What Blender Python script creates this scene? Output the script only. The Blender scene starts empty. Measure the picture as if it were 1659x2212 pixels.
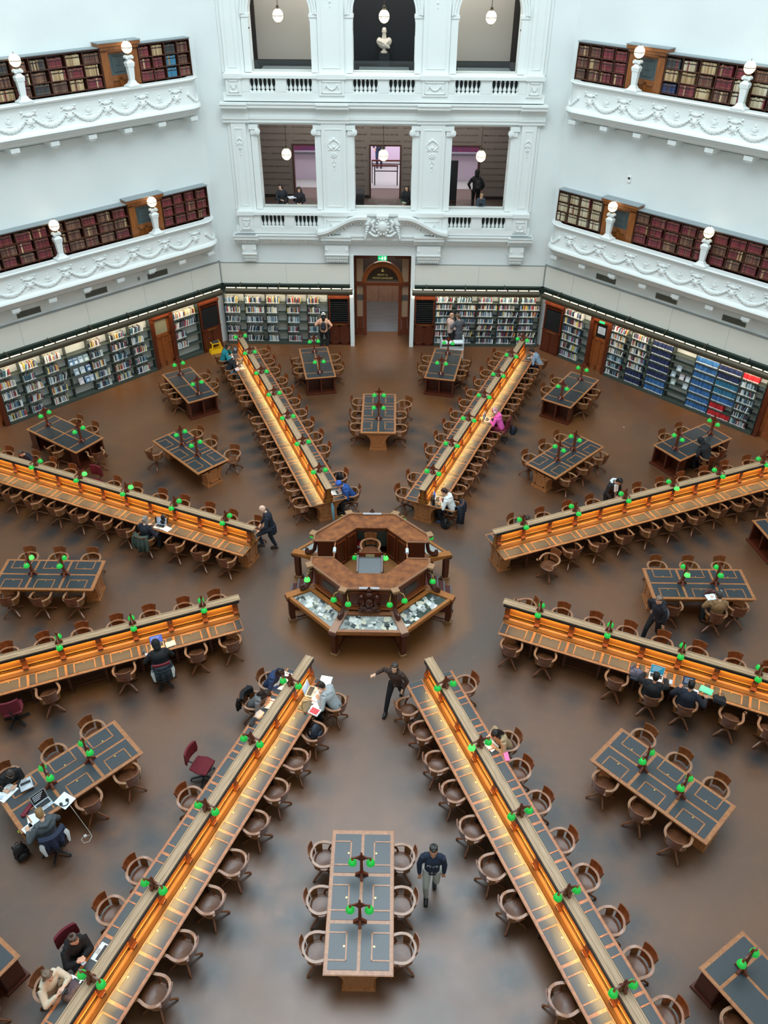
import bpy, math, random
from math import sin, cos, pi, radians, sqrt, hypot
from mathutils import Vector, Matrix
random.seed(7)
SC = bpy.context.scene
COL = SC.collection
# ------------------------------------------------------------------ camera
F_PX = 1767.016
cam_d = bpy.data.cameras.new('camera'); cam = bpy.data.objects.new('camera', cam_d); COL.objects.link(cam)
cam_d.sensor_fit = 'HORIZONTAL'; cam_d.sensor_width = 36; cam_d.lens = 36*F_PX/1659
cam_d.clip_start = .1; cam_d.clip_end = 200
CP = Vector((0.456, -16.956, 16.135)); _p, _y, _r = 0.6546, -0.0092, 0.0079
_f = Vector((sin(_y)*cos(_p), cos(_y)*cos(_p), -sin(_p))); _rt = Vector((cos(_y), -sin(_y), 0)); _up = _rt.cross(_f)
_r2 = _rt*cos(_r)+_up*sin(_r); _u2 = -_rt*sin(_r)+_up*cos(_r)
cam.matrix_world = Matrix(((_r2.x, _u2.x, -_f.x, CP.x), (_r2.y, _u2.y, -_f.y, CP.y), (_r2.z, _u2.z, -_f.z, CP.z), (0, 0, 0, 1)))
SC.camera = cam
def project(P):
    d = Vector(P)-CP; w = d.dot(_f)
    return 829.5+F_PX*d.dot(_r2)/w, 1106-F_PX*d.dot(_u2)/w, w
def inframe(P, m=60):
    x, y, w = project(P); return -m < x < 1659+m and -m < y < 2212+m
# ------------------------------------------------------------------ light
SC.view_settings.view_transform = 'Standard'; SC.view_settings.look = 'None'
SC.view_settings.gamma = 1; SC.view_settings.use_curve_mapping = False
SC.view_settings.exposure = EXPOSURE = 0.12
W = bpy.data.worlds.new('daylight'); SC.world = W; W.use_nodes = True
W.node_tree.nodes['Background'].inputs[0].default_value = (.74, .90, 1.0, 1)
W.node_tree.nodes['Background'].inputs[1].default_value = .3
def area(name, loc, rot, sx, sy, power, color, shape='RECTANGLE', spread=pi):
    d = bpy.data.lights.new(name, 'AREA'); d.shape = shape; d.size = sx
    if shape in ('RECTANGLE', 'ELLIPSE'): d.size_y = sy
    d.energy = power; d.color = color; d.spread = spread
    o = bpy.data.objects.new(name, d); COL.objects.link(o); o.location = loc; o.rotation_euler = rot
    return o
area('skylight_daylight', (0, 0, 27.5), (0, 0, 0), 21, 21, 6700, (.80, .93, 1.0), 'DISK')
WARM = (1.0, .66, .24)
# ------------------------------------------------------------------ helpers
def lin(c):
    if isinstance(c, str):
        c = [int(c[i:i+2], 16)/255 for i in (0, 2, 4)]
        c = [x/12.92 if x <= .04045 else ((x+.055)/1.055)**2.4 for x in c]
    return (c[0], c[1], c[2], 1)
MATS = {}
def mat(name, col, rough=.5, metal=0, emit=0, ecol=None, col2=None, scale=(6, 6, 6), bump=0, noise=3, spec=.5, coat=0, trans=0, contrast=(.3, .7)):
    if name in MATS: return MATS[name]
    m = bpy.data.materials.new(name); m.use_nodes = True; MATS[name] = m
    nt = m.node_tree; b = nt.nodes['Principled BSDF']
    b.inputs['Base Color'].default_value = lin(col); b.inputs['Roughness'].default_value = rough
    b.inputs['Metallic'].default_value = metal; b.inputs['Specular IOR Level'].default_value = spec
    b.inputs['Coat Weight'].default_value = coat; b.inputs['Transmission Weight'].default_value = trans
    if emit:
        b.inputs['Emission Color'].default_value = lin(ecol or col); b.inputs['Emission Strength'].default_value = emit
    if col2 or bump:
        tc = nt.nodes.new('ShaderNodeTexCoord'); mp = nt.nodes.new('ShaderNodeMapping'); mp.inputs['Scale'].default_value = scale
        nz = nt.nodes.new('ShaderNodeTexNoise'); nz.inputs['Scale'].default_value = noise; nz.inputs['Detail'].default_value = 4
        nt.links.new(tc.outputs['Object'], mp.inputs[0]); nt.links.new(mp.outputs[0], nz.inputs['Vector'])
        if col2:
            r = nt.nodes.new('ShaderNodeValToRGB'); r.color_ramp.elements[0].color = lin(col); r.color_ramp.elements[1].color = lin(col2)
            r.color_ramp.elements[0].position, r.color_ramp.elements[1].position = contrast
            nt.links.new(nz.outputs[0], r.inputs[0]); nt.links.new(r.outputs[0], b.inputs['Base Color'])
        if bump:
            bp = nt.nodes.new('ShaderNodeBump'); bp.inputs['Strength'].default_value = bump; bp.inputs['Distance'].default_value = .01
            nt.links.new(nz.outputs[0], bp.inputs['Height']); nt.links.new(bp.outputs[0], b.inputs['Normal'])
    return m
class MB:
    def __init__(s): s.v = []; s.f = []; s.m = []; s.T = Matrix(); s.mi = 0; s.sm = []
    def add(s, vs, fs, smooth=False):
        n = len(s.v); T = s.T
        s.v += [tuple(T @ Vector(v)) for v in vs]; s.f += [tuple(i+n for i in f) for f in fs]
        s.m += [s.mi]*len(fs); s.sm += [smooth]*len(fs); return s
    def box(s, x0, x1, y0, y1, z0, z1):
        if x0 > x1: x0, x1 = x1, x0
        if y0 > y1: y0, y1 = y1, y0
        return s.add([(x0,y0,z0),(x1,y0,z0),(x1,y1,z0),(x0,y1,z0),(x0,y0,z1),(x1,y0,z1),(x1,y1,z1),(x0,y1,z1)],
                     [(3,2,1,0),(4,5,6,7),(0,1,5,4),(1,2,6,5),(2,3,7,6),(3,0,4,7)])
    def hexa(s, p):  # eight corners: bottom ring 4, top ring 4
        return s.add(p, [(3,2,1,0),(4,5,6,7),(0,1,5,4),(1,2,6,5),(2,3,7,6),(3,0,4,7)])
    def prism(s, poly, lo, hi, ax='z'):
        n = len(poly)
        g = {'z': lambda a, b, h: (a, b, h), 'y': lambda a, b, h: (a, h, b), 'x': lambda a, b, h: (h, a, b)}[ax]
        vs = [g(a, b, lo) for a, b in poly]+[g(a, b, hi) for a, b in poly]
        return s.add(vs, [tuple(range(n))[::-1], tuple(range(n, 2*n))]+[(i, (i+1) % n, n+(i+1) % n, n+i) for i in range(n)])
    def lathe(s, prof, c=(0,0,0), n=12, a0=0, a1=2*pi):
        full = abs(a1-a0-2*pi) < 1e-6; k = n if full else n+1; vs = []; fs = []
        for r, z in prof:
            for i in range(k):
                a = a0+(a1-a0)*i/n; vs.append((c[0]+r*cos(a), c[1]+r*sin(a), c[2]+z))
        for j in range(len(prof)-1):
            for i in range(n):
                i2 = (i+1) % k; fs.append((j*k+i, j*k+i2, (j+1)*k+i2, (j+1)*k+i))
        if full: fs.append(tuple(range(k))[::-1]); fs.append(tuple((len(prof)-1)*k+i for i in range(k)))
        return s.add(vs, fs, True)
    def ell(s, c, r, nu=10, nv=6):
        if not hasattr(r, '__len__'): r = (r, r, r)
        vs = [(c[0], c[1], c[2]-r[2])]
        for j in range(1, nv):
            t = -pi/2+pi*j/nv
            for i in range(nu):
                a = 2*pi*i/nu; vs.append((c[0]+r[0]*cos(t)*cos(a), c[1]+r[1]*cos(t)*sin(a), c[2]+r[2]*sin(t)))
        vs.append((c[0], c[1], c[2]+r[2])); L = len(vs)-1; fs = []
        for i in range(nu):
            fs.append((0, 1+(i+1) % nu, 1+i)); fs.append((L, L-nu+i, L-nu+(i+1) % nu))
            for j in range(nv-2):
                a = 1+j*nu; fs.append((a+i, a+(i+1) % nu, a+nu+(i+1) % nu, a+nu+i))
        return s.add(vs, fs, True)
    def tube(s, pts, rad, n=8, closed=False, flat=1.0):
        pts = [Vector(p) for p in pts]; m = len(pts)
        if not hasattr(rad, '__len__'): rad = [rad]*m
        vs = []; up = Vector((0, 0, 1)); px = None
        for i, p in enumerate(pts):
            d = (pts[(i+1) % m]-pts[i-1]) if closed else (pts[min(i+1, m-1)]-pts[max(i-1, 0)])
            d.normalize()
            if px is None:
                px = d.cross(up)
                if px.length < 1e-3: px = Vector((1, 0, 0))
            px = (px-d*px.dot(d)); px.normalize(); q = d.cross(px)
            for k in range(n):
                a = 2*pi*k/n; vs.append(p+px*cos(a)*rad[i]+q*sin(a)*rad[i]*flat)
        fs = []
        for i in range(m if closed else m-1):
            for k in range(n):
                i2 = (i+1) % m; fs.append((i*n+k, i*n+(k+1) % n, i2*n+(k+1) % n, i2*n+k))
        if not closed: fs += [tuple(range(n))[::-1], tuple((m-1)*n+k for k in range(n))]
        return s.add(vs, fs, True)
    def bar(s, a, b, w, h, up=(0, 0, 1)):
        a = Vector(a); b = Vector(b); d = (b-a).normalized(); x = d.cross(Vector(up)); x.normalize(); u = x.cross(d)
        x *= w/2; u *= h/2
        return s.hexa([a-x-u, a+x-u, b+x-u, b-x-u, a-x+u, a+x+u, b+x+u, b-x+u])
    def grid(s, rows, closed=False):   # rows of equal length points
        n = len(rows[0]); vs = [p for r in rows for p in r]; fs = []
        for j in range(len(rows)-1):
            for i in range(n if closed else n-1):
                fs.append((j*n+i, j*n+(i+1) % n, (j+1)*n+(i+1) % n, (j+1)*n+i))
        return s.add(vs, fs, True)
    def mesh(s, name, mats, angle=40):
        me = bpy.data.meshes.new(name); me.from_pydata(s.v, [], s.f)
        if not isinstance(mats, (list, tuple)): mats = [mats]
        for m in mats: me.materials.append(m)
        me.polygons.foreach_set('material_index', s.m)
        me.polygons.foreach_set('use_smooth', s.sm)
        if any(s.sm): me.set_sharp_from_angle(angle=radians(angle))
        me.update(); return me
    def build(s, name, mats, parent=None, loc=(0,0,0), rz=0, bevel=0):
        o = bpy.data.objects.new(name, s.mesh(name, mats)); COL.objects.link(o)
        o.location = loc; o.rotation_euler = (0, 0, rz)
        if parent: o.parent = parent
        if bevel:
            b = o.modifiers.new('bevel', 'BEVEL'); b.width = bevel; b.segments = 2; b.limit_method = 'ANGLE'; b.angle_limit = radians(50)
        return o
def tag(o, label=None, cat=None, group=None, kind=None):
    if label: o['label'] = label
    if cat: o['category'] = cat
    if group: o['group'] = group
    if kind: o['kind'] = kind
    return o
def thing(name, label, cat, loc=(0,0,0), rz=0, group=None):
    o = bpy.data.objects.new(name, None); COL.objects.link(o); o.location = loc; o.rotation_euler = (0, 0, rz)
    o.empty_display_size = .1
    return tag(o, label, cat, group)
KIDS = {}
def freeze(root):
    def rec(o): return [o, [rec(c) for c in o.children]]
    bpy.context.view_layer.update(); KIDS[root.name] = rec(root); return root
def dup(root, loc, rz, label, group=None, tilt=None):
    def rec(t, par):
        c = t[0].copy(); COL.objects.link(c)
        if par: c.parent = par
        for k in t[1]: rec(k, c)
        return c
    c = rec(KIDS[root.name], None); c.location = loc; c.rotation_euler = (0, 0, rz); c['label'] = label
    if group: c['group'] = group
    return c
USED = set()
def put(root, loc, rz, label, group=None):      # first use moves the prototype itself
    if root.name not in USED:
        USED.add(root.name); root.location = loc; root.rotation_euler = (0, 0, rz); root['label'] = label
        if group: root['group'] = group
        return root
    return dup(root, loc, rz, label, group)
def at(a, r, l=0, z=0):
    a = radians(a); return Vector((r*sin(a)+l*cos(a), r*cos(a)-l*sin(a), z))
def RZ(a): return -radians(a)
def struct(mb, name, mats, loc=(0,0,0), rz=0, bevel=0, label=None):
    o = mb.build(name, mats, None, loc, rz, bevel); o['kind'] = 'structure'
    if label: o['label'] = label
    return o
ORD = ['first','second','third','fourth','fifth','sixth','seventh','eighth','ninth','tenth','eleventh','twelfth','thirteenth','fourteenth','fifteenth','sixteenth','seventeenth','eighteenth','nineteenth','twentieth','twenty-first','twenty-second','twenty-third','twenty-fourth','twenty-fifth','twenty-sixth','twenty-seventh','twenty-eighth','twenty-ninth','thirtieth']
# ------------------------------------------------------------------ materials
oak = mat('oak_desk', '8f5529', .34, col2='ae7240', scale=(3, 3, 3), noise=5, spec=.8)
oak_g = mat('oak_partition', '875420', .42, col2='935d24', scale=(1, 1, 3), noise=2)
oak_lt = mat('oak_cap', 'a08262', .42, col2='bfa080', scale=(12, .7, 2), noise=5)
chairw = mat('oak_chair', '5e3118', .3, col2='7d4825', scale=(3, 3, 3), noise=4)
chairt = mat('oak_chair_sheen_rail', '85573a', .32, col2='9c6e4a', scale=(3, 3, 3), noise=4, spec=.9)  # paler than the chair oak, the sky's sheen put into the colour
redw = mat('jarrah', '471d0d', .36, col2='5a2611', scale=(2, 2, 8), noise=3)
redl = mat('jarrah_top', '5f3017', .42, col2='9a5c2e', scale=(2, 2, 2), noise=2.2, spec=.35)
darkw = mat('dark_carving', '3a170b', .28, col2='4d2010')
leather = mat('blue_leather', '141d25', .4, col2='1b2730', noise=8, spec=.9)
brass = mat('brass', 'd8b46a', .25, metal=.9)
white = mat('white_plaster', 'dbe0de', .75, col2='e1e5e3', noise=.6, scale=(1, 1, 1))
white2 = mat('white_paint_moulding', 'e2e5e2', .6)
panelw = mat('off_white_panel', 'dcdad0', .6)
greyl = mat('grey_line', '8e928f', .6)
dkgreen = mat('dark_green_band', '1c2a22', .5)
bronze = mat('bronze_fitting', '4e4534', .4, metal=.3)
glow = mat('strip_diffuser', 'fff0d0', .5, emit=1.25, ecol=(1, .84, .58))
globe = mat('globe_glass', 'fff2d8', .3, emit=1.9, ecol=(1, .80, .50))
black = mat('black_iron', '111315', .4)
steel = mat('green_grey_steel', '3b433c', .45)
backp = mat('shelf_back_white', 'c9cbc4', .6)
shelfw = mat('gallery_shelf_wood', '3a1d12', .4, col2='4a2718')
greyl2 = mat('grey_slate_top', '8a9497', .5)
OCC = {}
CHMOVE = {(-22.5, -1): {7: None, 12: (0, .1, 10), 11: (0, .08, 20)}, (-22.5, 1): {2: None, 0: (-.05, .1, -15)}, (22.5, -1): {2: None}, (22.5, 1): {6: None, 0: (-.05, .1, 8), 12: (.05, .12, -15)},
    (67.5, -1): {0: None, 1: (-.1, .05, 25), 5: None, 2: (-.05, 0, 5)}, (67.5, 1): {0: None, 1: (-.02, .22, 115)}, (112.5, -1): {0: (-.05, .0, -60)}, (112.5, 1): {2: None, 4: (.0, .18, 5), 5: (-.08, .16, 0), 6: (.08, .1, -8), 7: (.06, .08, 0)},
    (157.5, -1): {1: None, 2: (.12, .14, -5)}, (157.5, 1): {7: None, 0: (.14, .03, 6)}, (-157.5, -1): {0: (.0, .12, 0), 1: (.08, .06, -14)}, (-157.5, 1): {2: None, 3: None, 5: None, 8: None, 0: (.05, .06, 0), 1: (-.15, .12, 10), 9: (-.24, .14, 0)},
    (-112.5, -1): {2: None, 4: None, 6: None}, (-67.5, -1): {3: (.1, .12, 8)}, (-67.5, 1): {7: None, 10: (-.1, .12, 0)}}
TMOVE = {(0, 1, 2): (-.1, .16, 48), (90, 1, 1): (.2, .24, -18), (-135, -1, 2): None, (-135, 1, 2): (.1, .12, 0), (-45, -1, 0): None, (-45, -1, 1): None, (-45, -1, 2): (.0, .1, 15), (-45, 1, 0): (-.15, .2, 35)}
OMOVE = {(-45, -1, -1, 1): None, (45, 1, 1, 0): (.2, .1, -12)}
# ------------------------------------------------------------------ floor material
class N:
    def __init__(s, nt): s.nt = nt
    def m(s, op, *a, clamp=False):
        n = s.nt.nodes.new('ShaderNodeMath'); n.operation = op; n.use_clamp = clamp
        for i, x in enumerate(a):
            if isinstance(x, (int, float)): n.inputs[i].default_value = x
            else: s.nt.links.new(x, n.inputs[i])
        return n.outputs[0]
    def bump(s, x, c, w):      # 1 at c falling to 0 at distance w
        d = s.m('ABSOLUTE', s.m('SUBTRACT', x, c)); t = s.m('SUBTRACT', 1, s.m('DIVIDE', d, w), clamp=True)
        return s.m('MULTIPLY', s.m('MULTIPLY', t, t), s.m('SUBTRACT', 3, s.m('MULTIPLY', 2, t)))
    def mix(s, f, a, b):
        n = s.nt.nodes.new('ShaderNodeMix'); n.data_type = 'RGBA'
        for i, x in ((0, f), (6, a), (7, b)):
            if isinstance(x, (int, float)): n.inputs[i].default_value = x
            elif isinstance(x, tuple): n.inputs[i].default_value = x
            else: s.nt.links.new(x, n.inputs[i])
        return n.outputs[2]
def floor_material():
    m = bpy.data.materials.new('waxed_cork_floor'); m.use_nodes = True; nt = m.node_tree; b = nt.nodes['Principled BSDF']; n = N(nt)
    tc = nt.nodes.new('ShaderNodeTexCoord'); sp = nt.nodes.new('ShaderNodeSeparateXYZ'); nt.links.new(tc.outputs['Object'], sp.inputs[0])
    x, y = sp.outputs[0], sp.outputs[1]
    r = n.m('SQRT', n.m('ADD', n.m('MULTIPLY', x, x), n.m('MULTIPLY', y, y))); ph = n.m('DIVIDE', n.m('ARCTAN2', x, y), pi/4)
    def fold(off):
        t = n.m('SUBTRACT', n.m('FRACT', n.m('ADD', ph, off)), .5); a = n.m('MULTIPLY', t, pi/4)
        return n.m('MULTIPLY', r, n.m('SINE', a)), n.m('MULTIPLY', r, n.m('COSINE', a))
    def noise(sc, det=4, rough=.55):
        z = nt.nodes.new('ShaderNodeTexNoise'); z.inputs['Scale'].default_value = sc; z.inputs['Detail'].default_value = det; z.inputs['Roughness'].default_value = rough
        nt.links.new(tc.outputs['Object'], z.inputs['Vector']); return z.outputs[0]
    n1, n2, n3 = noise(.35, 3), noise(1.4, 5), noise(5, 4)
    c = n.mix(n.m('MULTIPLY', n.m('SUBTRACT', n1, .35), 3, clamp=True), lin('6b3f18'), lin('463022'))
    c = n.mix(n.m('MULTIPLY', n.m('SUBTRACT', n2, .42), 3, clamp=True), c, lin('643c18'))
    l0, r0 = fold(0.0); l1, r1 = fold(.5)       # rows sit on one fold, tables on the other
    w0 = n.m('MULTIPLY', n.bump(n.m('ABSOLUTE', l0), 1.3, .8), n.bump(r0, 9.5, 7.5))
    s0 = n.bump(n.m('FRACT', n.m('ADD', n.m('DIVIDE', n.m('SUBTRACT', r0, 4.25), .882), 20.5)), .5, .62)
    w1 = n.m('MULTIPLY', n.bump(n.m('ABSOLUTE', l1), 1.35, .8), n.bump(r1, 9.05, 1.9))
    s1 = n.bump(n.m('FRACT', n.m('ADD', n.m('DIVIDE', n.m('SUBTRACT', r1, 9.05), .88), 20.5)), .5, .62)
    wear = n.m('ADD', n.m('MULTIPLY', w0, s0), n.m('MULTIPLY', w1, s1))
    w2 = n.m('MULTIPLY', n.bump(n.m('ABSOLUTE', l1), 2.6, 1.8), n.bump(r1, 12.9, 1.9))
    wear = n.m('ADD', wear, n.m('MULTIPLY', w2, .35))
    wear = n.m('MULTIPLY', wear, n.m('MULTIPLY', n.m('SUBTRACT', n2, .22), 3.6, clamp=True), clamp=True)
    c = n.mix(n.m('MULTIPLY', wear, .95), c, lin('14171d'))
    ring = n.m('MULTIPLY', n.bump(r, 3.3, 1.0), .55); c = n.mix(ring, c, lin('3a3634'))
    inner = n.m('DIVIDE', n.m('SUBTRACT', 2.85, r1), .3, clamp=True); c = n.mix(n.m('MULTIPLY', inner, .85), c, lin('734820'))
    c = n.mix(n.m('MULTIPLY', n.m('SUBTRACT', n3, .5), .25, clamp=True), c, lin('8a6a4c'))
    nt.links.new(c, b.inputs['Base Color'])
    nt.links.new(n.m('ADD', .34, n.m('MULTIPLY', n2, .14)), b.inputs['Roughness'])
    b.inputs['Specular IOR Level'].default_value = 1.0
    return m
# ------------------------------------------------------------------ room shell
AP = 16.51; HW = AP*math.tan(pi/8); ZT = 20.0
f = MB(); f.prism([(19.0*sin(radians(22.5+45*k)), 19.0*cos(radians(22.5+45*k))) for k in range(8)][::-1], -.25, 0)
struct(f, 'floor', floor_material())
def wall(name, a, z0=0.0, z1=ZT, holes=(), lo=None, hi=None, d0=AP, d1=AP+.45, mts=white, ext=.18):
    """wall on azimuth a; holes = (l0,l1,z0,z1)"""
    lo = -HW-ext if lo is None else lo; hi = HW+ext if hi is None else hi
    xs = sorted({lo, hi, *[h[0] for h in holes], *[h[1] for h in holes]}); mb = MB()
    for i in range(len(xs)-1):
        xa, xb = xs[i], xs[i+1]; zc = z0
        for h in sorted([h for h in holes if h[0] <= xa+1e-6 and h[1] >= xb-1e-6], key=lambda h: h[2]):
            if h[2] > zc: mb.box(xa, xb, d0, d1, zc, h[2])
            zc = h[3]
        if zc < z1: mb.box(xa, xb, d0, d1, zc, z1)
    return mb
for nm, a in (('left_far', -45), ('right_far', 45), ('left', -90), ('right', 90), ('left_near', -135), ('right_near', 135)):
    struct(wall(nm, a), 'wall_'+nm, white, rz=RZ(a))
struct(wall('near', 180, holes=[(-3.2, 3.2, 14.2, 19.3)]), 'wall_near', white, rz=RZ(180))
SOFF = 2.1  # level openings
OPX = [(-4.8, -2.61), (-1.11, 1.13), (2.64, 4.87)]
mb = wall('far', 0, holes=[(-1.2, 1.2, 0, 3.88)]+[(a, b, 5.75, 8.89) for a, b in OPX]+[(a, b, 10.66, 13.65) for a, b in OPX], d1=AP+.6)
for a, b in OPX:    # arch spandrels of the upper openings
    c = (a+b)/2; r = (b-a)/2; z = 12.52
    for s in (-1, 1):
        pts = [(c+s*r*cos(t*pi/24), z+r*sin(t*pi/24)) for t in range(13)]+[(c, 13.66), (c+s*r, 13.66)]
        mb.prism(pts if s < 0 else pts[::-1], AP, AP+.6, 'y')
struct(mb, 'wall_far', white)
# dome above the walls, glazed eye left to the sky
dm = MB(); R0 = AP/cos(pi/8)+.4
prof = [(R0, ZT), (R0-.6, ZT+2.6), (R0-2.2, ZT+5), (13.2, ZT+7.4)]
rows = [[(r*sin(radians(22.5+45*k)), r*cos(radians(22.5+45*k)), z) for k in range(8)] for r, z in prof]
dm.grid(rows, closed=True); dm.sm = [False]*len(dm.f)
dm.prism([(R0*sin(radians(22.5+45*k)), R0*cos(radians(22.5+45*k))) for k in range(8)][::-1], ZT, ZT+.02) if False else None
struct(dm, 'ceiling', white)
# ------------------------------------------------------------------ facade of the far wall
def swag_relief(mb, c, w, h, d, y):    # small garland relief lying on the plane y
    for k in range(11):
        t = -1+2*k/10; mb.ell((c[0]+t*w, y, c[1]-h*(1-t*t)), (w*.13, d, w*.13), 6, 4)
    for s in (-1, 1):
        mb.ell((c[0]+s*w, y, c[1]), (w*.2, d, w*.2), 6, 4); mb.tube([(c[0]+s*w, y-d*.3, c[1]), (c[0]+s*w*1.25, y-d*.3, c[1]-h*.7)], w*.08, 5)
def drop_relief(mb, x, z, w, y):       # hanging ornament of a pilaster
    for s in (-1, 1):
        mb.tube([(x+s*w*(.15+.75*sin(t*pi/7)), y, z-.02-w*1.5*t/7) for t in range(8)], [w*.13]*8, 5)
        mb.ell((x+s*w*.75, y, z-w*1.55), (w*.22, .02, w*.16), 6, 4); mb.ell((x+s*w*.5, y, z-w*.25), (w*.25, .025, w*.2), 6, 4)
    mb.ell((x, y, z), (w*.35, .03, w*.28), 8, 4); mb.ell((x, y, z-w*1.15), (w*.3, .03, w*.3), 8, 4)
    for k in range(7): mb.ell((x+w*.33*cos(k*2*pi/7), y, z-w*2.4+w*.33*sin(k*2*pi/7)), (w*.17, .025, w*.17), 6, 4)
    mb.ell((x, y-.01, z-w*2.4), (w*.2, .03, w*.2), 6, 4)
    for s in (-1, 1): mb.tube([(x, y, z-w*3), (x+s*w*.22, y, z-w*3.5)], [w*.05, w*.1], 5)
    mb.ell((x, y, z-w*3.95), (w*.2, .02, w*.25), 6, 4); mb.ell((x, y, z-w*4.6), (w*.07, .02, w*.2), 6, 4)
PIL = [(-5.76, -5.2), (-2.35, -1.42), (1.42, 2.36), (5.24, 5.8)]
tr = MB()
for (a, b) in PIL:
    for z0, z1 in ((5.72, 9.0), (10.64, 16.5)):
        tr.box(a, b, AP-.14, AP, z0, z1)
        tr.box(a-.13, b+.13, AP-.05, AP, z0, z1)
        # raised frame on the shaft
        x0, x1, za, zb = a+.12, b-.12, z0+.18, z1-.22
        for q in ((x0, x1, za, za+.03), (x0, x1, zb-.03, zb), (x0, x0+.03, za+.03, zb-.03), (x1-.03, x1, za+.03, zb-.03)):
            tr.box(q[0], q[1], AP-.16, AP-.14, q[2], q[3])
struct(tr, 'trim_1', white2, label='tall panelled white pilasters of the far wall')
tr = MB()
for (a, b) in PIL:
    w = (b-a)*.26
    drop_relief(tr, (a+b)/2, 8.42, w, AP-.15); drop_relief(tr, (a+b)/2, 13.85, w, AP-.15)
struct(tr, 'trim_2', white2, label='plaster flower drops on the pilasters')
# capitals beside the lower openings
tr = MB()
for (a, b) in OPX:
    for x, s in ((a, -1), (b, 1)):
        tr.box(x, x+s*.24, AP-.12, AP+.1, 8.55, 8.74); tr.box(x-s*.05, x+s*.3, AP-.15, AP+.12, 8.74, 8.9)
        for q in (0,): 
            tr.T = Matrix.Translation((x-s*.02, AP-.13, 8.66)) @ Matrix.Rotation(pi/2, 4, 'X'); tr.lathe([(.0, -.08), (.11, -.08), (.11, .05), (.06, .05), (.06, .08), (0, .08)], n=14); tr.T = Matrix()
        tr.box(x, x+s*.24, AP-.06, AP, 5.75, 8.55)
        # imposts and archivolts of the upper openings
        tr.box(x-s*.04, x+s*.26, AP-.1, AP+.3, 12.4, 12.5); tr.box(x-s*.02, x+s*.24, AP-.07, AP+.25, 12.3, 12.4); tr.box(x, x+s*.22, AP-.06, AP+.2, 12.02, 12.07)
        tr.box(x, x+s*.245, AP-.07, AP, 10.66, 12.3)
        for zz in ((6.1, 7.2), (7.4, 8.4), (11.0, 11.8)):   # sunk panels in the jambs
            tr.box(x-.012*s, x+.01*s, AP+.16, AP+.19, *zz); tr.box(x-.012*s, x+.01*s, AP+.42, AP+.45, *zz)
    c = (a+b)/2; r = (b-a)/2
    for r1, r2, dd in ((r, r+.1, .08), (r+.1, r+.2, .12), (r+.2, r+.26, .16)):
        rows = []
        for t in range(25):
            an = pi*t/24; rows.append([(c+rr*cos(an), yy, 12.5+rr*sin(an)) for rr, yy in ((r1, AP), (r1, AP-dd), (r2, AP-dd), (r2, AP))])
        tr.grid(rows)
struct(tr, 'trim_3', white2, label='white capitals and arch mouldings of the openings')
def cornice(mb, x0, x1, z, depth, steps, y=AP):   # stack of steps: (dz, depth factor)
    for dz, k in steps: mb.box(x0, x1, y-depth*k, y, z, z+dz); z += dz
tr = MB()
seg = [(-6.05, -5.05, .1), (-5.05, -2.5, 0), (-2.5, -1.28, .1), (-1.28, 1.28, 0), (1.28, 2.5, .1), (2.5, 5.1, 0), (5.1, 6.08, .1)]
for a, b, e in seg:
    cornice(tr, a, b, 8.98, .26+e, [(.12, .5), (.1, .62), (.22, .45), (.1, .75), (.12, 1.25), (.06, 1.4)])
    cornice(tr, a, b, 4.38, .34+e, [(.1, .35), (.06, .55), (.09, .75), (.14, 1.0), (.05, 1.1)])
    k = a
    while k < b-.04: tr.box(k, k+.035, AP-.26-e, AP-.15, 4.5, 4.56); k += .08
for z0 in (4.85, 9.74): tr.box(-5.9, 5.93, AP-.28, AP, z0, z0+.28)
struct(tr, 'trim_4', white2, label='moulded white cornices crossing the far wall')
tr = MB()   # thin grey strips on the top ledges
tr.box(-6.0, -5.15, AP-.46, AP-.29, 4.822, 4.828); tr.box(5.2, 6.05, AP-.46, AP-.29, 4.822, 4.828)
struct(tr, 'trim_5', greyl2, label='thin grey strip on the lower cornice ends')
# corbels under the lower cornice
for i, (x0, x1) in enumerate(((-5.76, -5.19), (-2.36, -1.4), (1.42, 2.38), (5.22, 5.79))):
    cb = MB(); cb.box(x0, x1, AP-.3, AP, 4.02, 4.38); cb.box(x0-.02, x1+.02, AP-.33, AP, 3.98, 4.02); cb.box(x0+.02, x1-.02, AP-.24, AP, 3.86, 3.98)
    cb.box(x0+.02, x1-.02, AP-.27, AP, 3.83, 3.86); cb.box(x0+.04, x1-.04, AP-.2, AP, 3.72, 3.83)
    n = int((x1-x0)/.09)
    for k in range(n): cb.ell((x0+.08+k*(x1-x0-.16)/max(1, n-1), AP-.18, 3.71), (.05, .05, .06), 6, 4)
    for k in range(2): cb.T = Matrix.Translation((x0+.06+k*(x1-x0-.12), AP-.31, 4.2)) @ Matrix.Rotation(pi/2, 4, 'X'); cb.lathe([(0, -.03), (.05, -.03), (.05, .02), (0, .02)], n=8); cb.T = Matrix()
    struct(cb, 'trim_%d' % (6+i), white2, label='white scrolled corbel below the lower cornice')
tr = MB()   # curved broken pediment over the doorway
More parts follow.
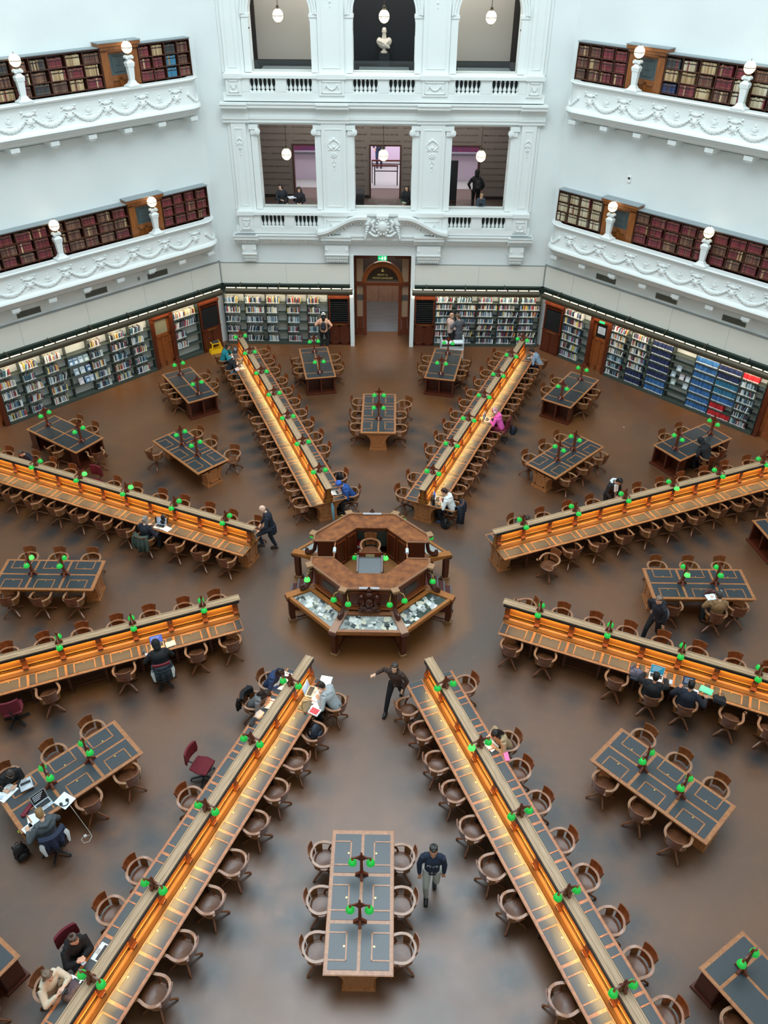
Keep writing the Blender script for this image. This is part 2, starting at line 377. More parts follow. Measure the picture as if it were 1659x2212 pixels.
for s in (-1, 1):
    def P(t): return (s*(2.62-2.0*t), 4.82+.62*(1-cos(pi*min(1, t*1.15)))/2)
    rows = []
    for k in range(17):
        x, z = P(k/16); rows.append([(x, AP-.05, z+.2), (x, AP-.62, z+.2), (x, AP-.62, z+.1), (x, AP-.5, z+.06), (x, AP-.46, z-.05), (x, AP-.05, z-.08)])
    tr.grid(rows if s > 0 else [r[::-1] for r in rows])
    for k in range(3, 15):
        x, z = P(k/16); tr.box(x-.03, x+.03, AP-.44, AP-.36, z-.12, z-.06)
    tr.T = Matrix.Translation((s*.62, AP-.45, 5.36)) @ Matrix.Rotation(pi/2, 4, 'X')
    tr.lathe([(0, -.16), (.22, -.16), (.22, -.08), (.13, -.08), (.13, .0), (.07, .02), (.07, .1), (0, .12)], n=18); tr.T = Matrix()
    for k in range(6): tr.ell((s*(.6+.02*k), AP-.48, 5.22-.09*k), (.09-.008*k, .08, .06), 7, 5)
    for k in range(9): tr.ell((s*(.5-.05*k), AP-.5, 5.0-.13*sin(k*pi/9)), (.07, .07, .06), 6, 4)
    for k in range(8): tr.tube([(s*(.75+.11*k), AP-.28, 5.0-.025*k+.05*sin(k*1.9)), (s*(.86+.11*k), AP-.28, 4.98-.03*k+.05*sin((k+1)*1.9))], .03, 5)
tr.ell((0, AP-.5, 5.26), (.27, .12, .3), 16, 8); tr.ell((0, AP-.6, 5.26), (.17, .06, .2), 14, 7)
for k in range(14): tr.ell((.25*cos(k*pi/7), AP-.58, 5.26+.3*sin(k*pi/7)), (.045, .05, .045), 6, 4)
tr.box(-.24, .24, AP-.6, AP-.3, 5.58, 5.68); tr.box(-.18, .18, AP-.55, AP-.3, 5.5, 5.58)
for s in (-1, 1): tr.tube([(s*.3, AP-.5, 5.5), (s*.42, AP-.52, 5.4), (s*.36, AP-.54, 5.28), (s*.42, AP-.52, 5.12), (s*.28, AP-.5, 5.02)], [.06, .07, .05, .06, .05], 7)
tr.box(-1.7, 1.7, AP-.3, AP, 4.72, 5.2)
struct(tr, 'trim_10', white2, label='curved broken pediment with a plaster shield above the doorway')
tr = MB()   # plain band and panel lines
for s in (-1, 1):
    x0, x1 = sorted((s*1.36, s*(HW-.02)))
    tr.box(x0, x1, AP-.045, AP, 2.65, 3.52)
struct(tr, 'trim_11', panelw, label='off white fabric panels below the corbels')
tr = MB()
for s in (-1, 1):
    x0, x1 = sorted((s*1.36, s*(HW-.02)))
    tr.box(x0, x1, AP-.055, AP, 3.52, 3.545); tr.box(s*4.05-.004, s*4.05+.004, AP-.047, AP-.04, 2.65, 3.52)
    x = s*(HW-.03); tr.box(x-.02, x+.02, AP-.07, AP, 2.65, 3.54)
struct(tr, 'trim_12', greyl, label='thin grey edge of the fabric panels')
for i, s in enumerate((-1, 1)):   # white jambs of the doorway
    tr = MB(); x0, x1 = sorted((s*1.2, s*1.37)); tr.box(x0, x1, AP-.5, AP+.6, 0, 2.35); tr.box(x0, x1, AP-.12, AP+.6, 2.35, 3.9)
    struct(tr, 'trim_%d' % (13+i), white2, label='white door jamb')
tr = MB()
for zr in (5.2, 10.2):
    for x0, x1 in PIL:
        c = (x0+x1)/2; w = (x1-x0)/2-.1
        for q in ((c-w, c+w, zr-.16, zr-.14), (c-w, c+w, zr+.2, zr+.22), (c-w, c-w+.02, zr-.16, zr+.22), (c+w-.02, c+w, zr-.16, zr+.22)): tr.box(q[0], q[1], AP-.36, AP-.33, q[2], q[3])
        swag_relief(tr, (c, zr+.1), w*.55, .14, .03, AP-.35)
struct(tr, 'trim_15', white2, label='small garland reliefs on the balustrade piers')
# balustrades, one thing per level
def balustrade(zb, zt, name, label, skip=()):
    t = thing(name, label, 'balustrade', (0, AP-.15, zb))
    H = zt-zb; r = MB(); r.box(-5.85, 5.87, -.2, .2, H-.13, H-.03); r.box(-5.8, 5.82, -.16, .16, H-.03, H)
    for x0, x1 in PIL: r.box(x0-.06, x1+.06, -.24, .2, H-.14, H+.01)
    r.build('rail', white2, t)
    p = MB(); p.box(-5.82, 5.85, -.12, .12, -.02, .1)
    for x0, x1 in PIL: p.box(x0, x1, -.18, .16, 0, H-.13)
    for x0, x1 in ((-5.2, -4.9), (-3.94, -3.55), (-2.6, -2.35), (-1.42, -1.12), (-.19, .2), (1.17, 1.42), (2.36, 2.62), (3.57, 3.97), (4.94, 5.24)): p.box(x0, x1, -.13, .13, .1, H-.13)
    if skip: p.box(-1.42, 1.42, -.12, .12, .1, H-.13)
    p.build('pier', white2, t)
    bk = MB()
    for x0, x1 in ((-4.9, -3.94), (-3.55, -2.6), (2.62, 3.57), (3.97, 4.94))+(() if skip else ((-1.12, -.19), (.2, 1.17))): bk.box(x0, x1, .1, .12, .1, H-.13)
    bk.build('gap_shade_sheet', mat('baluster_gap_shade', '2c3032', .7), t)  # dark sheet added so the gaps between balusters read as shade
    q = MB(); h = H-.23
    q.lathe([(.068, .1), (.068, .13), (.04, .15), (.07, .1+.2*h), (.066, .1+.32*h), (.03, .1+.5*h), (.022, .1+.75*h), (.045, .1+.9*h), (.066, .1+.93*h), (.066, .1+h)], n=8)
    me = q.mesh('baluster', [white2])
    for x0, x1 in ((-4.9, -3.94), (-3.55, -2.6), (-1.12, -.19), (.2, 1.17), (2.62, 3.57), (3.97, 4.94)):
        if skip and abs(x0) < 1.2: continue
        for k in range(7):
            o = bpy.data.objects.new('baluster', me); COL.objects.link(o); o.parent = t; o.location = (x0+(x1-x0)*k/6, 0, 0)
balustrade(4.98, 5.73, 'balustrade', 'white stone balustrade of the lower openings, above the doorway pediment', skip=(1,))
balustrade(9.95, 10.64, 'balustrade', 'white stone balustrade below the three arched openings')
# ------------------------------------------------------------------ rooms behind the far wall
rm = MB(); rm.box(-6.6, 6.6, AP+.6, 27.5, 4.6, 4.85); struct(rm, 'floor_gallery_lower', mat('brown_gallery_carpet', '54443c', .8))
rm = MB(); rm.box(-6.6, 6.6, AP+.6, 21.1, 9.3, 9.6); struct(rm, 'floor_gallery_upper', mat('dark_carpet', '2a2d2f', .8))
rm = MB(); rm.box(-6.6, 6.6, AP+.6, 21.1, 9.1, 9.3); rm.box(-6.6, 6.6, AP+.6, 21.4, 14.4, 14.6); struct(rm, 'ceiling_gallery', mat('dim_white', 'a8a8a2', .8))
greyw = mat('grey_gallery_wall', '837b74', .8)
b = MB()
for x0, x1, z0, z1 in ((-6.6, -4.05, 4.85, 9.3), (-4.05, -1.9, 7.06, 9.3), (-1.9, -.66, 4.85, 9.3), (-.66, .74, 7.08, 9.3), (.74, 2.0, 4.85, 9.3), (2.0, 4.2, 7.06, 9.3), (4.2, 6.6, 4.85, 9.3)): b.box(x0, x1, 21.1, 21.35, z0, z1)
struct(b, 'wall_gallery_lower', greyw)
tx = MB(); rnd = random.Random(3)     # rows of small wall lettering
for z in [5.35+.27*i for i in range(14)]:
    for x0, x1 in ((-6.2, -4.15), (-4.0, -2.0), (-1.8, -.75), (-.6, .7), (.85, 1.9), (2.1, 4.1), (4.3, 6.2)):
        if z < 7.1 and (x0 in (-4.0, -.6, 2.1)): continue
        x = x0
        while x < x1-.12:
            w = rnd.uniform(.05, .17); k = 0
            while k < w: tx.box(x+k, x+k+.012, 21.09, 21.1, z, z+rnd.choice((.04, .04, .07))); tx.box(x+k, x+k+.022, 21.09, 21.1, z+rnd.choice((0, .035)), z+.045); k += .03
            x += w+.05
struct(tx, 'trim_16', mat('wall_lettering', '7d756e', .8), label='rows of small lettering running along the grey gallery wall')
sk = MB(); sk.box(-6.6, -4.05, 21.06, 21.1, 4.85, 4.98); sk.box(-1.9, -.66, 21.06, 21.1, 4.85, 4.98); sk.box(.74, 2.0, 21.06, 21.1, 4.85, 4.98); sk.box(4.2, 6.6, 21.06, 21.1, 4.85, 4.98)
struct(sk, 'baseboard_gallery', mat('dark_skirting', '27201e', .6))
s = MB(); s.box(-6.9, -6.6, AP+.6, 27.5, 4.6, 14.6); s.box(6.6, 6.9, AP+.6, 27.5, 4.6, 14.6); s.box(-6.9, 6.9, 27.4, 27.6, 4.6, 9.3); s.box(-6.6, 6.6, 21.35, 27.5, 9.1, 9.3)
struct(s, 'wall_gallery_end', mat('lilac_wall', 'cbb9cc', .7))
s = MB(); s.box(-4.4, -1.6, 27.1, 27.38, 5.75, 6.75); s.box(1.6, 4.6, 27.1, 27.38, 5.75, 6.75)
lw = MB(); lw.box(-6.6, -1.4, 24, 24.2, 4.85, 6.0); lw.box(1.5, 6.6, 24, 24.2, 4.85, 6.0); struct(lw, 'wall_hall_low', mat('pale_lilac', 'dcd0de', .7))
lw = MB(); lw.box(-6.6, -1.4, 23.9, 24.3, 6.0, 6.1); lw.box(1.5, 6.6, 23.9, 24.3, 6.0, 6.1); struct(lw, 'trim_50', mat('grey_ledge', '77757c', .5), label='grey ledge of the low wall in the hall')
pk = MB(); pk.box(-6.6, -1.4, 24.2, 24.3, 6.1, 6.9); pk.box(1.5, 6.6, 24.2, 24.3, 6.1, 6.9); struct(pk, 'trim_17', mat('magenta_mural', '8d3a52', .7, col2='5a3c6b', noise=1.5), label='magenta and violet mural strip in the hall behind the gallery')
s = MB(); s.box(-6.6, 6.6, 22.6, 27.4, 4.851, 4.858); struct(s, 'floor_hall', mat('pale_hall_floor', '8f918c', .5))
for x0, x1, nm in ((-4.05, -1.9, 18), (-.66, .74, 19), (2.0, 4.2, 20)):
    s = MB(); s.box(x0, x0+.06, 21.05, 21.4, 4.85, 7.06); s.box(x1-.06, x1, 21.05, 21.4, 4.85, 7.06); s.box(x0, x1, 21.05, 21.4, 7.06, 7.12)
    struct(s, 'trim_%d' % nm, mat('brown_door_lining', '4b2a22', .5), label='brown lining of the gallery opening')
hr = thing('handrail', 'dark metal stair handrail with two red timber rails seen through the middle gallery opening', 'handrail', (0, 23.4, 4.85))
m1 = MB(); m1.box(-.62, .8, -.03, .03, 1.0, 1.06); m1.box(-.58, .62, -.33, -.27, .85, .91); m1.build('top_rail', mat('red_rail', '6e2c1e', .4), hr)
m1 = MB()
for x in (-.5, .56): m1.box(x, x+.05, -.32, -.28, 0, .86)
for x in (-.62, .74): m1.box(x, x+.04, -.02, .02, 0, 1.0)
m1.box(-.6, .76, -.02, .0, .86, .9); m1.box(-.5, .6, -.31, -.29, .62, .66); m1.build('post', black, hr)
# glass guard behind the lower balustrade and behind the arches
gl = mat('clear_guard_glass', 'eef4f2', .02, trans=1, spec=.3)
for z, nm, kk in ((5.7, 'lower', 0), (10.6, 'upper', 1)):
    for i, (a, b_) in enumerate(OPX):
        g = MB(); g.box(a, b_, AP+.2, AP+.21, z, z+.42); o = g.build('glass_guard', gl)
        tag(o, 'clear glass guard in the %s %s opening of the far wall' % (('left', 'middle', 'right')[i], nm), 'glass guard')
# upper room
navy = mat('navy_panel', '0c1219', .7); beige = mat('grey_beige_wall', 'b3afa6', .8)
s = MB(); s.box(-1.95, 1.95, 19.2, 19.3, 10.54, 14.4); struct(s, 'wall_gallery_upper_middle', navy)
for i, (x0, x1) in enumerate(((-4.95, -2.0), (2.0, 4.9))):
    s = MB(); s.box(x0, x1, 19.2, 19.3, 10.67, 14.4); struct(s, 'wall_gallery_upper_%s' % ('left', 'right')[i], beige)
    s = MB(); s.box(x0, x1, 19.18, 19.32, 10.52, 10.67); struct(s, 'trim_%d' % (21+i), black, label='black base of the grey screen wall')
    s = MB(); xx = x0-.5 if i == 0 else x1; s.box(xx, xx+.5, 19.1, 19.4, 9.6, 14.4); struct(s, 'trim_%d' % (23+i), mat('dark_bronze_post', '2b2723', .5), label='dark post beside the grey screen wall')
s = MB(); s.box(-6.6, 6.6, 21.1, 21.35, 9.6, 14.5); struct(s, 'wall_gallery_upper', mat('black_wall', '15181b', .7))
for i, (x, w) in enumerate(((-3.7, 1.9), (0, 1.9), (3.8, 2.0))):
    t = thing('display_case', 'low grey glass display case behind the %s arch' % ('left', 'middle', 'right')[i], 'display case', (x, 18.1, 9.6))
    m1 = MB(); m1.box(-w/2, w/2, -.4, .4, 0, .8); m1.build('plinth', mat('charcoal', '30363a', .5), t)
    m1 = MB(); m1.box(-w/2, w/2, -.4, .4, .8, .95); m1.build('glass_box', mat('case_grey', '6d7a7f', .25), t)
# bust
st = mat('marble', 'cfc8ba', .5)
t = thing('marble_bust', 'white marble bust of a draped man before the dark panel in the middle arch', 'bust', (-.01, 18.85, 9.6))
m1 = MB(); m1.lathe([(.0, 1.38), (.13, 1.38), (.13, 1.42), (.07, 1.46), (.06, 1.52), (.1, 1.56)], n=14)
m1.ell((0, 0, 1.7), (.25, .15, .19), 16, 10); m1.ell((-.18, 0, 1.76), (.115, .12, .14), 10, 7); m1.ell((.18, 0, 1.76), (.115, .12, .14), 10, 7)
m1.tube([(0, 0, 1.72), (0, -.01, 1.95)], [.1, .075], 10); m1.tube([(0, 0, 1.8), (0, -.01, 2.02)], [.1, .07], 10); m1.ell((0, -.01, 2.1), (.082, .1, .125), 14, 10); m1.ell((0, -.105, 2.08), (.016, .025, .028), 6, 5); m1.ell((0, -.075, 2.01), (.035, .04, .028), 8, 5)
for s_ in (-1, 1): m1.ell((s_*.083, 0, 2.09), (.014, .026, .032), 6, 5)
m1.ell((0, .01, 2.16), (.086, .096, .07), 12, 7); m1.build('head_and_shoulders', st, t)
m1 = MB(); m1.tube([(-.24, -.08, 1.8), (-.08, -.16, 1.76), (.1, -.16, 1.64), (.2, -.1, 1.56)], [.04, .05, .05, .04], 8)
m1.tube([(-.2, -.1, 1.7), (0, -.17, 1.64), (.15, -.12, 1.56)], [.03, .04, .03], 8); m1.tube([(.22, -.05, 1.84), (.1, -.15, 1.74), (-.02, -.16, 1.66)], [.04, .04, .03], 8); m1.build('drapery', st, t)
m1 = MB(); m1.box(-.2, .2, -.2, .2, 0, 1.38); m1.build('pedestal', navy, t)
# hanging globe lamps
def pend(x, zg, y, ztop, label):
    t = thing('pendant_lamp', label, 'lamp', (x, y, zg), group='hanging globe lamps in the far wall openings')
    m1 = MB(); m1.ell((0, 0, 0), (.19, .19, .215), 20, 14); m1.build('globe', globe, t)
    m1 = MB(); m1.lathe([(.192, -.01), (.197, 0), (.192, .01)], n=20); m1.lathe([(.05, .2), (.08, .25), (.03, .29), (.06, .31), (.015, .34)], n=10); m1.ell((0, 0, -.23), .02, 6, 4); m1.build('fitting', bronze, t)
    m1 = MB(); m1.tube([(0, 0, .3), (0, 0, ztop-zg)], .012, 5); m1.build('rod', bronze, t)
for i, x in enumerate((-3.78, .01, 3.82)):
    pend(x, 12.4, 16.9, 14.4, 'lit globe lamp hanging in the %s arch of the upper storey' % ('left', 'middle', 'right')[i])
    pend(x, 7.73, 16.9, 9.1, 'lit globe lamp hanging in the %s opening of the lower storey' % ('left', 'middle', 'right')[i])
sofa = thing('bench_seat', 'dark grey upholstered block seat behind the middle lower opening', 'seat', (-1.15, 19.6, 4.85))
m1 = MB(); m1.box(-.3, .3, -.4, .4, .05, .75); m1.build('cushion', mat('charcoal_fabric', '2d2e30', .8), sofa, bevel=.08)
pb = thing('display_board', 'tall dark information board standing behind the right lower opening', 'board', (2.85, 19.3, 4.85))
m1 = MB(); m1.box(-.28, .28, -.04, .04, .05, 2.1); m1.box(-.3, .3, -.15, .15, 0, .05); m1.build('panel', mat('board_black', '17191c', .4), pb, bevel=.01)
# ------------------------------------------------------------------ entrance
dw = mat('entrance_timber', '5a2712', .35, col2='6f3317', scale=(2, 2, 6))
stn = mat('pink_stone', 'a07f6c', .6, col2='ad8c78', noise=1)
s = MB(); s.box(-1.7, 1.7, AP+.6, 25, -.25, -.001); struct(s, 'floor_lobby', mat('grey_slate_floor', '5c6066', .45, col2='70747a', noise=2, scale=(.6, 6, 1)))
s = MB(); s.box(-1.9, -1.35, AP+.6, 25, 0, 4.5); s.box(1.35, 1.9, AP+.6, 25, 0, 4.5); s.box(-1.9, 1.9, AP+.6, 25, 3.95, 4.5); struct(s, 'wall_lobby_side', mat('dim_lobby', '8a7a6a', .7))
s = MB(); s.box(-1.9, 1.9, 20.9, 21.1, 0, 1.35); struct(s, 'wall_lobby_stone', stn)
s = MB()
for x in (-.9, -.25, .42, 1.05): s.box(x, x+.012, 20.89, 20.9, 0, 1.35)
struct(s, 'trim_25', mat('stone_joint', '6d5347', .7), label='joints of the pink stone wall beyond the doorway')
s = MB(); s.box(-1.9, 1.9, 20.9, 21.1, 1.35, 2.5); struct(s, 'wall_lobby_dark', mat('dark_lobby', '3c3330', .6))
s = MB(); s.box(-1.9, 1.9, 24.8, 25, 2.5, 4.5); struct(s, 'wall_lobby_back', mat('olive_lobby', '6e6853', .7))
E2 = thing('entrance_screen', 'brown timber entrance screen with an arched fanlight and side windows', 'door screen', (0, 17.25, 0))
m1 = MB()
for s_ in (-1, 1):
    x0, x1 = sorted((s_*1.12, s_*1.2)); m1.box(x0, x1, -.08, .08, 0, 3.6)
    x0, x1 = sorted((s_*.7, s_*.84)); m1.box(x0, x1, -.1, .1, 0, 2.4)
    m1.box(*sorted((s_*.84, s_*1.12)), -.05, .05, 0, .25)
    m1.box(*sorted((s_*.84, s_*1.12)), -.07, .07, .78, .86)
m1.box(-1.2, 1.2, -.12, .12, 2.33, 2.47); m1.box(-1.2, -.55, -.06, .06, 3.5, 3.7); m1.box(.55, 1.2, -.06, .06, 3.5, 3.7)
m1.box(-1.2, 1.2, -.1, .1, 3.6, 3.72)
m1.build('frame', dw, E2)
m1 = MB()
for r1, r2, d1 in ((.7, .84, .1), (.84, .9, .06)):
    rows = [[(rr*cos(pi*t/24), yy, 2.42+1.06*rr*sin(pi*t/24)) for rr, yy in ((r1, d1), (r1, -d1), (r2, -d1), (r2, d1), (r1, d1))] for t in range(25)]
    m1.grid(rows)
m1.build('arch', mat('arch_timber', '7a3c18', .3, col2='8c4a20'), E2)
for s_ in (-1, 1):
    m1 = MB(); x0, x1 = sorted((s_*.86, s_*1.1)); m1.box(x0, x1, -.04, .04, .25, .78); m1.box(x0+.04, x1-.04, -.06, -.04, .33, .7); m1.build('side_panel', dw, E2)
    m1 = MB(); x0, x1 = sorted((s_*.84, s_*1.12)); m1.box(x0, x1, -.01, .01, .86, 2.33); m1.box(x0, x1, -.01, .01, 2.47, 3.5); m1.build('side_window', mat('amber_glass', 'a58468', .15), E2)
    m1 = MB(); x0, x1 = sorted((s_*.84, s_*1.12)); m1.box(x0, x1, -.02, -.012, 1.62, 1.88); m1.build('grey_stripe', mat('stripe_grey', '5a534d', .4), E2)
m1 = MB()
for r_ in range(12):
    a0, a1 = pi*r_/12, pi*(r_+1)/12
    m1.add([(0, 0, 2.45), (.7*cos(a0), 0, 2.42+.74*sin(a0)), (.7*cos(a1), 0, 2.42+.74*sin(a1))], [(0, 2, 1)])
m1.build('fanlight_glass', mat('fanlight', '2e2f28', .1, trans=.6, spec=.6), E2)
def text(body, size, name, m, parent, loc, rot, mirror=False, extr=.004, align='CENTER'):
    cu = bpy.data.curves.new(name, 'FONT'); cu.body = body; cu.size = size; cu.align_x = align; cu.extrude = extr
    o = bpy.data.objects.new('tmp_text', cu); COL.objects.link(o); bpy.context.view_layer.update()
    me = bpy.data.meshes.new_from_object(o.evaluated_get(bpy.context.evaluated_depsgraph_get())); bpy.data.objects.remove(o)
    me.materials.clear(); me.materials.append(m)
    p = bpy.data.objects.new(name, me); COL.objects.link(p); p.location = loc; p.rotation_euler = rot
    if mirror: p.scale = (-1, 1, 1)
    if parent: p.parent = parent
    return p
gold = mat('gold_letters', 'b79d5e', .4, emit=.15)
text('LA TROBE', .1, 'lettering', gold, E2, (0, -.03, 2.75), (pi/2, 0, 0), True)
text('READING ROOM', .115, 'lettering', gold, E2, (0, -.03, 2.6), (pi/2, 0, 0), True)
m1 = MB(); m1.add([(-.07, 0, 2.92), (.07, 0, 2.92), (0, 0, 3.06)], [(0, 1, 2)]); o = m1.build('lettering', gold, E2, loc=(0, -.03, 0))
ex = thing('exit_sign', 'small lit green exit sign with a white running figure above the doorway', 'sign', (0, AP-.02, 3.78))
m1 = MB(); m1.box(-.19, .19, 0, .06, -.1, .1); m1.build('sign_body', mat('exit_green', '10a860', .4, emit=.9), ex)
m1 = MB(); m1.ell((.0, -.005, .05), (.02, .006, .02), 8, 5)
m1.bar((0, -.006, .03), (-.02, -.006, -.02), .008, .03, (1, 0, 0)); m1.bar((-.02, -.006, -.02), (.03, -.006, -.06), .008, .018, (1, 0, 0)); m1.bar((-.02, -.006, -.02), (-.06, -.006, -.05), .008, .018, (1, 0, 0)); m1.bar((0, -.006, .03), (.045, -.006, .0), .008, .014, (1, 0, 0)); m1.bar((0, -.006, .03), (-.045, -.006, .01), .008, .014, (1, 0, 0))
m1.box(.08, .14, -.01, 0, -.07, .07); m1.bar((-.15, -.006, 0), (-.09, -.006, 0), .008, .02); m1.build('pictogram', mat('sign_white', 'ffffff', .4, emit=1.6), ex)

# added fill lights without fittings, to brighten the spaces behind the far wall
area('gallery_fill_light', (0, 19.4, 9.05), (0, 0, 0), 10, 2.4, 150, (1, .93, .86))
area('hall_fill_light', (0, 24.5, 9.05), (0, 0, 0), 11, 4, 700, (.97, .92, 1))
area('upper_gallery_fill_light', (0, 18.1, 14.3), (0, 0, 0), 10, 1.4, 210, (1, .96, .9))
area('lobby_fill_light', (0, 19.3, 3.9), (0, 0, 0), 2, 2.5, 75, (1, .86, .74))
area('lobby_back_fill_light', (0, 23, 4.3), (0, 0, 0), 2.5, 2.5, 50, (1, .9, .7))
# ------------------------------------------------------------------ side galleries
doorw = mat('gallery_door_wood', '7a431c', .35, col2='8f5526', scale=(3, 3, 1))
etched = mat('etched_dark_glass', '4a5557', .2)
BOOKS = []        # (kind, az, l, d_front, z, w, h, dep, colour, lean, where)
PAL = dict(red=['64202a','702530','5a1b24','7c2c36','662a2a'], brown=['5d3c30','6b4a3b','4d3028','775544','573a30'], tan=['a08462','b3986f','92734f','c0a984'],
    cream=['b9ab90','c6bba2','aa9a7c','b0a184'], dark=['2d2a2c','3a3433','463c38','2b3238'], blue=['2f5f92','35689b','2a5787','3a6ea6'], navy=['1f2c52','1b2444','26335c','222d4d'],
    teal=['2f6f8f','28627f','347795'], scarlet=['c0222a','b01e26','cc2b31'], mix=['d9d5cb','c9c6bd','3a4a63','27303c','8a3a3e','5d7d99','e4e1d8','b8a27a','43585a','6a4a5e','b9c4cc','202428','9fb3bf','a5493f','d0b95e'],
    cool=['8ea3ad','b7c5c9','40596b','5f7f92','d6dcda','2c3947','77929b','a9b7b2','39606e','27303c','c9c6bd','5a4a55','8a3a3e','202428'])
rb = random.Random(11)
def gallery(a, s, zr, lvl):
    rz = RZ(a); side = 'left' if a < 0 else 'right'; nm = 'upper' if lvl == 2 else 'lower'
    t = thing('gallery_balcony', 'white curved-ended %s balcony with plaster garlands on the %s wall' % (nm, side), 'balcony', (0, 0, 0), rz)
    def path(p):
        c = 5.9; out = []
        for k in range(9): an = pi/2*k/8; out.append((c+p*cos(an), AP-p*sin(an)))
        for k in range(9): an = pi/2*k/8; out.append((-c-p*sin(an), AP-p*cos(an)))
        return out
    def sweep(mb, prof, closed=False):
        cols = [path(p) for p, z in prof]
        mb.grid([[(cols[j][i][0], cols[j][i][1], zr+prof[j][1]) for j in range(len(prof))] for i in range(18)])
    m = MB(); sweep(m, [(.48, -1.05), (.48, -.09), (.43, -.06), (.43, 0), (.74, 0), (.77, -.03), (.75, -.08), (.70, -.1), (.68, -.17)][::-1]); m.build('handrail', white2, t)
    m = MB(); sweep(m, [(.68, -.17), (.66, -.21), (.655, -.24), (.66, -.5), (.69, -.78), (.71, -.84), (.75, -.86), (.81, -.92), (.82, -.97), (.78, -1.0), (.76, -1.06), (.70, -1.1), (.68, -1.16), (.6, -1.24), (.46, -1.27), (.0, -1.27)][::-1]); m.build('parapet', white2, t)
    m = MB(); sweep(m, [(.0, -1.04), (.5, -1.04)]); m.build('walkway', mat('gallery_walk', '77726c', .7), t)
    # garlands, shields and urns
    g = MB()
    for k in range(-5, 6):
        x = k*1.36; 
        if abs(x) > 6: continue
        for q in range(8):
            an = q*pi/4; g.ell((x+.13*cos(an), AP-.68, zr-.58+.15*sin(an)), (.05, .03, .05), 6, 4)
        g.ell((x, AP-.675, zr-.58), (.13, .05, .16), 10, 6); g.ell((x, AP-.71, zr-.58), (.07, .04, .09), 8, 5)
        for q in (-1, 1):
            g.tube([(x+q*.05, AP-.68, zr-.42), (x+q*.11, AP-.69, zr-.35), (x+q*.19, AP-.68, zr-.33), (x+q*.25, AP-.68, zr-.4)], [.02, .026, .028, .014], 6)
            g.ell((x+q*.22, AP-.68, zr-.27), (.05, .03, .04), 6, 4)
        g.ell((x, AP-.69, zr-.36), (.1, .04, .07), 8, 5)
        if abs(x+.68) < 6:
            xm = x+.68
            for q in range(19):
                tt = -1+2*q/18; w_ = .03+.045*(1-abs(tt)); g.ell((xm+tt*.57, AP-.70-.012*(q % 2), zr-.76+.3*tt*tt), (.05, w_*.8+.015, w_*(1+.15*(q % 2))), 6, 4)
            g.ell((xm, AP-.67, zr-.6), (.13, .03, .035), 8, 4); g.ell((xm, AP-.67, zr-.5), (.055, .035, .1), 8, 5); g.ell((xm, AP-.67, zr-.37), (.035, .03, .04), 6, 4)
            for q in (-1, 1): g.tube([(xm, AP-.67, zr-.56), (xm+q*.09, AP-.67, zr-.5), (xm+q*.1, AP-.67, zr-.44)], .018, 5); g.ell((xm+q*.26, AP-.67, zr-.58), .018, 5, 4)
    g.build('garland_relief', white2, t)
    for sg in (-1, 1):       # the relief carries on round the curved ends
        g = MB()
        for q in range(14):
            an = pi/2*(q+.5)/14; p = .69
            g.ell((sg*(5.9+p*sin(an)), AP-p*cos(an), zr-.5-.3*sin(q*pi/13)), .06, 6, 4)
        g.build('garland_relief', white2, t)
    for k in range(-5, 5):
        x = (k+.5)*1.36
        c = MB(); c.box(x-.15, x+.15, AP-.62, AP, zr-1.4, zr-1.27); c.box(x-.11, x+.11, AP-.56, AP, zr-1.47, zr-1.4); c.build('corbel', white2, t)
    ln = MB(); ln.box(-6.2, 6.2, AP-.012, AP, zr-1.415, zr-1.4); struct(ln, 'trim_%d' % (30+lvl*2+(a > 0)), greyl, rz=rz, label='thin grey line below the %s balcony' % nm)
    # globe lamps on pedestals
    for i, l in enumerate((-3.85, 0, 3.85)):
        if not inframe(at(a, 15.8, l, zr+1), 30): continue
        order = {3.85*s: 'nearest the far corner', 0: 'in the middle of the balcony', -3.85*s: 'at the near end of the balcony'}[l]
        p = thing('pedestal_lamp', 'lit globe on a white baluster pedestal, %s %s balcony, %s' % (nm, side, order), 'lamp', at(a, AP-.6, l, zr), rz, 'globe lamps on the balcony rails')
        m = MB()
        def sq(z0, w0, z1, w1): m.hexa([(-w0, -w0*.7, z0), (w0, -w0*.7, z0), (w0, w0*.7, z0), (-w0, w0*.7, z0), (-w1, -w1*.7, z1), (w1, -w1*.7, z1), (w1, w1*.7, z1), (-w1, w1*.7, z1)])
        sq(0, .24, .05, .24); sq(.05, .22, .1, .14); sq(.1, .14, .18, .1); sq(.18, .085, .6, .115); sq(.6, .13, .72, .15); sq(.72, .15, .8, .08); sq(.8, .07, .86, .07)
        for q in (-1, 1): m.T = Matrix.Translation((q*.1, 0, .88)) @ Matrix.Rotation(pi/2, 4, 'X'); m.lathe([(0, -.09), (.05, -.09), (.05, .09), (0, .09)], n=10); m.T = Matrix()
        sq(.86, .12, .94, .12); m.build('pedestal', white2, p)
        m = MB(); m.ell((0, 0, 1.17), (.175, .175, .185), 18, 12); m.build('globe', globe, p)
        m = MB(); m.lathe([(.178, 1.16), (.182, 1.17), (.178, 1.18)], n=18); m.lathe([(.07, .94), (.05, .98), (.06, 1.0)], n=10); m.tube([(0, 0, 1.35), (0, 0, 1.42)], [.015, .003], 6); m.build('fitting', bronze, p)
    # door
    d = thing('gallery_door', 'brown panelled door with a dark etched pane opening on the %s %s balcony' % (nm, side), 'door', at(a, AP, 3.7*s, zr-1.03), rz)
    m = MB(); H = 2.43
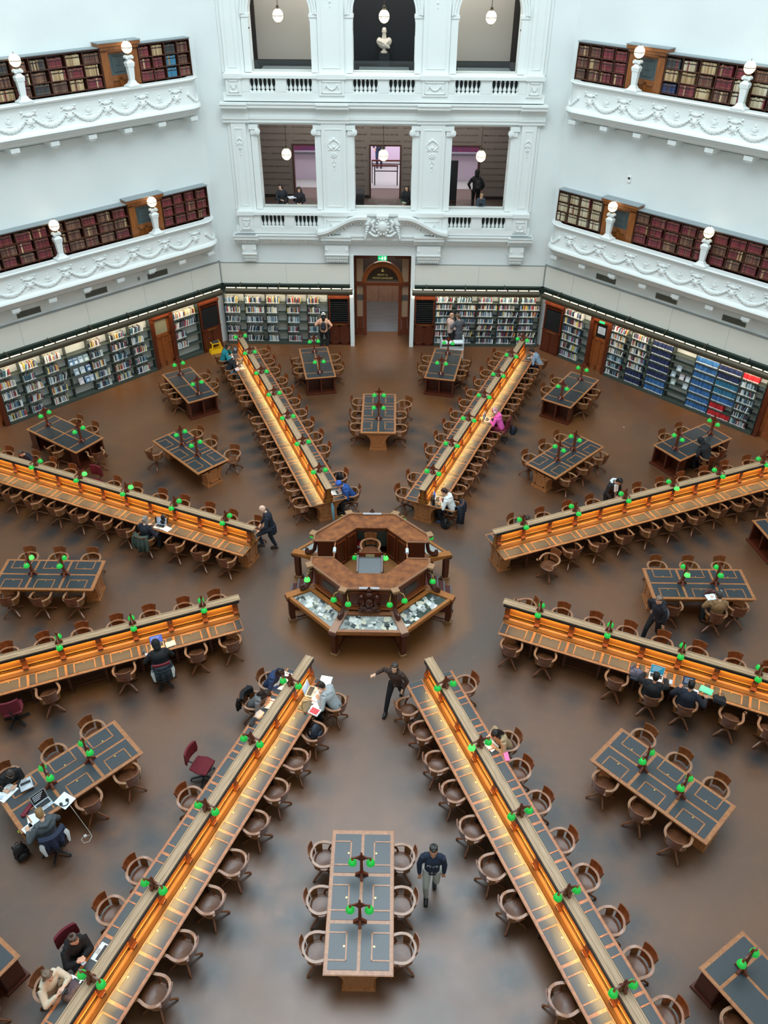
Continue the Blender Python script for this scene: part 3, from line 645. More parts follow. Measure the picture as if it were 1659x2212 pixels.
    m.box(-.68, -.42, -.3, 0, 0, H-.32); m.box(.42, .68, -.3, 0, 0, H-.3); m.box(-.68, .68, -.3, 0, H-.36, H-.28); m.box(-.72, .72, -.36, 0, H-.28, H-.18); m.box(-.78, .78, -.42, 0, H-.18, H-.08); m.build('door_frame', doorw, d)
    m = MB(); m.box(-.8, .8, -.44, 0, H-.08, H-.05); m.build('cornice_cap', greyl2, d)
    m = MB(); m.box(-.42, .42, -.12, -.04, 0, H-.36)
    for x0, x1 in ((-.42, -.3), (-.06, .06), (.3, .42)): m.box(x0, x1, -.16, -.12, 0, 1.28)
    m.box(-.42, .42, -.16, -.12, 1.18, 1.35); m.box(-.42, .42, -.16, -.12, 0, .2); m.box(-.42, -.33, -.16, -.12, 1.35, H-.36); m.box(.33, .42, -.16, -.12, 1.35, H-.36); m.box(-.42, .42, -.16, -.12, H-.44, H-.36)
    lf = m.build('door_leaf', doorw, d)
    m = MB(); m.box(-.33, .33, -.14, -.125, 1.35, H-.44); m.build('glass_pane', etched, d)
    m = MB()
    for x in (-.25, .22): m.box(x, x+.025, -.145, -.14, 1.45, H-.54)
    for z in (1.42, H-.54): m.box(-.2, .2, -.145, -.14, z, z+.025)
    m.box(-.1, .1, -.145, -.14, 1.62, 1.64); m.build('etched_border', mat('etch_line', '2f3a3c', .5), d)
    # bookcases
    secs = [(4.42, 6.46, 4), (-6.2, 2.98, 15)]
    zt = zr+1.2
    for ci, (l0, l1, nb) in enumerate(secs):
        if s < 0: lo, hi = -l1, -l0
        else: lo, hi = l0, l1
        bc = thing('bookcase', 'dark wooden %s bookcase of old bound volumes on the %s %s balcony' % (('short', 'long')[ci], nm, side), 'bookcase', (0, 0, 0), rz)
        m = MB(); m.box(lo, hi, AP-.03, AP, zr-1.03, zt-.03); bw = (hi-lo)/nb
        for k in range(nb+1): x = lo+k*bw; m.box(x-.014, x+.014, AP-.31, AP-.03, zr-1.03, zt-.03)
        m.box(lo, hi, AP-.31, AP, zr-1.03, zr-.93); m.build('carcass', shelfw, bc)
        m = MB(); m.box(lo-.02, hi+.02, AP-.36, AP, zt-.01, zt+.02); m.build('top_cap', greyl2, bc)
        m = MB(); m.box(lo, hi, AP-.33, AP, zt-.06, zt-.01); m.build('cornice', shelfw, bc)
        for q in range(5):
            z = zt-.08-.365*(q+1)
            m = MB(); m.box(lo, hi, AP-.3, AP-.02, z, z+.022); m.build('shelf', mat('shelf_board', '54301f', .4), bc)
            if q > 3: continue
            for k in range(nb):
                kk = (nb-1-k) if s > 0 else k          # bay index counted from the far corner
                if ci == 0: pal = {(-45, 2): ['red', 'red', 'tan', 'brown'], (45, 2): ['brown', 'brown', 'red', 'red'], (-45, 1): ['red'], (45, 1): ['cream']}[(a, lvl)]
                else: pal = {(-45, 2): ['brown', 'tan', 'red', 'tan', 'brown', 'dark'], (45, 2): ['dark', 'tan', 'tan', 'red', 'red', 'brown', 'cream', 'cream'], (-45, 1): ['red', 'brown', 'red', 'brown', 'brown', 'brown', 'red'], (45, 1): ['brown', 'red', 'red', 'red']}[(a, lvl)]
                c = pal[(kk+(q if ci else 0)) % len(pal)] if rb.random() < .75 else rb.choice(pal)
                if q == 3 and (lvl == 1 or ci or rb.random() < .4): continue
                if lvl == 2 and a == -45 and ci == 0: c = ['brown', 'cream' if q == 0 else 'teal', 'red', 'red'][kk % 4] if q else ['brown', 'dark', 'tan', 'red'][kk % 4]
                if lvl == 2 and a == 45 and ci == 1 and kk == 0: c = ['dark', 'tan', 'navy'][q % 3]
                x = lo+k*bw+.025; xe = lo+(k+1)*bw-.03-(rb.random()*.08)
                base = rb.choice([.045, .05, .055, .06]); h = rb.uniform(.27, .315); hh = h
                while x+base < xe:
                    w = base*rb.uniform(.8, 1.15)
                    if rb.random() < .12: cc = rb.choice(['tan', 'brown', 'red'])
                    else: cc = c
                    if not inframe(at(a, AP-.3, x, z+.1), 30): x += w; continue
                    BOOKS.append(('gallery', a, x, AP-.285+rb.uniform(0, .02), z+.022, w-.003, hh+rb.uniform(-.012, .012), .2, rb.choice(PAL[cc]), 0,
                        '%s shelf, %s bay from the %s, %s %s balcony' % (ORD[q], ORD[kk], 'door' if ci else 'corner', nm, side), cc)); x += w
for a, s in ((-45, 1), (45, -1)):
    gallery(a, s, 10.6, 2); gallery(a, s, 5.57, 1)
# thermostat and vents
th = thing('thermostat', 'small white wall thermostat on the plain wall above the lower right balcony', 'thermostat', at(45, AP, -3.71, 7.64), RZ(45))
m = MB(); m.box(-.07, .07, -.05, 0, -.11, .11); m.build('case', mat('white_plastic', 'e8e8e6', .4), th, bevel=.01)
m = MB(); m.box(-.045, .045, -.055, -.05, .0, .07); m.build('screen', black, th)
th = thing('thermostat', 'tiny grey wall sensor below the lower left balcony near the corner', 'sensor', at(-45, AP, 3.07, 3.84), RZ(-45))
m = MB(); m.box(-.04, .04, -.04, 0, -.06, .06); m.build('case', mat('grey_plastic', '8b8d8a', .4), th)
for a, ls in ((-45, (3.92, 1.25, -1.42)), (45, (-3.95, -1.27, 1.45))):
    for i, l in enumerate(ls):
        v = thing('wall_vent', 'grey louvred wall vent below the lower %s balcony, %s from the far corner' % ('left' if a < 0 else 'right', ORD[i]), 'vent', at(a, AP, l, 3.8), RZ(a), 'vents below the balconies')
        m = MB(); m.box(-.45, .45, -.02, 0, -.11, .11); m.build('frame', mat('vent_frame', '6f6d62', .5), v)
        m = MB()
        for k in range(8): m.box(-.42, -.01, -.03, -.02, -.09+.024*k, -.08+.024*k); m.box(.01, .42, -.03, -.02, -.09+.024*k, -.08+.024*k)
        m.build('louvres', mat('vent_slats', '4f4d43', .5), v)
# panel belt below the balconies on the side walls
for a, tn in ((-45, 36), (45, 39)):
    m = MB(); m.box(-HW, HW, AP-.045, AP, 2.65, 3.54); struct(m, 'trim_%d' % tn, panelw, rz=RZ(a), label='off white panels above the ground floor shelves')
    m = MB(); m.box(-HW, HW, AP-.06, AP, 3.54, 3.6)
    for l in (-4.4, -1.9, .73, 3.2, 5.4) if a < 0 else (-5.4, -3.2, -.9, 1.4, 4): m.box(l-.004, l+.004, AP-.048, AP-.04, 2.65, 3.54)
    s = 1 if a < 0 else -1; m.box(s*(HW-.05), s*(HW-.01), AP-.07, AP, 2.65, 3.6)
    struct(m, 'trim_%d' % (tn+1), greyl, rz=RZ(a), label='grey strip along the top of the off white panels')
for a, tn in ((-45, 42), (0, 43), (45, 44)):
    m = MB()
    if a: m.box(-HW, HW, AP-.2, AP, 2.3, 2.65)
    else: m.box(-HW, -1.37, AP-.2, AP, 2.3, 2.65); m.box(1.37, HW, AP-.2, AP, 2.3, 2.65)
    struct(m, 'trim_%d' % tn, dkgreen, rz=RZ(a), label='dark green band above the bookshelves')
# ------------------------------------------------------------------ light beams over the shelves
def beam(a, lo, hi, label):
    d = AP-.52; t = thing('light_beam', label, 'light fixture', (0, 0, 0), RZ(a))
    m = MB(); m.tube([(lo, d, 2.5), (hi, d, 2.5)], .13, 16); m.build('housing', bronze, t)
    n = max(1, round((hi-lo)/.44)); w = (hi-lo)/n
    m = MB()
    for k in range(n): m.box(lo+k*w+.035, lo+(k+1)*w-.035, d-.02, d+.025, 2.615, 2.645)
    o = m.build('lit_strip', glow, t)
    m = MB(); x = lo+.6
    while x < hi: m.bar((x, d, 2.62), (x, AP-.1, 2.7), .03, .03); x += 1.65
    m.build('arm', bronze, t)
    L = hi-lo
    area('shelf_light', at(a, d+.03, (lo+hi)/2, 2.35), (radians(18), 0, RZ(a)), L, .1, 6.5*L, (1, .86, .64))
beam(-45, -6.6, 6.42, 'long bronze light fixture with glowing strips above the left wall shelves')
beam(0, -6.6, -1.25, 'long bronze light fixture with glowing strips above the shelves left of the entrance')
beam(0, 1.27, 6.6, 'long bronze light fixture with glowing strips above the shelves right of the entrance')
beam(45, -6.42, 6.6, 'long bronze light fixture with glowing strips above the right wall shelves')
# ------------------------------------------------------------------ ground floor shelving
def unit(a, lo, hi, nb, rows, label, fill, pal, key):
    t = thing('shelving_unit', label, 'bookshelf', (0, 0, 0), RZ(a)); D = AP-.34; bw = (hi-lo)/nb
    m = MB(); m.box(lo, hi, AP-.08, AP-.03, .1, 2.3); m.build('back_panel', backp, t)
    m = MB(); m.box(lo, hi, D-.04, AP, 0, .1); m.build('base', steel, t)
    m = MB()
    for k in range(nb+1): x = lo+k*bw; m.box(x-.012, x+.012, D+.0, AP-.03, .1, 2.3)
    m.build('upright', steel, t)
    m = MB(); m.box(lo, hi, D-.02, AP, 2.3, 2.34); m.build('top', steel, t)
    p = 2.18/rows
    for r in range(rows):
        z = .1+(rows-1-r)*p; m = MB(); m.box(lo, hi, D-.03, AP-.06, z, z+.022)
        for k in range(nb): xx = lo+(k+1)*bw-.03; m.tube([(xx, D+.02, z+.02), (xx, D-.02, z+.05), (xx, D-.02, z+.13), (xx, D+.05, z+.16), (xx, D+.2, z+.16)], .007, 4)
        m.build('shelf', steel, t)
        for k in range(nb):
            kk = (nb-1-k) if a < 0 else k
            f, pl = fill(kk, r), pal(kk, r)
            if f <= 0: continue
            x = lo+k*bw+.03; xe = x+(bw-.07)*f; lean = 0
            hb = min(p-.05, .30)
            while x < xe:
                w = rb.uniform(.026, .05) if pl not in ('blue', 'navy', 'scarlet', 'teal') else rb.uniform(.042, .05)
                hh = hb*(rb.uniform(.72, .98) if pl in ('mix', 'cool') else .9)
                if pl in ('mix', 'cool') and rb.random() < .04: lean = rb.choice((0, .15, .22))
                if inframe(at(a, D, x, z), 20):
                    BOOKS.append(('ground', a, x, D+.0+rb.uniform(-.01, .02), z+.022, w-.003, hh, .2, rb.choice(PAL[pl]), lean if pl in ('mix', 'cool') else 0,
                        '%s shelf down, %s bay from the %s, %s' % (ORD[r], ORD[kk], key[0], key[1]), pl))
                x += w+(lean*.1)
    return t
u = random.Random(5)
def f1(k, r): return [.62, .72, .6, .6, .5][k % 5]+u.uniform(-.1, .12)
def f2(k, r): return u.uniform(.7, .97)
def f3(k, r): return u.uniform(.55, .8)
unit(0, -6.78, -2.33, 5, 5, 'grey steel bookshelf left of the entrance, five bays with gaps', lambda k, r: f1(k, r) if not (k == 1 and r == 1) else .95, lambda k, r: 'mix' if r < 2 else 'cool', ('left', 'left of entrance'))
unit(0, 2.28, 6.78, 5, 7, 'grey steel bookshelf right of the entrance, well filled', f2, lambda k, r: 'mix' if r % 3 else 'cool', ('entrance', 'right of entrance'))
unit(-45, 4.1, 5.3, 1, 5, 'narrow half-empty steel bookshelf between the corner cabinet and the left door', lambda k, r: [.9, .85, .4, .45, 0][r], lambda k, r: 'mix', ('corner', 'left wall'))
unit(-45, -3.3, 3.0, 7, 5, 'long grey steel bookshelf along the left wall', lambda k, r: 0 if k == 3 else f3(k, r), lambda k, r: 'mix' if (k+r) % 3 else 'cool', ('door', 'left wall'))
unit(45, -5.4, -4.1, 1, 6, 'narrow steel bookshelf between the corner cabinet and the right door', lambda k, r: .68, lambda k, r: 'mix', ('corner', 'right wall'))
def palR(k, r):
    if k == 0: return 'mix' if r < 4 else 'cool'
    if k == 1: return 'mix' if r < 5 else 'navy'
    if k == 2: return 'navy' if r < 5 else 'blue'
    if k == 4: return 'blue'
    if k == 5: return ['navy', 'navy', 'teal', 'teal', 'blue', 'scarlet', 'scarlet'][r]
    return 'scarlet' if r == 0 else 'cool'
unit(45, -3.1, 3.35, 7, 7, 'long grey steel bookshelf along the right wall with blue bound sets', lambda k, r: 0 if k == 3 else ([.75, .8, .97, 0, .98, .98, .68][k] if not (k == 5 and r == 5) else .6), palR, ('door', 'right wall'))
# magazines standing face out on the two display bays
mg = ['6d8aa3', 'a9b9c4', '9fb0a6', '54799a', '8fa3ad', 'b5c0c4', '42648c', 'c7b8bd', '5b7fa8', 'a3b7c9', 'c4ccd0']
def magazine(a, l, z, col, where, w=.2, h=.27):
    o = thing('magazine', '%s, face out, %s' % where, 'magazine', at(a, AP-.33, l, z+.03), RZ(a), 'face-out magazines on the display shelves')
    m = MB(); m.T = Matrix.Rotation(-.28, 4, 'X'); m.box(-w/2, w/2, -.006, .006, 0, h); m.build('cover', mat('mag_'+col, col, .3), o)
    m = MB(); m.T = Matrix.Rotation(-.28, 4, 'X'); m.box(-w/2+.02, w/2-.02, -.008, -.006, h*.74, h*.92); m.box(-w*.2, w*.3, -.008, -.006, h*.12, h*.5); m.build('cover_print', mat('mag_print', 'd5dadb', .4), o)
cn = ['slate blue magazine', 'pale grey magazine', 'grey-green magazine', 'mid blue magazine', 'misty grey magazine', 'white magazine', 'deep blue magazine', 'pinkish journal', 'bright blue magazine', 'light blue magazine', 'silver journal']
k = 0
for r, ls in ((1, (.14, -.08, -.3, .34)), (2, (.2, -.05, -.3)), (3, (.1, -.16, -.34))):
    for i, l in enumerate(ls):
        magazine(-45, -.15-l-.04*r*0, .1+(4-r)*2.18/5, mg[k % 11], (cn[k % 11], '%s shelf of the left wall display bay' % ORD[r])); k += 1
for i, (r, l) in enumerate(((2, -.1), (3, -.28), (3, .08), (3, .34), (4, -.22), (4, .3))):
    magazine(45, .13+l, .1+(6-r)*2.18/7, mg[(i*3+1) % 11], (cn[(i*3+1) % 11], '%s shelf of the right wall display bay' % ORD[r]), .2, .23)
# cabinets and doors of the ground floor
def cabinet(a, lo, hi, label, kind):
    c = thing('cabinet', label, 'cabinet', at(a, AP, (lo+hi)/2, 0), RZ(a)); w = hi-lo; h = w/2
    m = MB(); m.box(-h, h, -.38, 0, 0, 1.0); m.box(-h, -h+.06, -.38, 0, 1.0, 2.2); m.box(h-.06, h, -.38, 0, 1.0, 2.2); m.box(-h, h, -.05, 0, 1.0, 2.2); m.box(-h-.02, h+.02, -.42, 0, 2.14, 2.24); m.box(-h-.01, h+.01, -.4, 0, .98, 1.03); m.box(-h-.01, h+.01, -.4, 0, 0, .06)
    m.build('carcass', redw, c)
    for s_ in (-1, 1):
        m = MB(); x0, x1 = sorted((s_*.012, s_*(h-.03))); m.box(x0, x1, -.4, -.38, .08, .95)
        for q in ((x0, x1, .08, .14), (x0, x1, .88, .95), (x0, x0+.05, .08, .95), (x1-.05, x1, .08, .95)): m.box(q[0], q[1], -.41, -.4, q[2], q[3])
        dd = m.build('door', redw, c)
        if s_ < 0: m = MB(); m.ell((-.2, -.415, .62), (.03, .012, .045), 8, 5); m.build('lock_plate', bronze, dd)
    m = MB(); m.box(-.22, .22, -.43, -.4, .96, .975); m.build('pull_bar', brass, c)
    if kind == 'louvre':
        for k in range(11): m = MB(); z = 1.08+k*.095; m.hexa([(-h+.06, -.37, z), (h-.06, -.37, z), (h-.06, -.27, z+.05), (-h+.06, -.27, z+.05), (-h+.06, -.37, z+.02), (h-.06, -.37, z+.02), (h-.06, -.27, z+.07), (-h+.06, -.27, z+.07)]); m.build('louvre', black, c)
        m = MB(); m.box(-h+.06, h-.06, -.2, -.05, 1.0, 2.14); m.build('dark_recess', mat('dark_recess', '0b0b0c', .8), c)
    else:
        m = MB(); m.box(-h+.07, h-.07, -.36, -.3, 1.05, 1.92); m.build('board', mat('black_board', '15191c', .35), c)
        m = MB()
        for k in range(5): m.box(-h+.06, h-.06, -.37, -.3, 1.97+k*.034, 1.985+k*.034)
        m.build('vent_slats', redw, c)
cabinet(0, -2.28, -1.4, 'red wooden cabinet with black louvres just left of the entrance', 'louvre')
cabinet(0, 1.4, 2.25, 'red wooden cabinet with black louvres just right of the entrance', 'louvre')
cabinet(-45, 5.35, 6.3, 'red wooden corner cabinet with a black board, left wall', 'board')
cabinet(45, -6.35, -5.45, 'red wooden corner cabinet with a black board, right wall', 'board')
def door(a, lo, hi, label, n, sign=False):
    w = (hi-lo)/2; o = thing('panelled_door', label, 'door', at(a, AP, (lo+hi)/2, 0), RZ(a))
    m = MB(); m.box(-w-.1, -w+.06, -.36, 0, 0, 2.3); m.box(w-.06, w+.1, -.36, 0, 0, 2.3); m.box(-w-.1, w+.1, -.36, 0, 2.16, 2.3); m.build('door_frame', redw, o)
    m = MB(); m.box(-w+.06, w-.06, -.2, -.14, 0, 2.16); x = w-.06
    for x0, x1, z0, z1 in ((-x, -x+.1, 0, 2.16), (x-.1, x, 0, 2.16), (-.05, .05, 0, 1.35), (-x, x, 0, .22), (-x, x, 1.3, 1.45), (-x, x, 2.04, 2.16)): m.box(x0, x1, -.23, -.2, z0, z1)
    m.build('door_leaf', mat('door_oak', '7a3f1b', .35, col2='8a4b22', scale=(2, 2, 6)), o)
    m = MB(); m.box(-x+.1, x-.1, -.215, -.2, 1.45, 2.04); m.build('window', black if sign else mat('door_glass', '8d8468', .15), o)
    m = MB(); m.lathe([(0, -.03), (.025, -.03), (.03, 0), (0, .01)], c=(x-.05, -.25, 1.05), n=8); m.build('door_knob', brass, o)
    if sign:
        m = MB(); m.box(-.17, .17, -.225, -.215, 1.62, 1.92); m.build('notice', mat('paper_notice', 'c3cbd6', .5), o)
        m = MB()
        for k in range(5): m.box(-.13, .13-.03*(k % 2), -.228, -.225, 1.66+k*.05, 1.672+k*.05)
        m.build('notice_lines', mat('ink', '5d6673', .6), o)
door(-45, 3.12, 3.98, 'panelled wooden door with a glass pane in the left wall', 1)
door(45, -4.0, -3.2, 'panelled wooden door with a white notice in the right wall', 2, True)
door(45, 3.5, 4.5, 'dark panelled door past the blue books at the right edge', 3)
door(-45, -4.5, -3.42, 'dark panelled door at the left edge beyond the long shelf', 4)
m = MB(); m.box(-.12, .12, -.04, 0, -.035, .035)
o = m.build('exit_sign', mat('exit_green', '10a860', .4, emit=.9), None, at(45, AP-.37, -3.55, 2.2), RZ(45)); tag(o, 'tiny lit green exit sign above the right wall door', 'sign')
# ------------------------------------------------------------------ books
pages = mat('book_pages', 'cfc6b2', .8); tagm = mat('spine_label', 'e6e6e2', .6); gilt = mat('gilt_band', 'a98a55', .4); darkband = mat('dark_band', '2a1c1a', .5)
BM = {}
def bookmat(c):
    return mat('cloth_'+c, c, .55)
def book_shape(m, kind, w, h, dep, ci, pg, lb, bd):
    m.mi = ci; m.box(0, w, 0, .006, 0, h); m.box(0, .003, .006, dep, 0, h); m.box(w-.003, w, .006, dep, 0, h)
    m.mi = pg; m.box(.003, w-.003, .006, dep-.008, .004, h-.006)
    if kind == 'ground': m.mi = lb; m.box(.002, w-.002, -.002, 0, .012, .045)
    else:
        m.mi = bd; m.box(0, w, -.002, 0, h*.68, h*.8); m.mi = lb; m.box(0, w, -.0015, 0, h*.18, h*.2); m.box(0, w, -.0015, 0, h*.88, h*.9)
NMC = dict(red='dark red leather', brown='brown leather', tan='tan leather', cream='cream', dark='near-black', blue='blue cloth', navy='navy cloth', teal='teal blue cloth', scarlet='bright red', mix='mixed-colour', cool='cool-toned')
CN = {'d9d5cb': 'off-white', 'c9c6bd': 'pale grey', '3a4a63': 'steel blue', '27303c': 'charcoal', '8a3a3e': 'maroon', '5d7d99': 'mid blue', 'e4e1d8': 'white', 'b8a27a': 'sand', '43585a': 'grey-green', '6a4a5e': 'plum', 'b9c4cc': 'ice blue', '202428': 'black', '9fb3bf': 'light blue', 'a5493f': 'brick red', 'd0b95e': 'yellow',
      '8ea3ad': 'grey-blue', 'b7c5c9': 'pale blue', '40596b': 'slate', '5f7f92': 'blue-grey', 'd6dcda': 'white', '2c3947': 'dark slate', '77929b': 'dusty blue', 'a9b7b2': 'pale green', '39606e': 'petrol', '5a4a55': 'dull purple'}
def emit_books():
    for kind in ('ground', 'gallery'):
        bs = [b for b in BOOKS if b[0] == kind]
        def size(b): P = at(b[1], b[3], b[2], b[4]); x, y, w = project(P); return -(b[6]*b[5]**.5)/w**1.5
        bs.sort(key=size); head, rest = bs[:300], bs[300:]
        for b in head:
            _, a, l, d, z, w, h, dep, col, lean, where, pl = b
            w = round(w/.004)*.004; h = round(h/.015)*.015; key = (kind, w, h, col)
            if key not in BM:
                m = MB(); book_shape(m, kind, w, h, dep, 0, 1, 2, 3); BM[key] = m.mesh('book', [bookmat(col), pages, tagm if kind == 'ground' else gilt, darkband])
            o = bpy.data.objects.new('book' if kind == 'ground' else 'bound_volume', BM[key]); COL.objects.link(o); o.location = at(a, d, l, z+(lean*w*.9)); o.rotation_euler = (0, lean, RZ(a)) if lean else (0, 0, RZ(a))
            tag(o, '%s %s, %s' % (CN.get(col, NMC[pl]), 'book' if kind == 'ground' else 'bound volume', where), 'book' if kind == 'ground' else 'antique volume', ('books: ' if kind == 'ground' else 'volumes: ')+where+', '+CN.get(col, NMC[pl]))
        for side in ((-45, 0, 45) if kind == 'ground' else (-45, 45)):
            m = MB(); cols = []; 
            for b in rest:
                _, a, l, d, z, w, h, dep, col, lean, where, pl = b
                if a != side: continue
                if col not in cols: cols.append(col)
                m.T = Matrix.Translation(at(a, d, l, z+lean*w*.9)) @ Matrix.Rotation(RZ(a), 4, 'Z') @ Matrix.Rotation(lean, 4, 'Y')
                book_shape(m, kind, w, h, dep, 3+cols.index(col), 0, 1, 2)
            if not m.v: continue
            o = m.build('shelved_books', [pages, tagm if kind == 'ground' else gilt, darkband]+[bookmat(c) for c in cols])
            tag(o, 'rows of books filling the rest of the %s' % {('ground', -45): 'left ground floor wall shelves', ('ground', 0): 'shelves either side of the entrance', ('ground', 45): 'right ground floor wall shelves', ('gallery', -45): 'left balcony bookcases', ('gallery', 45): 'right balcony bookcases'}[(kind, side)], 'books', kind='stuff')
emit_books()
# ------------------------------------------------------------------ chairs
def curve_slab(m, r0, r1, z0, z1, a0, a1, n=10, cx=0, cy=0, flare=0.0):
    """bent board between radii r0..r1, angles a0..a1 (deg, 0 = back of chair)"""
    rows = []
    for k in range(n+1):
        a = radians(a0+(a1-a0)*k/n); s_, c_ = sin(a), -cos(a)
        rows.append([(cx+s_*r, cy+c_*r, z) for r, z in ((r0, z0), (r1, z0), (r1+flare, z1), (r0+flare, z1), (r0, z0))])
    m.grid(rows); m.add([rows[0][i] for i in range(4)], [(0, 1, 2, 3)]); m.add([rows[-1][i] for i in range(4)], [(3, 2, 1, 0)])
def chair_proto():
    t = thing('swivel_armchair', 'x', 'chair')
    m = MB(); rows = []
    for rr, dz in ((.0, -.018), (.4, -.014), (.75, -.004), (.95, .0), (1.0, -.006), (1.0, -.032), (.9, -.045), (0, -.045)):
        rows.append([(.235*rr*(abs(cos(a))**.8)*(1 if cos(a) > 0 else -1), .02+.235*rr*(abs(sin(a))**.8)*(1 if sin(a) > 0 else -1), .465+dz) for a in [2*pi*k/20 for k in range(20)]])
    m.grid(rows[::-1], closed=True); m.build('seat', mat('oak_seat', '54301d', .27, col2='75492e', scale=(1, 1, 1), noise=5), t)
    m = MB(); pts = []        # horseshoe arm rail, flat on top
    ctl = [(-.262, .245), (-.235, .2), (-.24, .14), (-.262, .06), (-.27, -.02)]+[(-.265*cos(radians(q)), -.04-.225*sin(radians(q))) for q in range(10, 171, 16)]+[(.27, -.02), (.262, .06), (.24, .14), (.235, .2), (.262, .245)]
    rows = []
    for i, (x, y) in enumerate(ctl):
        x0, y0 = ctl[max(0, i-1)]; x1, y1 = ctl[min(len(ctl)-1, i+1)]; dx, dy = x1-x0, y1-y0; L = hypot(dx, dy); nx, ny = -dy/L, dx/L
        w = .036 if i in (0, len(ctl)-1) else .027
        z = .685+(.012 if 5 < i < len(ctl)-6 else 0)
        rows.append([(x+nx*w, y+ny*w, z-.028), (x-nx*w, y-ny*w, z-.028), (x-nx*w, y-ny*w, z), (x+nx*w, y+ny*w, z), (x+nx*w, y+ny*w, z-.028)])
    m.grid(rows[::-1]); m.add(rows[0][:4], [(3, 2, 1, 0)]); m.add(rows[-1][:4], [(0, 1, 2, 3)])
    for s_ in (-1, 1): m.lathe([(0, -.028), (.04, -.028), (.04, 0), (0, 0)], c=(s_*.262, .25, .685), n=10)
    m.build('arm_rail', chairt, t)
    m = MB(); curve_slab(m, .205, .228, .5, .87, -37, 37, 10, 0, -.035, .085); bp = m.build('back_panel', chairw, t)
    m = MB()
    for a in (-12, 0, 12): curve_slab(m, .226, .2535, .60, .615, a-(3 if a else 5), a+(3 if a else 5), 2, 0, -.035, .0015)
    m.build('slots', mat('slot_shade', '1c0f08', .6), bp)  # dark boxes on the face, the shade inside the slots as colour
    for a in (-66, 66):
        m = MB(); curve_slab(m, .222, .238, .45, .66, a-17, a+17, 5, 0, -.035, .012); m.build('side_slat', mat('oak_slat', '7c4f28', .35), t)
    for s_ in (-1, 1):
        m = MB(); m.tube([(s_*.215, .06, .44), (s_*.25, .09, .54), (s_*.235, .12, .6), (s_*.25, .13, .66)], [.028, .022, .026, .034], 6, flat=.6); m.build('arm_post', chairw, t)
    m = MB(); m.lathe([(.05, .14), (.035, .2), (.028, .28), (.035, .36), (.1, .4), (.12, .42)], n=10); m.build('column', chairw, t)
    for k in range(4):
        a = radians(45+90*k); m = MB(); c_, s_ = cos(a), sin(a)
        m.tube([(c_*.03, s_*.03, .2), (c_*.12, s_*.12, .17), (c_*.22, s_*.22, .10), (c_*.3, s_*.3, .055)], [.03, .028, .024, .024], 6, flat=.9)
        m.ell((c_*.305, s_*.305, .028), .028, 6, 5); m.build('foot', chairw, t)
    return freeze(t)
CH = chair_proto()
def rot_face(dx, dy): return math.atan2(-dx, dy)       # rotation that turns local +y to (dx,dy)
rc = random.Random(4)
CHAIRS = []
def chair(P, rz, label, group):
    if not inframe(P+Vector((0, 0, .5)), 45): return
    put(CH, (P.x, P.y, 0), rz, label, group); CHAIRS.append(P)
# ------------------------------------------------------------------ lamps
green = mat('green_glass_shade', '0aa83c', .16, emit=.26, ecol=(.03, .85, .10), coat=.5)
green_on = mat('green_glass_shade_lit', '30c84a', .16, emit=.9, ecol=(.12, .95, .14), coat=.5)
lampw = mat('lamp_timber', '5a2614', .35, col2='6d3219')
def shade_parts(t, x, y, z, lit):
    m = MB(); m.lathe([(.085, 0), (.083, .025), (.07, .065), (.045, .095), (.028, .108), (.0, .11)], c=(x, y, z-.11), n=14); sh = m.build('lamp_shade', green_on if lit else green, t)
    m = MB(); m.lathe([(.028, -.005), (.022, .03), (.012, .045), (.01, .07)], c=(x, y, z), n=8); m.build('brass_holder', brass, sh)
def lamp_proto(h, arm, foot, lit, name='double_lamp'):
    t = thing(name, 'x', 'lamp')
    m = MB(); m.hexa([(-.035, -.035, 0), (.035, -.035, 0), (.035, .035, 0), (-.035, .035, 0), (-.022, -.022, h-.04), (.022, -.022, h-.04), (.022, .022, h-.04), (-.022, .022, h-.04)]); m.ell((0, 0, h-.02), (.022, .022, .03), 8, 6); m.build('post', lampw, t)
    m = MB()
    for s_ in (-1, 1):
        pl = [(0, h-.06), (s_*.03, h-.1), (s_*.09, h-.15), (s_*(arm-.03), h-.17), (s_*(arm+.02), h-.16), (s_*(arm+.02), h-.185), (s_*(arm-.05), h-.2), (s_*.08, h-.2), (s_*.03, h-.26), (0, h-.3)]
        m.prism(pl if s_ < 0 else pl[::-1], -.013, .013, 'y')
    m.build('crossbar', lampw, t)
    m = MB()
    for dx, dy in ((1, 0), (-1, 0), (0, 1), (0, -1)):
        m.hexa([(dx*foot-abs(dy)*.025, dy*foot-abs(dx)*.025, 0), (dx*foot+abs(dy)*.025, dy*foot+abs(dx)*.025, 0), (abs(dy)*.025+dx*.02, abs(dx)*.025+dy*.02, 0), (-abs(dy)*.025+dx*.02, -abs(dx)*.025+dy*.02, 0),
                (dx*foot-abs(dy)*.025, dy*foot-abs(dx)*.025, .03), (dx*foot+abs(dy)*.025, dy*foot+abs(dx)*.025, .03), (abs(dy)*.025+dx*.02, abs(dx)*.025+dy*.02, .13), (-abs(dy)*.025+dx*.02, -abs(dx)*.025+dy*.02, .13)])
    m.build('base', lampw, t)
    for s_ in (-1, 1): shade_parts(t, s_*arm, 0, h-.25, (s_ > 0) and lit)
    return freeze(t)
LT = lamp_proto(.80, .175, .13, 0); LTL = lamp_proto(.80, .175, .13, 1)
LR = lamp_proto(.36, .2, .09, 0); LRL = lamp_proto(.36, .2, .09, 1)
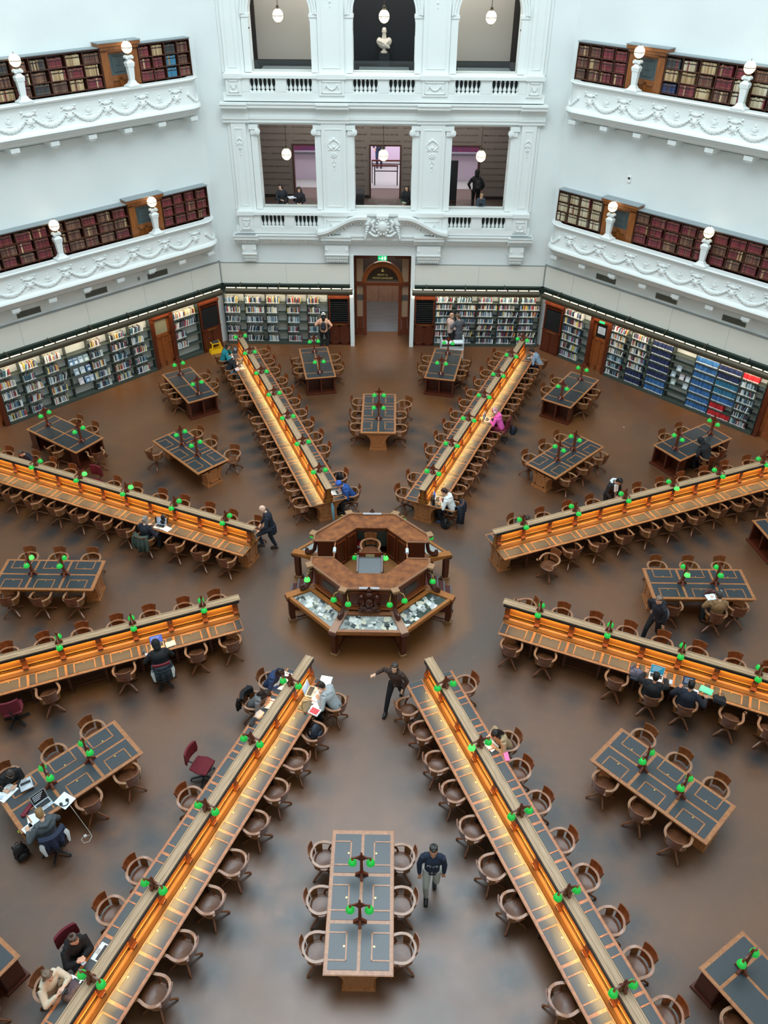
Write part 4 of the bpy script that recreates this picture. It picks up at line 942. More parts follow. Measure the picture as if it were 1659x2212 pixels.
# ------------------------------------------------------------------ long desks (eight rows)
PIT = .882; R0S = 4.25; NS = 13; Y0, Y1 = 3.83, 15.28; HWD = .61
plate = mat('number_plate', 'c9b48a', .5); fascia = mat('dark_fascia', '1e1a18', .5)
strip = mat('warm_strip', 'ffb060', .5, emit=4, ecol=(1, .55, .16))
def ped_poly():
    pts = [(-.27, .0), (-.27, .34)]
    for k in range(1, 7): a = pi/2*k/7; pts.append((-.27-.33*(1-cos(a)), .34+.33*sin(a)))
    pts += [(-.6, .68), (-.61, .735)]
    return pts+[(-x, z) for x, z in pts[::-1]]
PED = ped_poly()[::-1]
def pedestal(m, y0, y1, out):   # out = side of the panel (+1 faces +y)
    m.prism(PED, y0, y1, 'y'); m.box(-.31, .31, y0-.02, y1+.02, 0, .07); m.box(-.29, .29, y0-.01, y1+.01, .07, .1)
    y = y1 if out > 0 else y0; d = .012*out
    for x0, x1, z0, z1 in ((-.2, -.15, .14, .62), (.15, .2, .14, .62), (-.2, .2, .14, .19), (-.2, .2, .57, .62)): m.box(x0, x1, y, y+d, z0, z1)
def worktop_inlays(t, side, y, lw=.41, x0=.17, x1=.555, lid=True):
    xa, xb = sorted((side*x0, side*x1)); m = MB(); m.box(xa, xb, y-lw, y+lw, .764, .770); o = m.build('leather_panel', leather, t)
    if lid:
        m = MB(); xi = side*(x1-.335); a, b = sorted((xi, xi+side*.028))
        m.box(a, b, y-.26, y+.26, .770, .777)
        c, d = sorted((xi, side*x1))
        for s_ in (-1, 1): m.box(c, d, *sorted((y+s_*.26, y+s_*.232)), .770, .777)
        f_ = m.build('lid_frame', oak, o)
        m = MB(); m.lathe([(.02, .770), (.02, .775), (.009, .776), (.0, .776)], c=(side*(x1-.28), y, 0), n=8); m.build('ring_pull', brass, f_)
    return o
def row_proto():
    t = thing('reading_desk', 'x', 'desk')
    m = MB(); m.box(-HWD, HWD, Y0, Y1, .73, .764); m.box(-HWD-.012, HWD+.012, Y0-.01, Y1+.01, .742, .757); m.build('worktop', oak, t, bevel=.004)
    m = MB(); m.box(-.57, .57, Y0+.1, Y1-.1, .66, .73); m.box(-.03, .03, Y0+.3, Y1-.3, .0, .66); m.box(-.36, -.33, Y0+.3, Y1-.3, .1, .15); m.box(.33, .36, Y0+.3, Y1-.3, .1, .15)
    for k in range(1, NS):
        y = R0S+(k-.5)*PIT; m.box(-.5, .5, y-.03, y+.03, .58, .68)
        for x in (-.42, .42): m.box(x-.03, x+.03, y-.03, y+.03, 0, .6)
    m.build('underframe', mat('dark_oak', '46230f', .45), t)
    m = MB(); m.box(-.05, .05, Y0-.02, Y1, .764, 1.335); m.box(-.075, .075, Y0-.03, Y1, .985, 1.005); m.box(-.105, .105, Y0-.03, Y1, .764, .9)
    for s_ in (-1, 1):
        m.prism([(s_*.1, .9), (s_*.1, .8), (s_*.165, .764), (s_*.175, .79), (s_*.13, .88)][::s_], Y0+.02, Y1-.02, 'y')
        for k in range(NS): y = R0S+k*PIT; m.box(*sorted((s_*.065, s_*.078)), y-.33, y+.33, .925, .94)
    m.build('partition', oak_g, t)
    for k in range(NS+1):
        y = R0S+(k-.5)*PIT
        y = max(Y0+.06, min(Y1-.06, y))
        m = MB()
        for s_ in (-1, 1):
            pl = [(s_*.05, .9), (s_*.14, .9), (s_*.145, .93), (s_*.105, 1.0), (s_*.085, 1.12), (s_*.095, 1.22), (s_*.1, 1.28), (s_*.05, 1.28)]
            m.prism(pl if s_ < 0 else pl[::-1], y-.065, y+.065, 'y'); m.box(*sorted((s_*.14, s_*.155)), y-.045, y+.045, .9, .955)
        m.build('pilaster', mat('oak_pilaster', '67300f', .35, col2='7d3f18'), t)
    m = MB(); m.box(-.105, .105, Y0-.1, Y1-.07, 1.335, 1.352); m.box(-.105, -.085, Y0-.1, Y1-.07, 1.352, 1.37); m.box(.085, .105, Y0-.1, Y1-.07, 1.352, 1.37); m.box(-.03, .03, Y0-.1, Y1-.07, 1.352, 1.362); m.build('cap_rail', oak_lt, t)
    for s_ in (-1, 1):
        m = MB(); m.box(*sorted((s_*.108, s_*.124)), Y0-.06, Y1-.09, 1.27, 1.345); m.build('light_hood', fascia, t)
        m = MB(); m.box(*sorted((s_*.068, s_*.1)), Y0+.02, Y1-.12, 1.31, 1.318); m.build('strip_light', strip, t)
        for k in range(NS):
            y = R0S+k*PIT; worktop_inlays(t, s_, y, x0=.2)
            m = MB(); m.box(*sorted((s_*.105, s_*.109)), y-.06, y+.06, .83, .885); m.build('number_plate', plate, t)
    m = MB(); pedestal(m, Y0+.06, Y0+.42, -1); m.build('end_pedestal', oak, t)
    m = MB(); pedestal(m, Y1-.42, Y1-.06, 1); m.build('end_pedestal', oak, t)
    return freeze(t)
ROW = row_proto()
RN = {-22.5: 'rear-left row', 22.5: 'rear-right row', 67.5: 'upper-right row', 112.5: 'lower-right row', 157.5: 'front-right row', -157.5: 'front-left row', -112.5: 'lower-left row', -67.5: 'upper-left row'}
RD = {-22.5: 'running back to the far left corner', 22.5: 'running back to the far right corner', 67.5: 'running to the right edge just above the centre', 112.5: 'running to the right edge just below the centre', 157.5: 'running to the bottom right', -157.5: 'running to the bottom left', -112.5: 'running to the left edge just below the centre', -67.5: 'running to the left edge just above the centre'}
SN = {(-22.5, -1): 'left', (-22.5, 1): 'right', (22.5, -1): 'left', (22.5, 1): 'right', (67.5, -1): 'far', (67.5, 1): 'near', (112.5, -1): 'far', (112.5, 1): 'near', (157.5, -1): 'right', (157.5, 1): 'left', (-157.5, -1): 'right', (-157.5, 1): 'left', (-112.5, -1): 'near', (-112.5, 1): 'far', (-67.5, -1): 'near', (-67.5, 1): 'far'}
# chairs missing or moved: (row, side): {seat: None | (dr, dl, extra turn in degrees)}
MOVE = {
}
MOVE.update(CHMOVE) if 'CHMOVE' in globals() else None
for az_ in sorted(RN):
    put(ROW, (0, 0, 0), RZ(az_), 'long oak reading desk %s' % RD[az_], 'eight long radial reading desks')
    for s_ in (-1, 1):
        P = at(az_, (Y0+Y1)/2, s_*.092, 1.295)
        o = area('desk_strip_light', P, (0, radians(8)*s_, RZ(az_)), .03, Y1-Y0-.3, 130, WARM)
    for k in range(7):
        r = R0S+.5*PIT+2*k*PIT if k < 6 else 15.08
        if not inframe(at(az_, r, 0, 1.6), 20): continue
        lit = (az_, k) in ((157.5, 1), (-67.5, 3), (-67.5, 2), (67.5, 3))
        put(LRL if lit else LR, at(az_, r, 0, 1.37), RZ(az_), 'green-shaded double lamp on the %s, %s from the centre' % (RN[az_], ORD[k]), 'double lamps along the long desks')
    for s_ in (-1, 1):
        mv = MOVE.get((az_, s_), {})
        for i in range(NS):
            d = mv.get(i, (0, 0, 0))
            if d is None: continue
            jl, jr, jt = rc.uniform(-.02, .04), rc.uniform(-.04, .04), rc.uniform(-9, 9)
            if d != (0, 0, 0): jl = jr = jt = 0
            P = at(az_, R0S+i*PIT+jr+d[0], s_*(.775+jl+d[1]), 0)
            dx, dy = at(az_, 0, -s_)[:2]
            chair(P, rot_face(dx, dy)+radians(jt+d[2]), 'wooden swivel armchair, %s from the centre, %s side of the %s' % (ORD[i], SN[(az_, s_)], RN[az_]), 'armchairs along the long desks')
# ------------------------------------------------------------------ free-standing tables
TLEN = 1.4
def table_proto():
    t = thing('reading_table', 'x', 'table'); h = TLEN
    m = MB(); m.box(-.62, .62, -h, h, .73, .764); m.box(-.632, .632, -h-.012, h+.012, .74, .757); m.build('tabletop', oak, t, bevel=.004)
    m = MB(); m.box(-.58, .58, -h+.06, h-.06, .64, .73); m.box(-.03, .03, -h+.3, h-.3, .1, .66); m.build('apron', oak_g, t)
    for s_ in (-1, 1):
        m = MB(); pedestal(m, *sorted((s_*(h-.06), s_*(h-.4))), s_); m.build('pedestal', oak, t)
        for k in (-1, 0, 1): 
            y = k*.905; o = worktop_inlays(t, s_, y, .425 if k == 0 else .41, x0=.03, x1=.555)
    return freeze(t)
TB = table_proto()
def outer_proto():
    t = thing('library_table', 'x', 'table'); h = 1.34; w = .6
    m = MB(); m.box(-w, w, -h, h, .73, .764); m.box(-w-.012, w+.012, -h-.012, h+.012, .74, .757); m.build('tabletop', oak, t, bevel=.004)
    for x0, x1, y0, y1 in ((-.54, .54, .94, 1.27), (-.54, .54, -1.27, -.94), (-.54, -.03, .03, .88), (.03, .54, .03, .88), (-.54, -.03, -.88, -.03), (.03, .54, -.88, -.03)):
        m = MB(); m.box(x0, x1, y0, y1, .764, .770); m.build('leather_panel', leather, t)
    for s_ in (-1, 1):
        ya, yb = sorted((s_*(h-.05), s_*(h-.45))); yo = s_*(h-.05); m = MB()
        m.box(-w+.04, w-.04, ya, yb, 0, .08); m.box(-w+.04, w-.04, ya, yb, .66, .73)
        m.box(-w+.04, -w+.1, ya, yb, .08, .66); m.box(w-.1, w-.04, ya, yb, .08, .66); m.box(-.025, .025, ya, yb, .08, .66); m.box(-w+.04, w-.04, *sorted((s_*(h-.45), s_*(h-.42))), .08, .66); m.box(-w+.0, w-.0, *sorted((s_*(h+.0), s_*(h-.46))), 0, .06)
        m.build('open_cupboard', redw, t)
        m = MB(); m.box(-w+.1, w-.1, ya+.02, yb-.02, .36, .38) if False else m.box(-w+.1, w-.1, ya+.02, yb-.02, .08, .095); m.build('cupboard_floor', darkw, t)
    m = MB(); m.box(-w+.06, -w+.09, -h+.45, h-.45, .6, .73); m.box(w-.09, w-.06, -h+.45, h-.45, .6, .73); m.box(-.03, .03, -h+.45, h-.45, .0, .73); m.build('apron', redw, t)
    return freeze(t)
TO = outer_proto()
TNm = {0: 'table with six seats in front of the entrance', 45: 'upper right six-seat table', 90: 'six-seat table at the right edge', 135: 'lower right six-seat table', 180: 'six-seat table at the bottom centre', -135: 'lower left six-seat table', -90: 'six-seat table at the left edge', -45: 'upper left six-seat table'}
TSh = {0: 'entrance table', 45: 'upper right table', 90: 'right edge table', 135: 'lower right table', 180: 'bottom centre table', -135: 'lower left table', -90: 'left edge table', -45: 'upper left table'}
TM = globals().get('TMOVE', {})
sideword = {0: ('left', 'right'), 180: ('right', 'left'), 45: ('upper left', 'lower right'), -45: ('lower left', 'upper right'), 90: ('far', 'near'), -90: ('near', 'far'), 135: ('upper right', 'lower left'), -135: ('lower right', 'upper left')}
for az_ in TNm:
    P = at(az_, 9.05, 0); put(TB, (P.x, P.y, 0), RZ(az_), 'oak table with blue leather inlays, the %s' % TNm[az_], 'six-seat tables between the long desks')
    for k, dy in enumerate((-.455, .455)):
        lit = (az_, k) in ((-90, 1), (90, 0))
        if inframe(at(az_, 9.05+dy, 0, 1.5), 10): put(LTL if lit else LT, at(az_, 9.05+dy, 0, .764), RZ(az_), 'green-shaded double lamp on the %s, %s the centre' % (TSh[az_], ('nearer', 'farther from')[k]), 'double lamps on the tables')
    for s_ in (-1, 1):
        for k, dy in enumerate((-.9, 0, .9)):
            d = TM.get((az_, s_, k), (0, 0, 0))
            if d is None: continue
            jt = rc.uniform(-8, 8) if d == (0, 0, 0) else 0
            P = at(az_, 9.05+dy+rc.uniform(-.03, .03)+d[0], s_*(.77+d[1]), 0); dx, dy_ = at(az_, 0, -s_)[:2]
            chair(P, rot_face(dx, dy_)+radians(jt+d[2]), 'wooden swivel armchair at the %s, %s side, %s from the centre' % (TSh[az_], sideword[az_][(s_+1)//2], ORD[k]), 'armchairs around the tables')
OM = globals().get('OMOVE', {})
ON = {(0, -1): 'left of the entrance table, by the shelves', (0, 1): 'right of the entrance table, by the shelves', (45, -1): 'by the right wall door', (45, 1): 'by the blue books on the right', (-45, 1): 'by the left wall door', (-45, -1): 'by the magazine display on the left', (90, -1): 'at the right edge', (90, 1): 'at the right edge, lower', (135, -1): 'right of the lower right table', (135, 1): 'in the bottom right corner', (-135, -1): 'in the bottom left corner', (-135, 1): 'at the left edge, lower', (-90, 1): 'at the left edge', (-90, -1): 'off the left edge'}
for (az_, sg), nm in ON.items():
    C0 = at(az_, 12.98, sg*2.58); a2 = az_+sg*11.25
    def L(u, v, z=0): q = at(a2, u, v); return Vector((C0.x+q.x, C0.y+q.y, z))
    if not any(inframe(L(u, v, .7), 0) for u in (-1.3, 0, 1.3) for v in (-.6, .6)): continue
    put(TO, (C0.x, C0.y, 0), RZ(a2), 'library table with open cupboards at both ends, %s' % nm, 'library tables with cupboards')
    for k, u_ in enumerate((-.91, .91)):
        if inframe(L(u_, 0, 1.5), 10): put(LT, L(u_, 0, .764), RZ(a2), 'green double lamp, %s, library table %s' % (('inner end', 'outer end')[k], nm), 'double lamps on the tables')
    for s_ in (-1, 1):
        for k, u_ in enumerate((-.42, .42)):
            d = OM.get((az_, sg, s_, k), (0, 0, 0))
            if d is None: continue
            P = L(u_+d[0]+rc.uniform(-.05, .05), s_*(.74+d[1])); dx, dy = at(a2, 0, -s_)[:2]
            chair(P, rot_face(dx, dy)+radians(rc.uniform(-8, 8)+d[2]), 'armchair, %s seat, %s side, library table %s' % (('inner', 'outer')[k], ('left', 'right')[(s_+1)//2], nm), 'armchairs around the library tables')
# ------------------------------------------------------------------ central desk
def pol(r, a, cx=-.05): return (cx+r*sin(radians(a)), r*cos(radians(a)))
CD = thing('central_desk', 'large octagonal red timber staff desk with glass display cases in the middle of the room', 'desk', (0, 0, 0))
CX = -.05
for s_ in (-1, 1):      # two half rings
    nm = 'counter_top'
    top = [(-1.57, .34), (-1.57, .65), (-.65, 1.57), (.65, 1.57), (1.57, .65), (1.57, .34), (.98, .34), (.42, .95), (-.42, .95), (-.98, .34)]
    def tp(pl): return [(CX+x, s_*y) for x, y in pl][::(-1 if s_ > 0 else 1)]
    m = MB(); m.prism(tp(top), 1.79, 1.825); m.build('counter_top', redl, CD)
    m = MB(); ed = top[:6]
    for i in range(5):
        a = Vector((CX+ed[i][0], s_*ed[i][1], 1.835)); b = Vector((CX+ed[i+1][0], s_*ed[i+1][1], 1.835)); m.bar(a, b, .06, .045)
    for i, j in ((5, 6), (9, 0)): m.bar((CX+top[i][0], s_*top[i][1], 1.832), (CX+top[j][0], s_*top[j][1], 1.832), .04, .02)
    m.build('counter_edge', mat('edge_timber', '84583c', .35), CD)
    sc = [(x*.93, .36+(y-.34)*.93 if y > .34 else .36) for x, y in top[:6]]+[(1.0, .36), (.44, .97), (-.44, .97), (-1.0, .36)]
    m = MB()
    ob = sc[:6]; ib = sc[6:]
    def wallseg(a, b, z0, z1, th=.05):
        m.bar((CX+a[0], s_*a[1], (z0+z1)/2), (CX+b[0], s_*b[1], (z0+z1)/2), th, z1-z0)
    for i in range(5): wallseg(ob[i], ob[i+1], 0, 1.79)
    for i in range(3):
        if i != 1 or s_ < 0: wallseg(ib[i], ib[i+1], .8, 1.79, .04)
    wallseg(ob[5], ib[0], 0, 1.79); wallseg(ob[0], ib[3], 0, 1.79)
    m.build('cabinet_wall', redw, CD)
    if s_ > 0:       # open shelf in the far inner side, with folders
        m = MB(); wallseg((.44, .97), (.44, 1.4), .8, 1.79, .03); wallseg((-.44, .97), (-.44, 1.4), .8, 1.79, .03); wallseg((-.44, .98), (.44, .98), .8, .92, .03); wallseg((-.44, .98), (.44, .98), 1.7, 1.79, .03); m.build('open_recess', redw, CD)
        m = MB(); wallseg((-.44, 1.4), (.44, 1.4), .8, 1.79, .03); m.build('recess_back', mat('grey_back', '70756d', .6), CD)
    # inner and outer panel frames
    m = MB()
    def frame(a, b, z0, z1, inset, off, th=.05):
        a = Vector((CX+a[0], s_*a[1], 0)); b = Vector((CX+b[0], s_*b[1], 0)); d = (b-a).normalized(); n = Vector((d.y, -d.x, 0))
        mid = (a+b)/2
        if n.dot(mid-Vector((CX, 0, 0))) < 0: n = -n
        n *= off; a = a+d*inset+n; b = b-d*inset+n
        for p, q, zz in ((a, b, z0+.02), (a, b, z1-.02)): m.bar((p.x, p.y, zz), (q.x, q.y, zz), .02, .04)
        for p in (a, b): m.bar((p.x, p.y, z0), (p.x, p.y, z1), .02, .04, (d.y, -d.x, 0))
    for i in (0, 2):
        A, B = ib[i], ib[i+1]; M_ = ((A[0]+B[0])/2, (A[1]+B[1])/2)
        frame(A, M_, .88, 1.7, .06, -.03); frame(M_, B, .88, 1.7, .06, -.03)
    for i in (1, 2, 3): frame(ob[i], ob[i+1], 1.2, 1.7, .12, .03); frame(ob[i], ob[i+1], .1, .8, .12, .03)
    frame(ob[5], ib[0], 1.0, 1.7, .1, .03); frame(ob[0], ib[3], 1.0, 1.7, .1, .03)
    m.build('panel_frame', mat('panel_timber', '7a3717', .35), CD)
    m = MB()
    for i in (1, 2, 3): a, b = ob[i], ob[i+1]; m.bar((CX+a[0]*1.03, s_*a[1]*1.03, 1.14), (CX+b[0]*1.03, s_*b[1]*1.03, 1.14), .08, .05)
    m.build('ledge', mat('ledge_timber', '8a4a1e', .35), CD)
# display cases on six facets
casew = mat('case_timber', '94581f', .35, col2='a5662c', scale=(2, 2, 2))
caserim = mat('case_rim', '8b5638', .35, col2='9a6645')
paperm = [mat('exhibit_paper_%d' % i, c, .6) for i, c in enumerate(('eceee8', 'd5d8d2', '9aa09c', 'd8d4bf', '3a4244', 'c2c8c6', '666d6e'))]
caseglass = bpy.data.materials.new('case_glass'); caseglass.use_nodes = True
_b = caseglass.node_tree.nodes['Principled BSDF']; _b.inputs['Base Color'].default_value = (1, 1, 1, 1); _b.inputs['Roughness'].default_value = .03; _b.inputs['Transmission Weight'].default_value = 1; _b.inputs['IOR'].default_value = 1.15
re = random.Random(9)
for fi, fa in enumerate((180, 135, -135, 45, -45, 0)):
    cs = thing('x', None, None); bpy.data.objects.remove(cs)
    def F(x, y, z): q = at(fa, y, x); return (CX+q.x, q.y, z)      # facet coords: x along, y outward
    AO, AI = 2.24, 1.56; wo, wi = AO*math.tan(pi/8), AI*math.tan(pi/8)
    def ring(m, za, zb, ao, ai, zo=0):
        pass
    m = MB()
    m.hexa([F(-wo, AO, .84), F(wo, AO, .84), F(wi, AI, .84), F(-wi, AI, .84), F(-wo, AO, .9), F(wo, AO, .9), F(wi, AI, .96), F(-wi, AI, .96)])
    o = m.build('display_case', casew, CD)
    # rim bars round the glass
    def q(t_, y): w = wo+(wi-wo)*(AO-y)/(AO-AI); return t_*w
    def zt_(y): return .96+.08*(AO-y)/(AO-AI)
    m = MB()
    def slab(c4, h0, h1): m.hexa([F(x, y, zt_(y)+h0) for x, y in c4]+[F(x, y, zt_(y)+h1) for x, y in c4])
    ga, gb = AO-.08, AI+.12
    slab([(-wo, AO), (wo, AO), (q(1, ga), ga), (q(-1, ga), ga)], -.06, 0); slab([(q(-1, gb), gb), (q(1, gb), gb), (wi, AI), (-wi, AI)], -.06, 0)
    for e in (-1, 1):
        c4 = [(q(e, ga), ga), (q(e, ga)-e*.11, ga), (q(e, gb)-e*.09, gb), (q(e, gb), gb)]
        slab(c4 if e > 0 else c4[::-1], -.06, 0) if False else slab(c4[::-1] if e > 0 else c4, -.06, 0)
    m.build('case_rim', caserim if fi == 0 else casew, o)
    m = MB(); c4 = [(q(-1, ga)+.11, ga), (q(1, ga)-.11, ga), (q(1, gb)-.09, gb), (q(-1, gb)+.09, gb)]
    m.hexa([F(x, y, zt_(y)-.012) for x, y in c4]+[F(x, y, zt_(y)-.006) for x, y in c4]); m.build('glass_lid', caseglass, o)
    m = MB(); m.hexa([F(x, y, zt_(y)-.058) for x, y in c4]+[F(x, y, zt_(y)-.055) for x, y in c4]); m.build('display_bed', mat('bed_%d' % (fi == 1), '33493d' if fi == 1 else 'a3aaa6', .7), o)
    for k in range(56):
        y = re.uniform(gb+.05, ga-.06); x = re.uniform(q(-1, y)+.17, q(1, y)-.17); w, h = re.uniform(.03, .09), re.uniform(.03, .08); an = re.uniform(-.5, .5); z = zt_(y)-.05+.0004*k
        m = MB(); pp = [(x+sx*w*cos(an)-sy*h*sin(an), y+sx*w*sin(an)+sy*h*cos(an)) for sx, sy in ((-1, -1), (1, -1), (1, 1), (-1, 1))]
        m.hexa([F(a, b, zt_(b)-.054+.0004*k) for a, b in pp]+[F(a, b, zt_(b)-.050+.0004*k) for a, b in pp])
        if fa in (180, 135, -135): m.build('exhibit', re.choice(paperm), o)
    m = MB(); m.hexa([F(-wo+.02, AO-.02, .8), F(wo-.02, AO-.02, .8), F(wo-.05, AO-.08, .8), F(-wo+.05, AO-.08, .8), F(-wo+.02, AO-.02, .9), F(wo-.02, AO-.02, .9), F(wo-.05, AO-.08, .9), F(-wo+.05, AO-.08, .9)])
    m.hexa([F(-.5, AO-.25, .66), F(.5, AO-.25, .66), F(.5, AO-.28, .66), F(-.5, AO-.28, .66), F(-.5, AO-.25, .84), F(.5, AO-.25, .84), F(.5, AO-.28, .84), F(-.5, AO-.28, .84)]); m.build('apron', redw, o)
    # two bracket lamps
    for e in (-1, 1):
        m = MB(); m.tube([F(e*.55, 1.6, 1.72), F(e*.54, 1.78, 1.74), F(e*.53, 1.82, 1.68)], .013, 6); br = m.build('lamp_bracket', brass, CD)
        p = F(e*.53, 1.82, 1.62); m = MB(); m.ell((p[0], p[1], p[2]-.1), (.03, .03, .035), 10, 8); m.build('bulb', mat('warm_bulb', 'ffe2a8', .3, emit=14, ecol=(1, .75, .42)), br); shade_parts(br, p[0], p[1], p[2], fa == -135 and e > 0)
for k in range(8):      # corner posts, scroll brackets and legs
    a = 22.5+45*k; t_ = Matrix.Translation((CX, 0, 0)) @ Matrix.Rotation(-radians(a), 4, 'Z')
    m = MB(); m.T = t_; m.box(-.07, .07, 2.24, 2.38, .1, .86); m.hexa([(-.09, 2.2, .8), (.09, 2.2, .8), (.09, 2.43, .8), (-.09, 2.43, .8), (-.11, 2.2, .9), (.11, 2.2, .9), (.11, 2.47, .9), (-.11, 2.47, .9)]); m.box(-.05, .05, 2.38, 2.4, .2, .75); m.build('leg', redw, CD)
    m = MB(); m.T = t_; m.box(-.085, .085, 2.2, 2.42, 0, .1); m.build('leg_foot', mat('foot_timber', '8f6a48', .45), CD)
    m = MB(); m.T = t_; m.box(-.02, .02, 1.6, 2.24, .05, .1); m.box(-.02, .02, 1.6, 1.9, .1, .84); m.build('brace', redw, CD)
    m = MB(); m.T = t_; m.hexa([(-.1, 1.62, .9), (.1, 1.62, .9), (.1, 2.43, .88), (-.1, 2.43, .88), (-.1, 1.62, 1.06), (.1, 1.62, 1.06), (.1, 2.44, .965), (-.1, 2.44, .965)]); m.build('corner_board', mat('corner_board', 'a07a66', .3) if k in (3, 4) else casew, CD)
    m = MB(); m.T = t_
    m.tube([(0, 1.68, 1.7), (0, 1.7, 1.45), (0, 1.74, 1.25), (0, 1.82, 1.14), (0, 1.92, 1.08), (0, 1.99, 1.12), (0, 1.99, 1.18), (0, 1.95, 1.2)], [.06, .055, .055, .06, .07, .06, .05, .03], 8); m.ell((0, 1.97, 1.08), (.075, .08, .09), 10, 7); m.build('scroll_bracket', darkw, CD)
    m = MB(); m.T = t_ @ Matrix.Translation((0, 1.74, 0)) @ Matrix.Rotation(pi/4*0, 4, 'Z'); m.box(-.1, .1, -.08, .09, 1.83, 1.865); m.box(-.07, .07, -.06, .07, 1.76, 1.83); m.build('corner_block', mat('block_timber', '9a7350', .4), CD)
for s_, z1 in ((-1, 0), (1, 0)):      # carved crests
    y = s_*1.6; m = MB()
    m.ell((CX, y+s_*.06, 1.42), (.12, .07, .16), 12, 8); m.ell((CX, y+s_*.05, 1.7), (.1, .07, .09), 10, 7); m.ell((CX, y+s_*.04, 1.86), (.07, .05, .07), 10, 6); m.ell((CX, y+s_*.04, 1.94), (.03, .03, .04), 8, 5)
    for e in (-1, 1):
        m.tube([(CX+e*.1, y+s_*.05, 1.2), (CX+e*.2, y+s_*.07, 1.32), (CX+e*.17, y+s_*.07, 1.48), (CX+e*.2, y+s_*.06, 1.6)], [.05, .055, .06, .05], 8); m.ell((CX+e*.2, y+s_*.07, 1.66), (.06, .06, .055), 8, 6)
        m.tube([(CX+e*.24, y+s_*.05, 1.3), (CX+e*.31, y+s_*.05, 1.4), (CX+e*.28, y+s_*.05, 1.52)], [.02, .03, .02], 6)
        m.ell((CX+e*.13, y+s_*.07, 1.25), (.1, .05, .06), 8, 5); m.ell((CX+e*.23, y+s_*.06, 1.16), (.07, .05, .06), 8, 5)
        m.lathe([(0, -.05), (.06, -.05), (.06, .05), (0, .05)], c=(CX+e*.2, y+s_*.06, 1.54), n=10)
    m.ell((CX, y+s_*.07, 1.17), (.12, .06, .08), 8, 6); m.box(CX-.2, CX+.2, *sorted((y, y+s_*.04)), 1.12, 1.75); m.build('carved_crest', darkw, CD)
for s_ in (-1, 1):
    m = MB(); m.box(CX-.5, CX-.36, *sorted((s_*1.62, s_*1.5)), 1.81, 1.85) if False else m.box(CX-.26, CX+.26, *sorted((s_*1.52, s_*1.6)), 1.85, 1.862); m.build('crest_shelf', mat('grey_shelf', 'a7a3a6', .35), CD)
m = MB()      # small plates on the sloping partition
for fa in (135, -135):
    def F(x, y, z): q_ = at(fa, y, x); return (CX+q_.x, q_.y, z)
    m.hexa([F(-.22, 1.5, 1.35), F(.22, 1.5, 1.35), F(.22, 1.53, 1.35), F(-.22, 1.53, 1.35), F(-.22, 1.5, 1.55), F(.22, 1.5, 1.55), F(.22, 1.53, 1.55), F(-.22, 1.53, 1.55)])
m.build('dark_plate', mat('dark_plate', '2f2a25', .4), CD)
m = MB(); m.prism([(CX+x, y) for x, y in ((-1.5, -.34), (-1.5, .34), (-.98, .34), (-.42, .97), (.42, .97), (.98, .34), (1.5, .34), (1.5, -.34), (.98, -.34), (.42, -.97), (-.42, -.97), (-.98, -.34))][::-1], .7, .8); m.build('raised_floor', mat('cork_inner', '7d5128', .45, col2='8a5c32'), CD)
for s_ in (-1, 1):
    for k in range(4):
        x0, x1 = sorted((CX+s_*(1.5+.2*k), CX+s_*(1.7+.2*k))); zt = .64-.18*k; m = MB(); m.box(x0, x1, -.5, .5, 0, zt); st_ = m.build('step', mat('step_red', '4a1c15', .6), CD)
        m = MB(); e0, e1 = sorted((CX+s_*(1.66+.2*k), CX+s_*(1.702+.2*k))); m.box(e0, e1, -.5, .5, zt-.02, zt+.004); m.build('grey_nosing', mat('tread_grey', '5b5a5c', .6), st_)
    m = MB(); x = CX+s_*.985; m.box(x-.018, x+.018, -.36, .36, 1.77, 1.8); m.box(x-.018, x+.018, -.36, -.32, .8, 1.8); g_ = m.build('gate_rail', caserim, CD)
    m = MB(); m.tube([(x, -.09, 1.79), (x, .09, 1.79)], .045, 10); m.build('white_grip', mat('grip_white', 'cfe0e6', .3), g_)
m = MB(); m.add([], [])
lec = thing('lectern', 'sloping blue-topped wooden lectern with a parchment sign inside the central desk', 'lectern', (CX-.02, -.1, .8))
m = MB()
for x in (-.33, .33): m.lathe([(.045, 0), (.045, .3), (.03, .4), (.04, .6), (.035, .84), (.045, .88), (.03, .92), (.0, .95)], c=(x, .12, 0), n=10); m.lathe([(.045, 0), (.04, .3), (.03, .5), (.045, .62), (.03, .68), (0, .7)], c=(x, -.42, 0), n=10); m.bar((x, .12, .84), (x, -.42, .64), .05, .06)
m.build('post', darkw, lec)
m = MB(); m.box(-.33, .33, .1, .13, .62, .92); m.box(-.33, .33, -.44, -.4, .5, .62); m.build('sign_board', mat('panel_timber', '7a3717', .35), lec)
m = MB(); m.box(-.12, .12, .09, .1, .7, .86); m.build('parchment', mat('parchment', 'b8a878', .6), lec)
m = MB(); m.hexa([(-.3, -.42, .60), (.3, -.42, .60), (.3, .1, .74), (-.3, .1, .74), (-.3, -.42, .63), (.3, -.42, .63), (.3, .1, .77), (-.3, .1, .77)]); m.build('leather_slope', leather, lec)
for s_ in (-1, 1):
    m = MB(); m.tube([(s_*.33, .14, .8), (s_*.4, .2, .8), (s_*.42, .22, .76)], .01, 5); b_ = m.build('lamp_arm', brass, lec); shade_parts(b_, s_*.42, .22, .72, s_ > 0)
m = MB()
fo = thing('folders', 'red and white document folders on the shelf inside the central desk', 'folders', (CX-.32, 1.15, .8))
for k in range(4): m = MB(); m.box(-.1+.05*k, -.06+.05*k, -.1, .15, .0, .3); m.build('folder', mat('folder_%d' % (k % 2), ('b01f2e', 'c8302f')[k % 2], .5), fo)
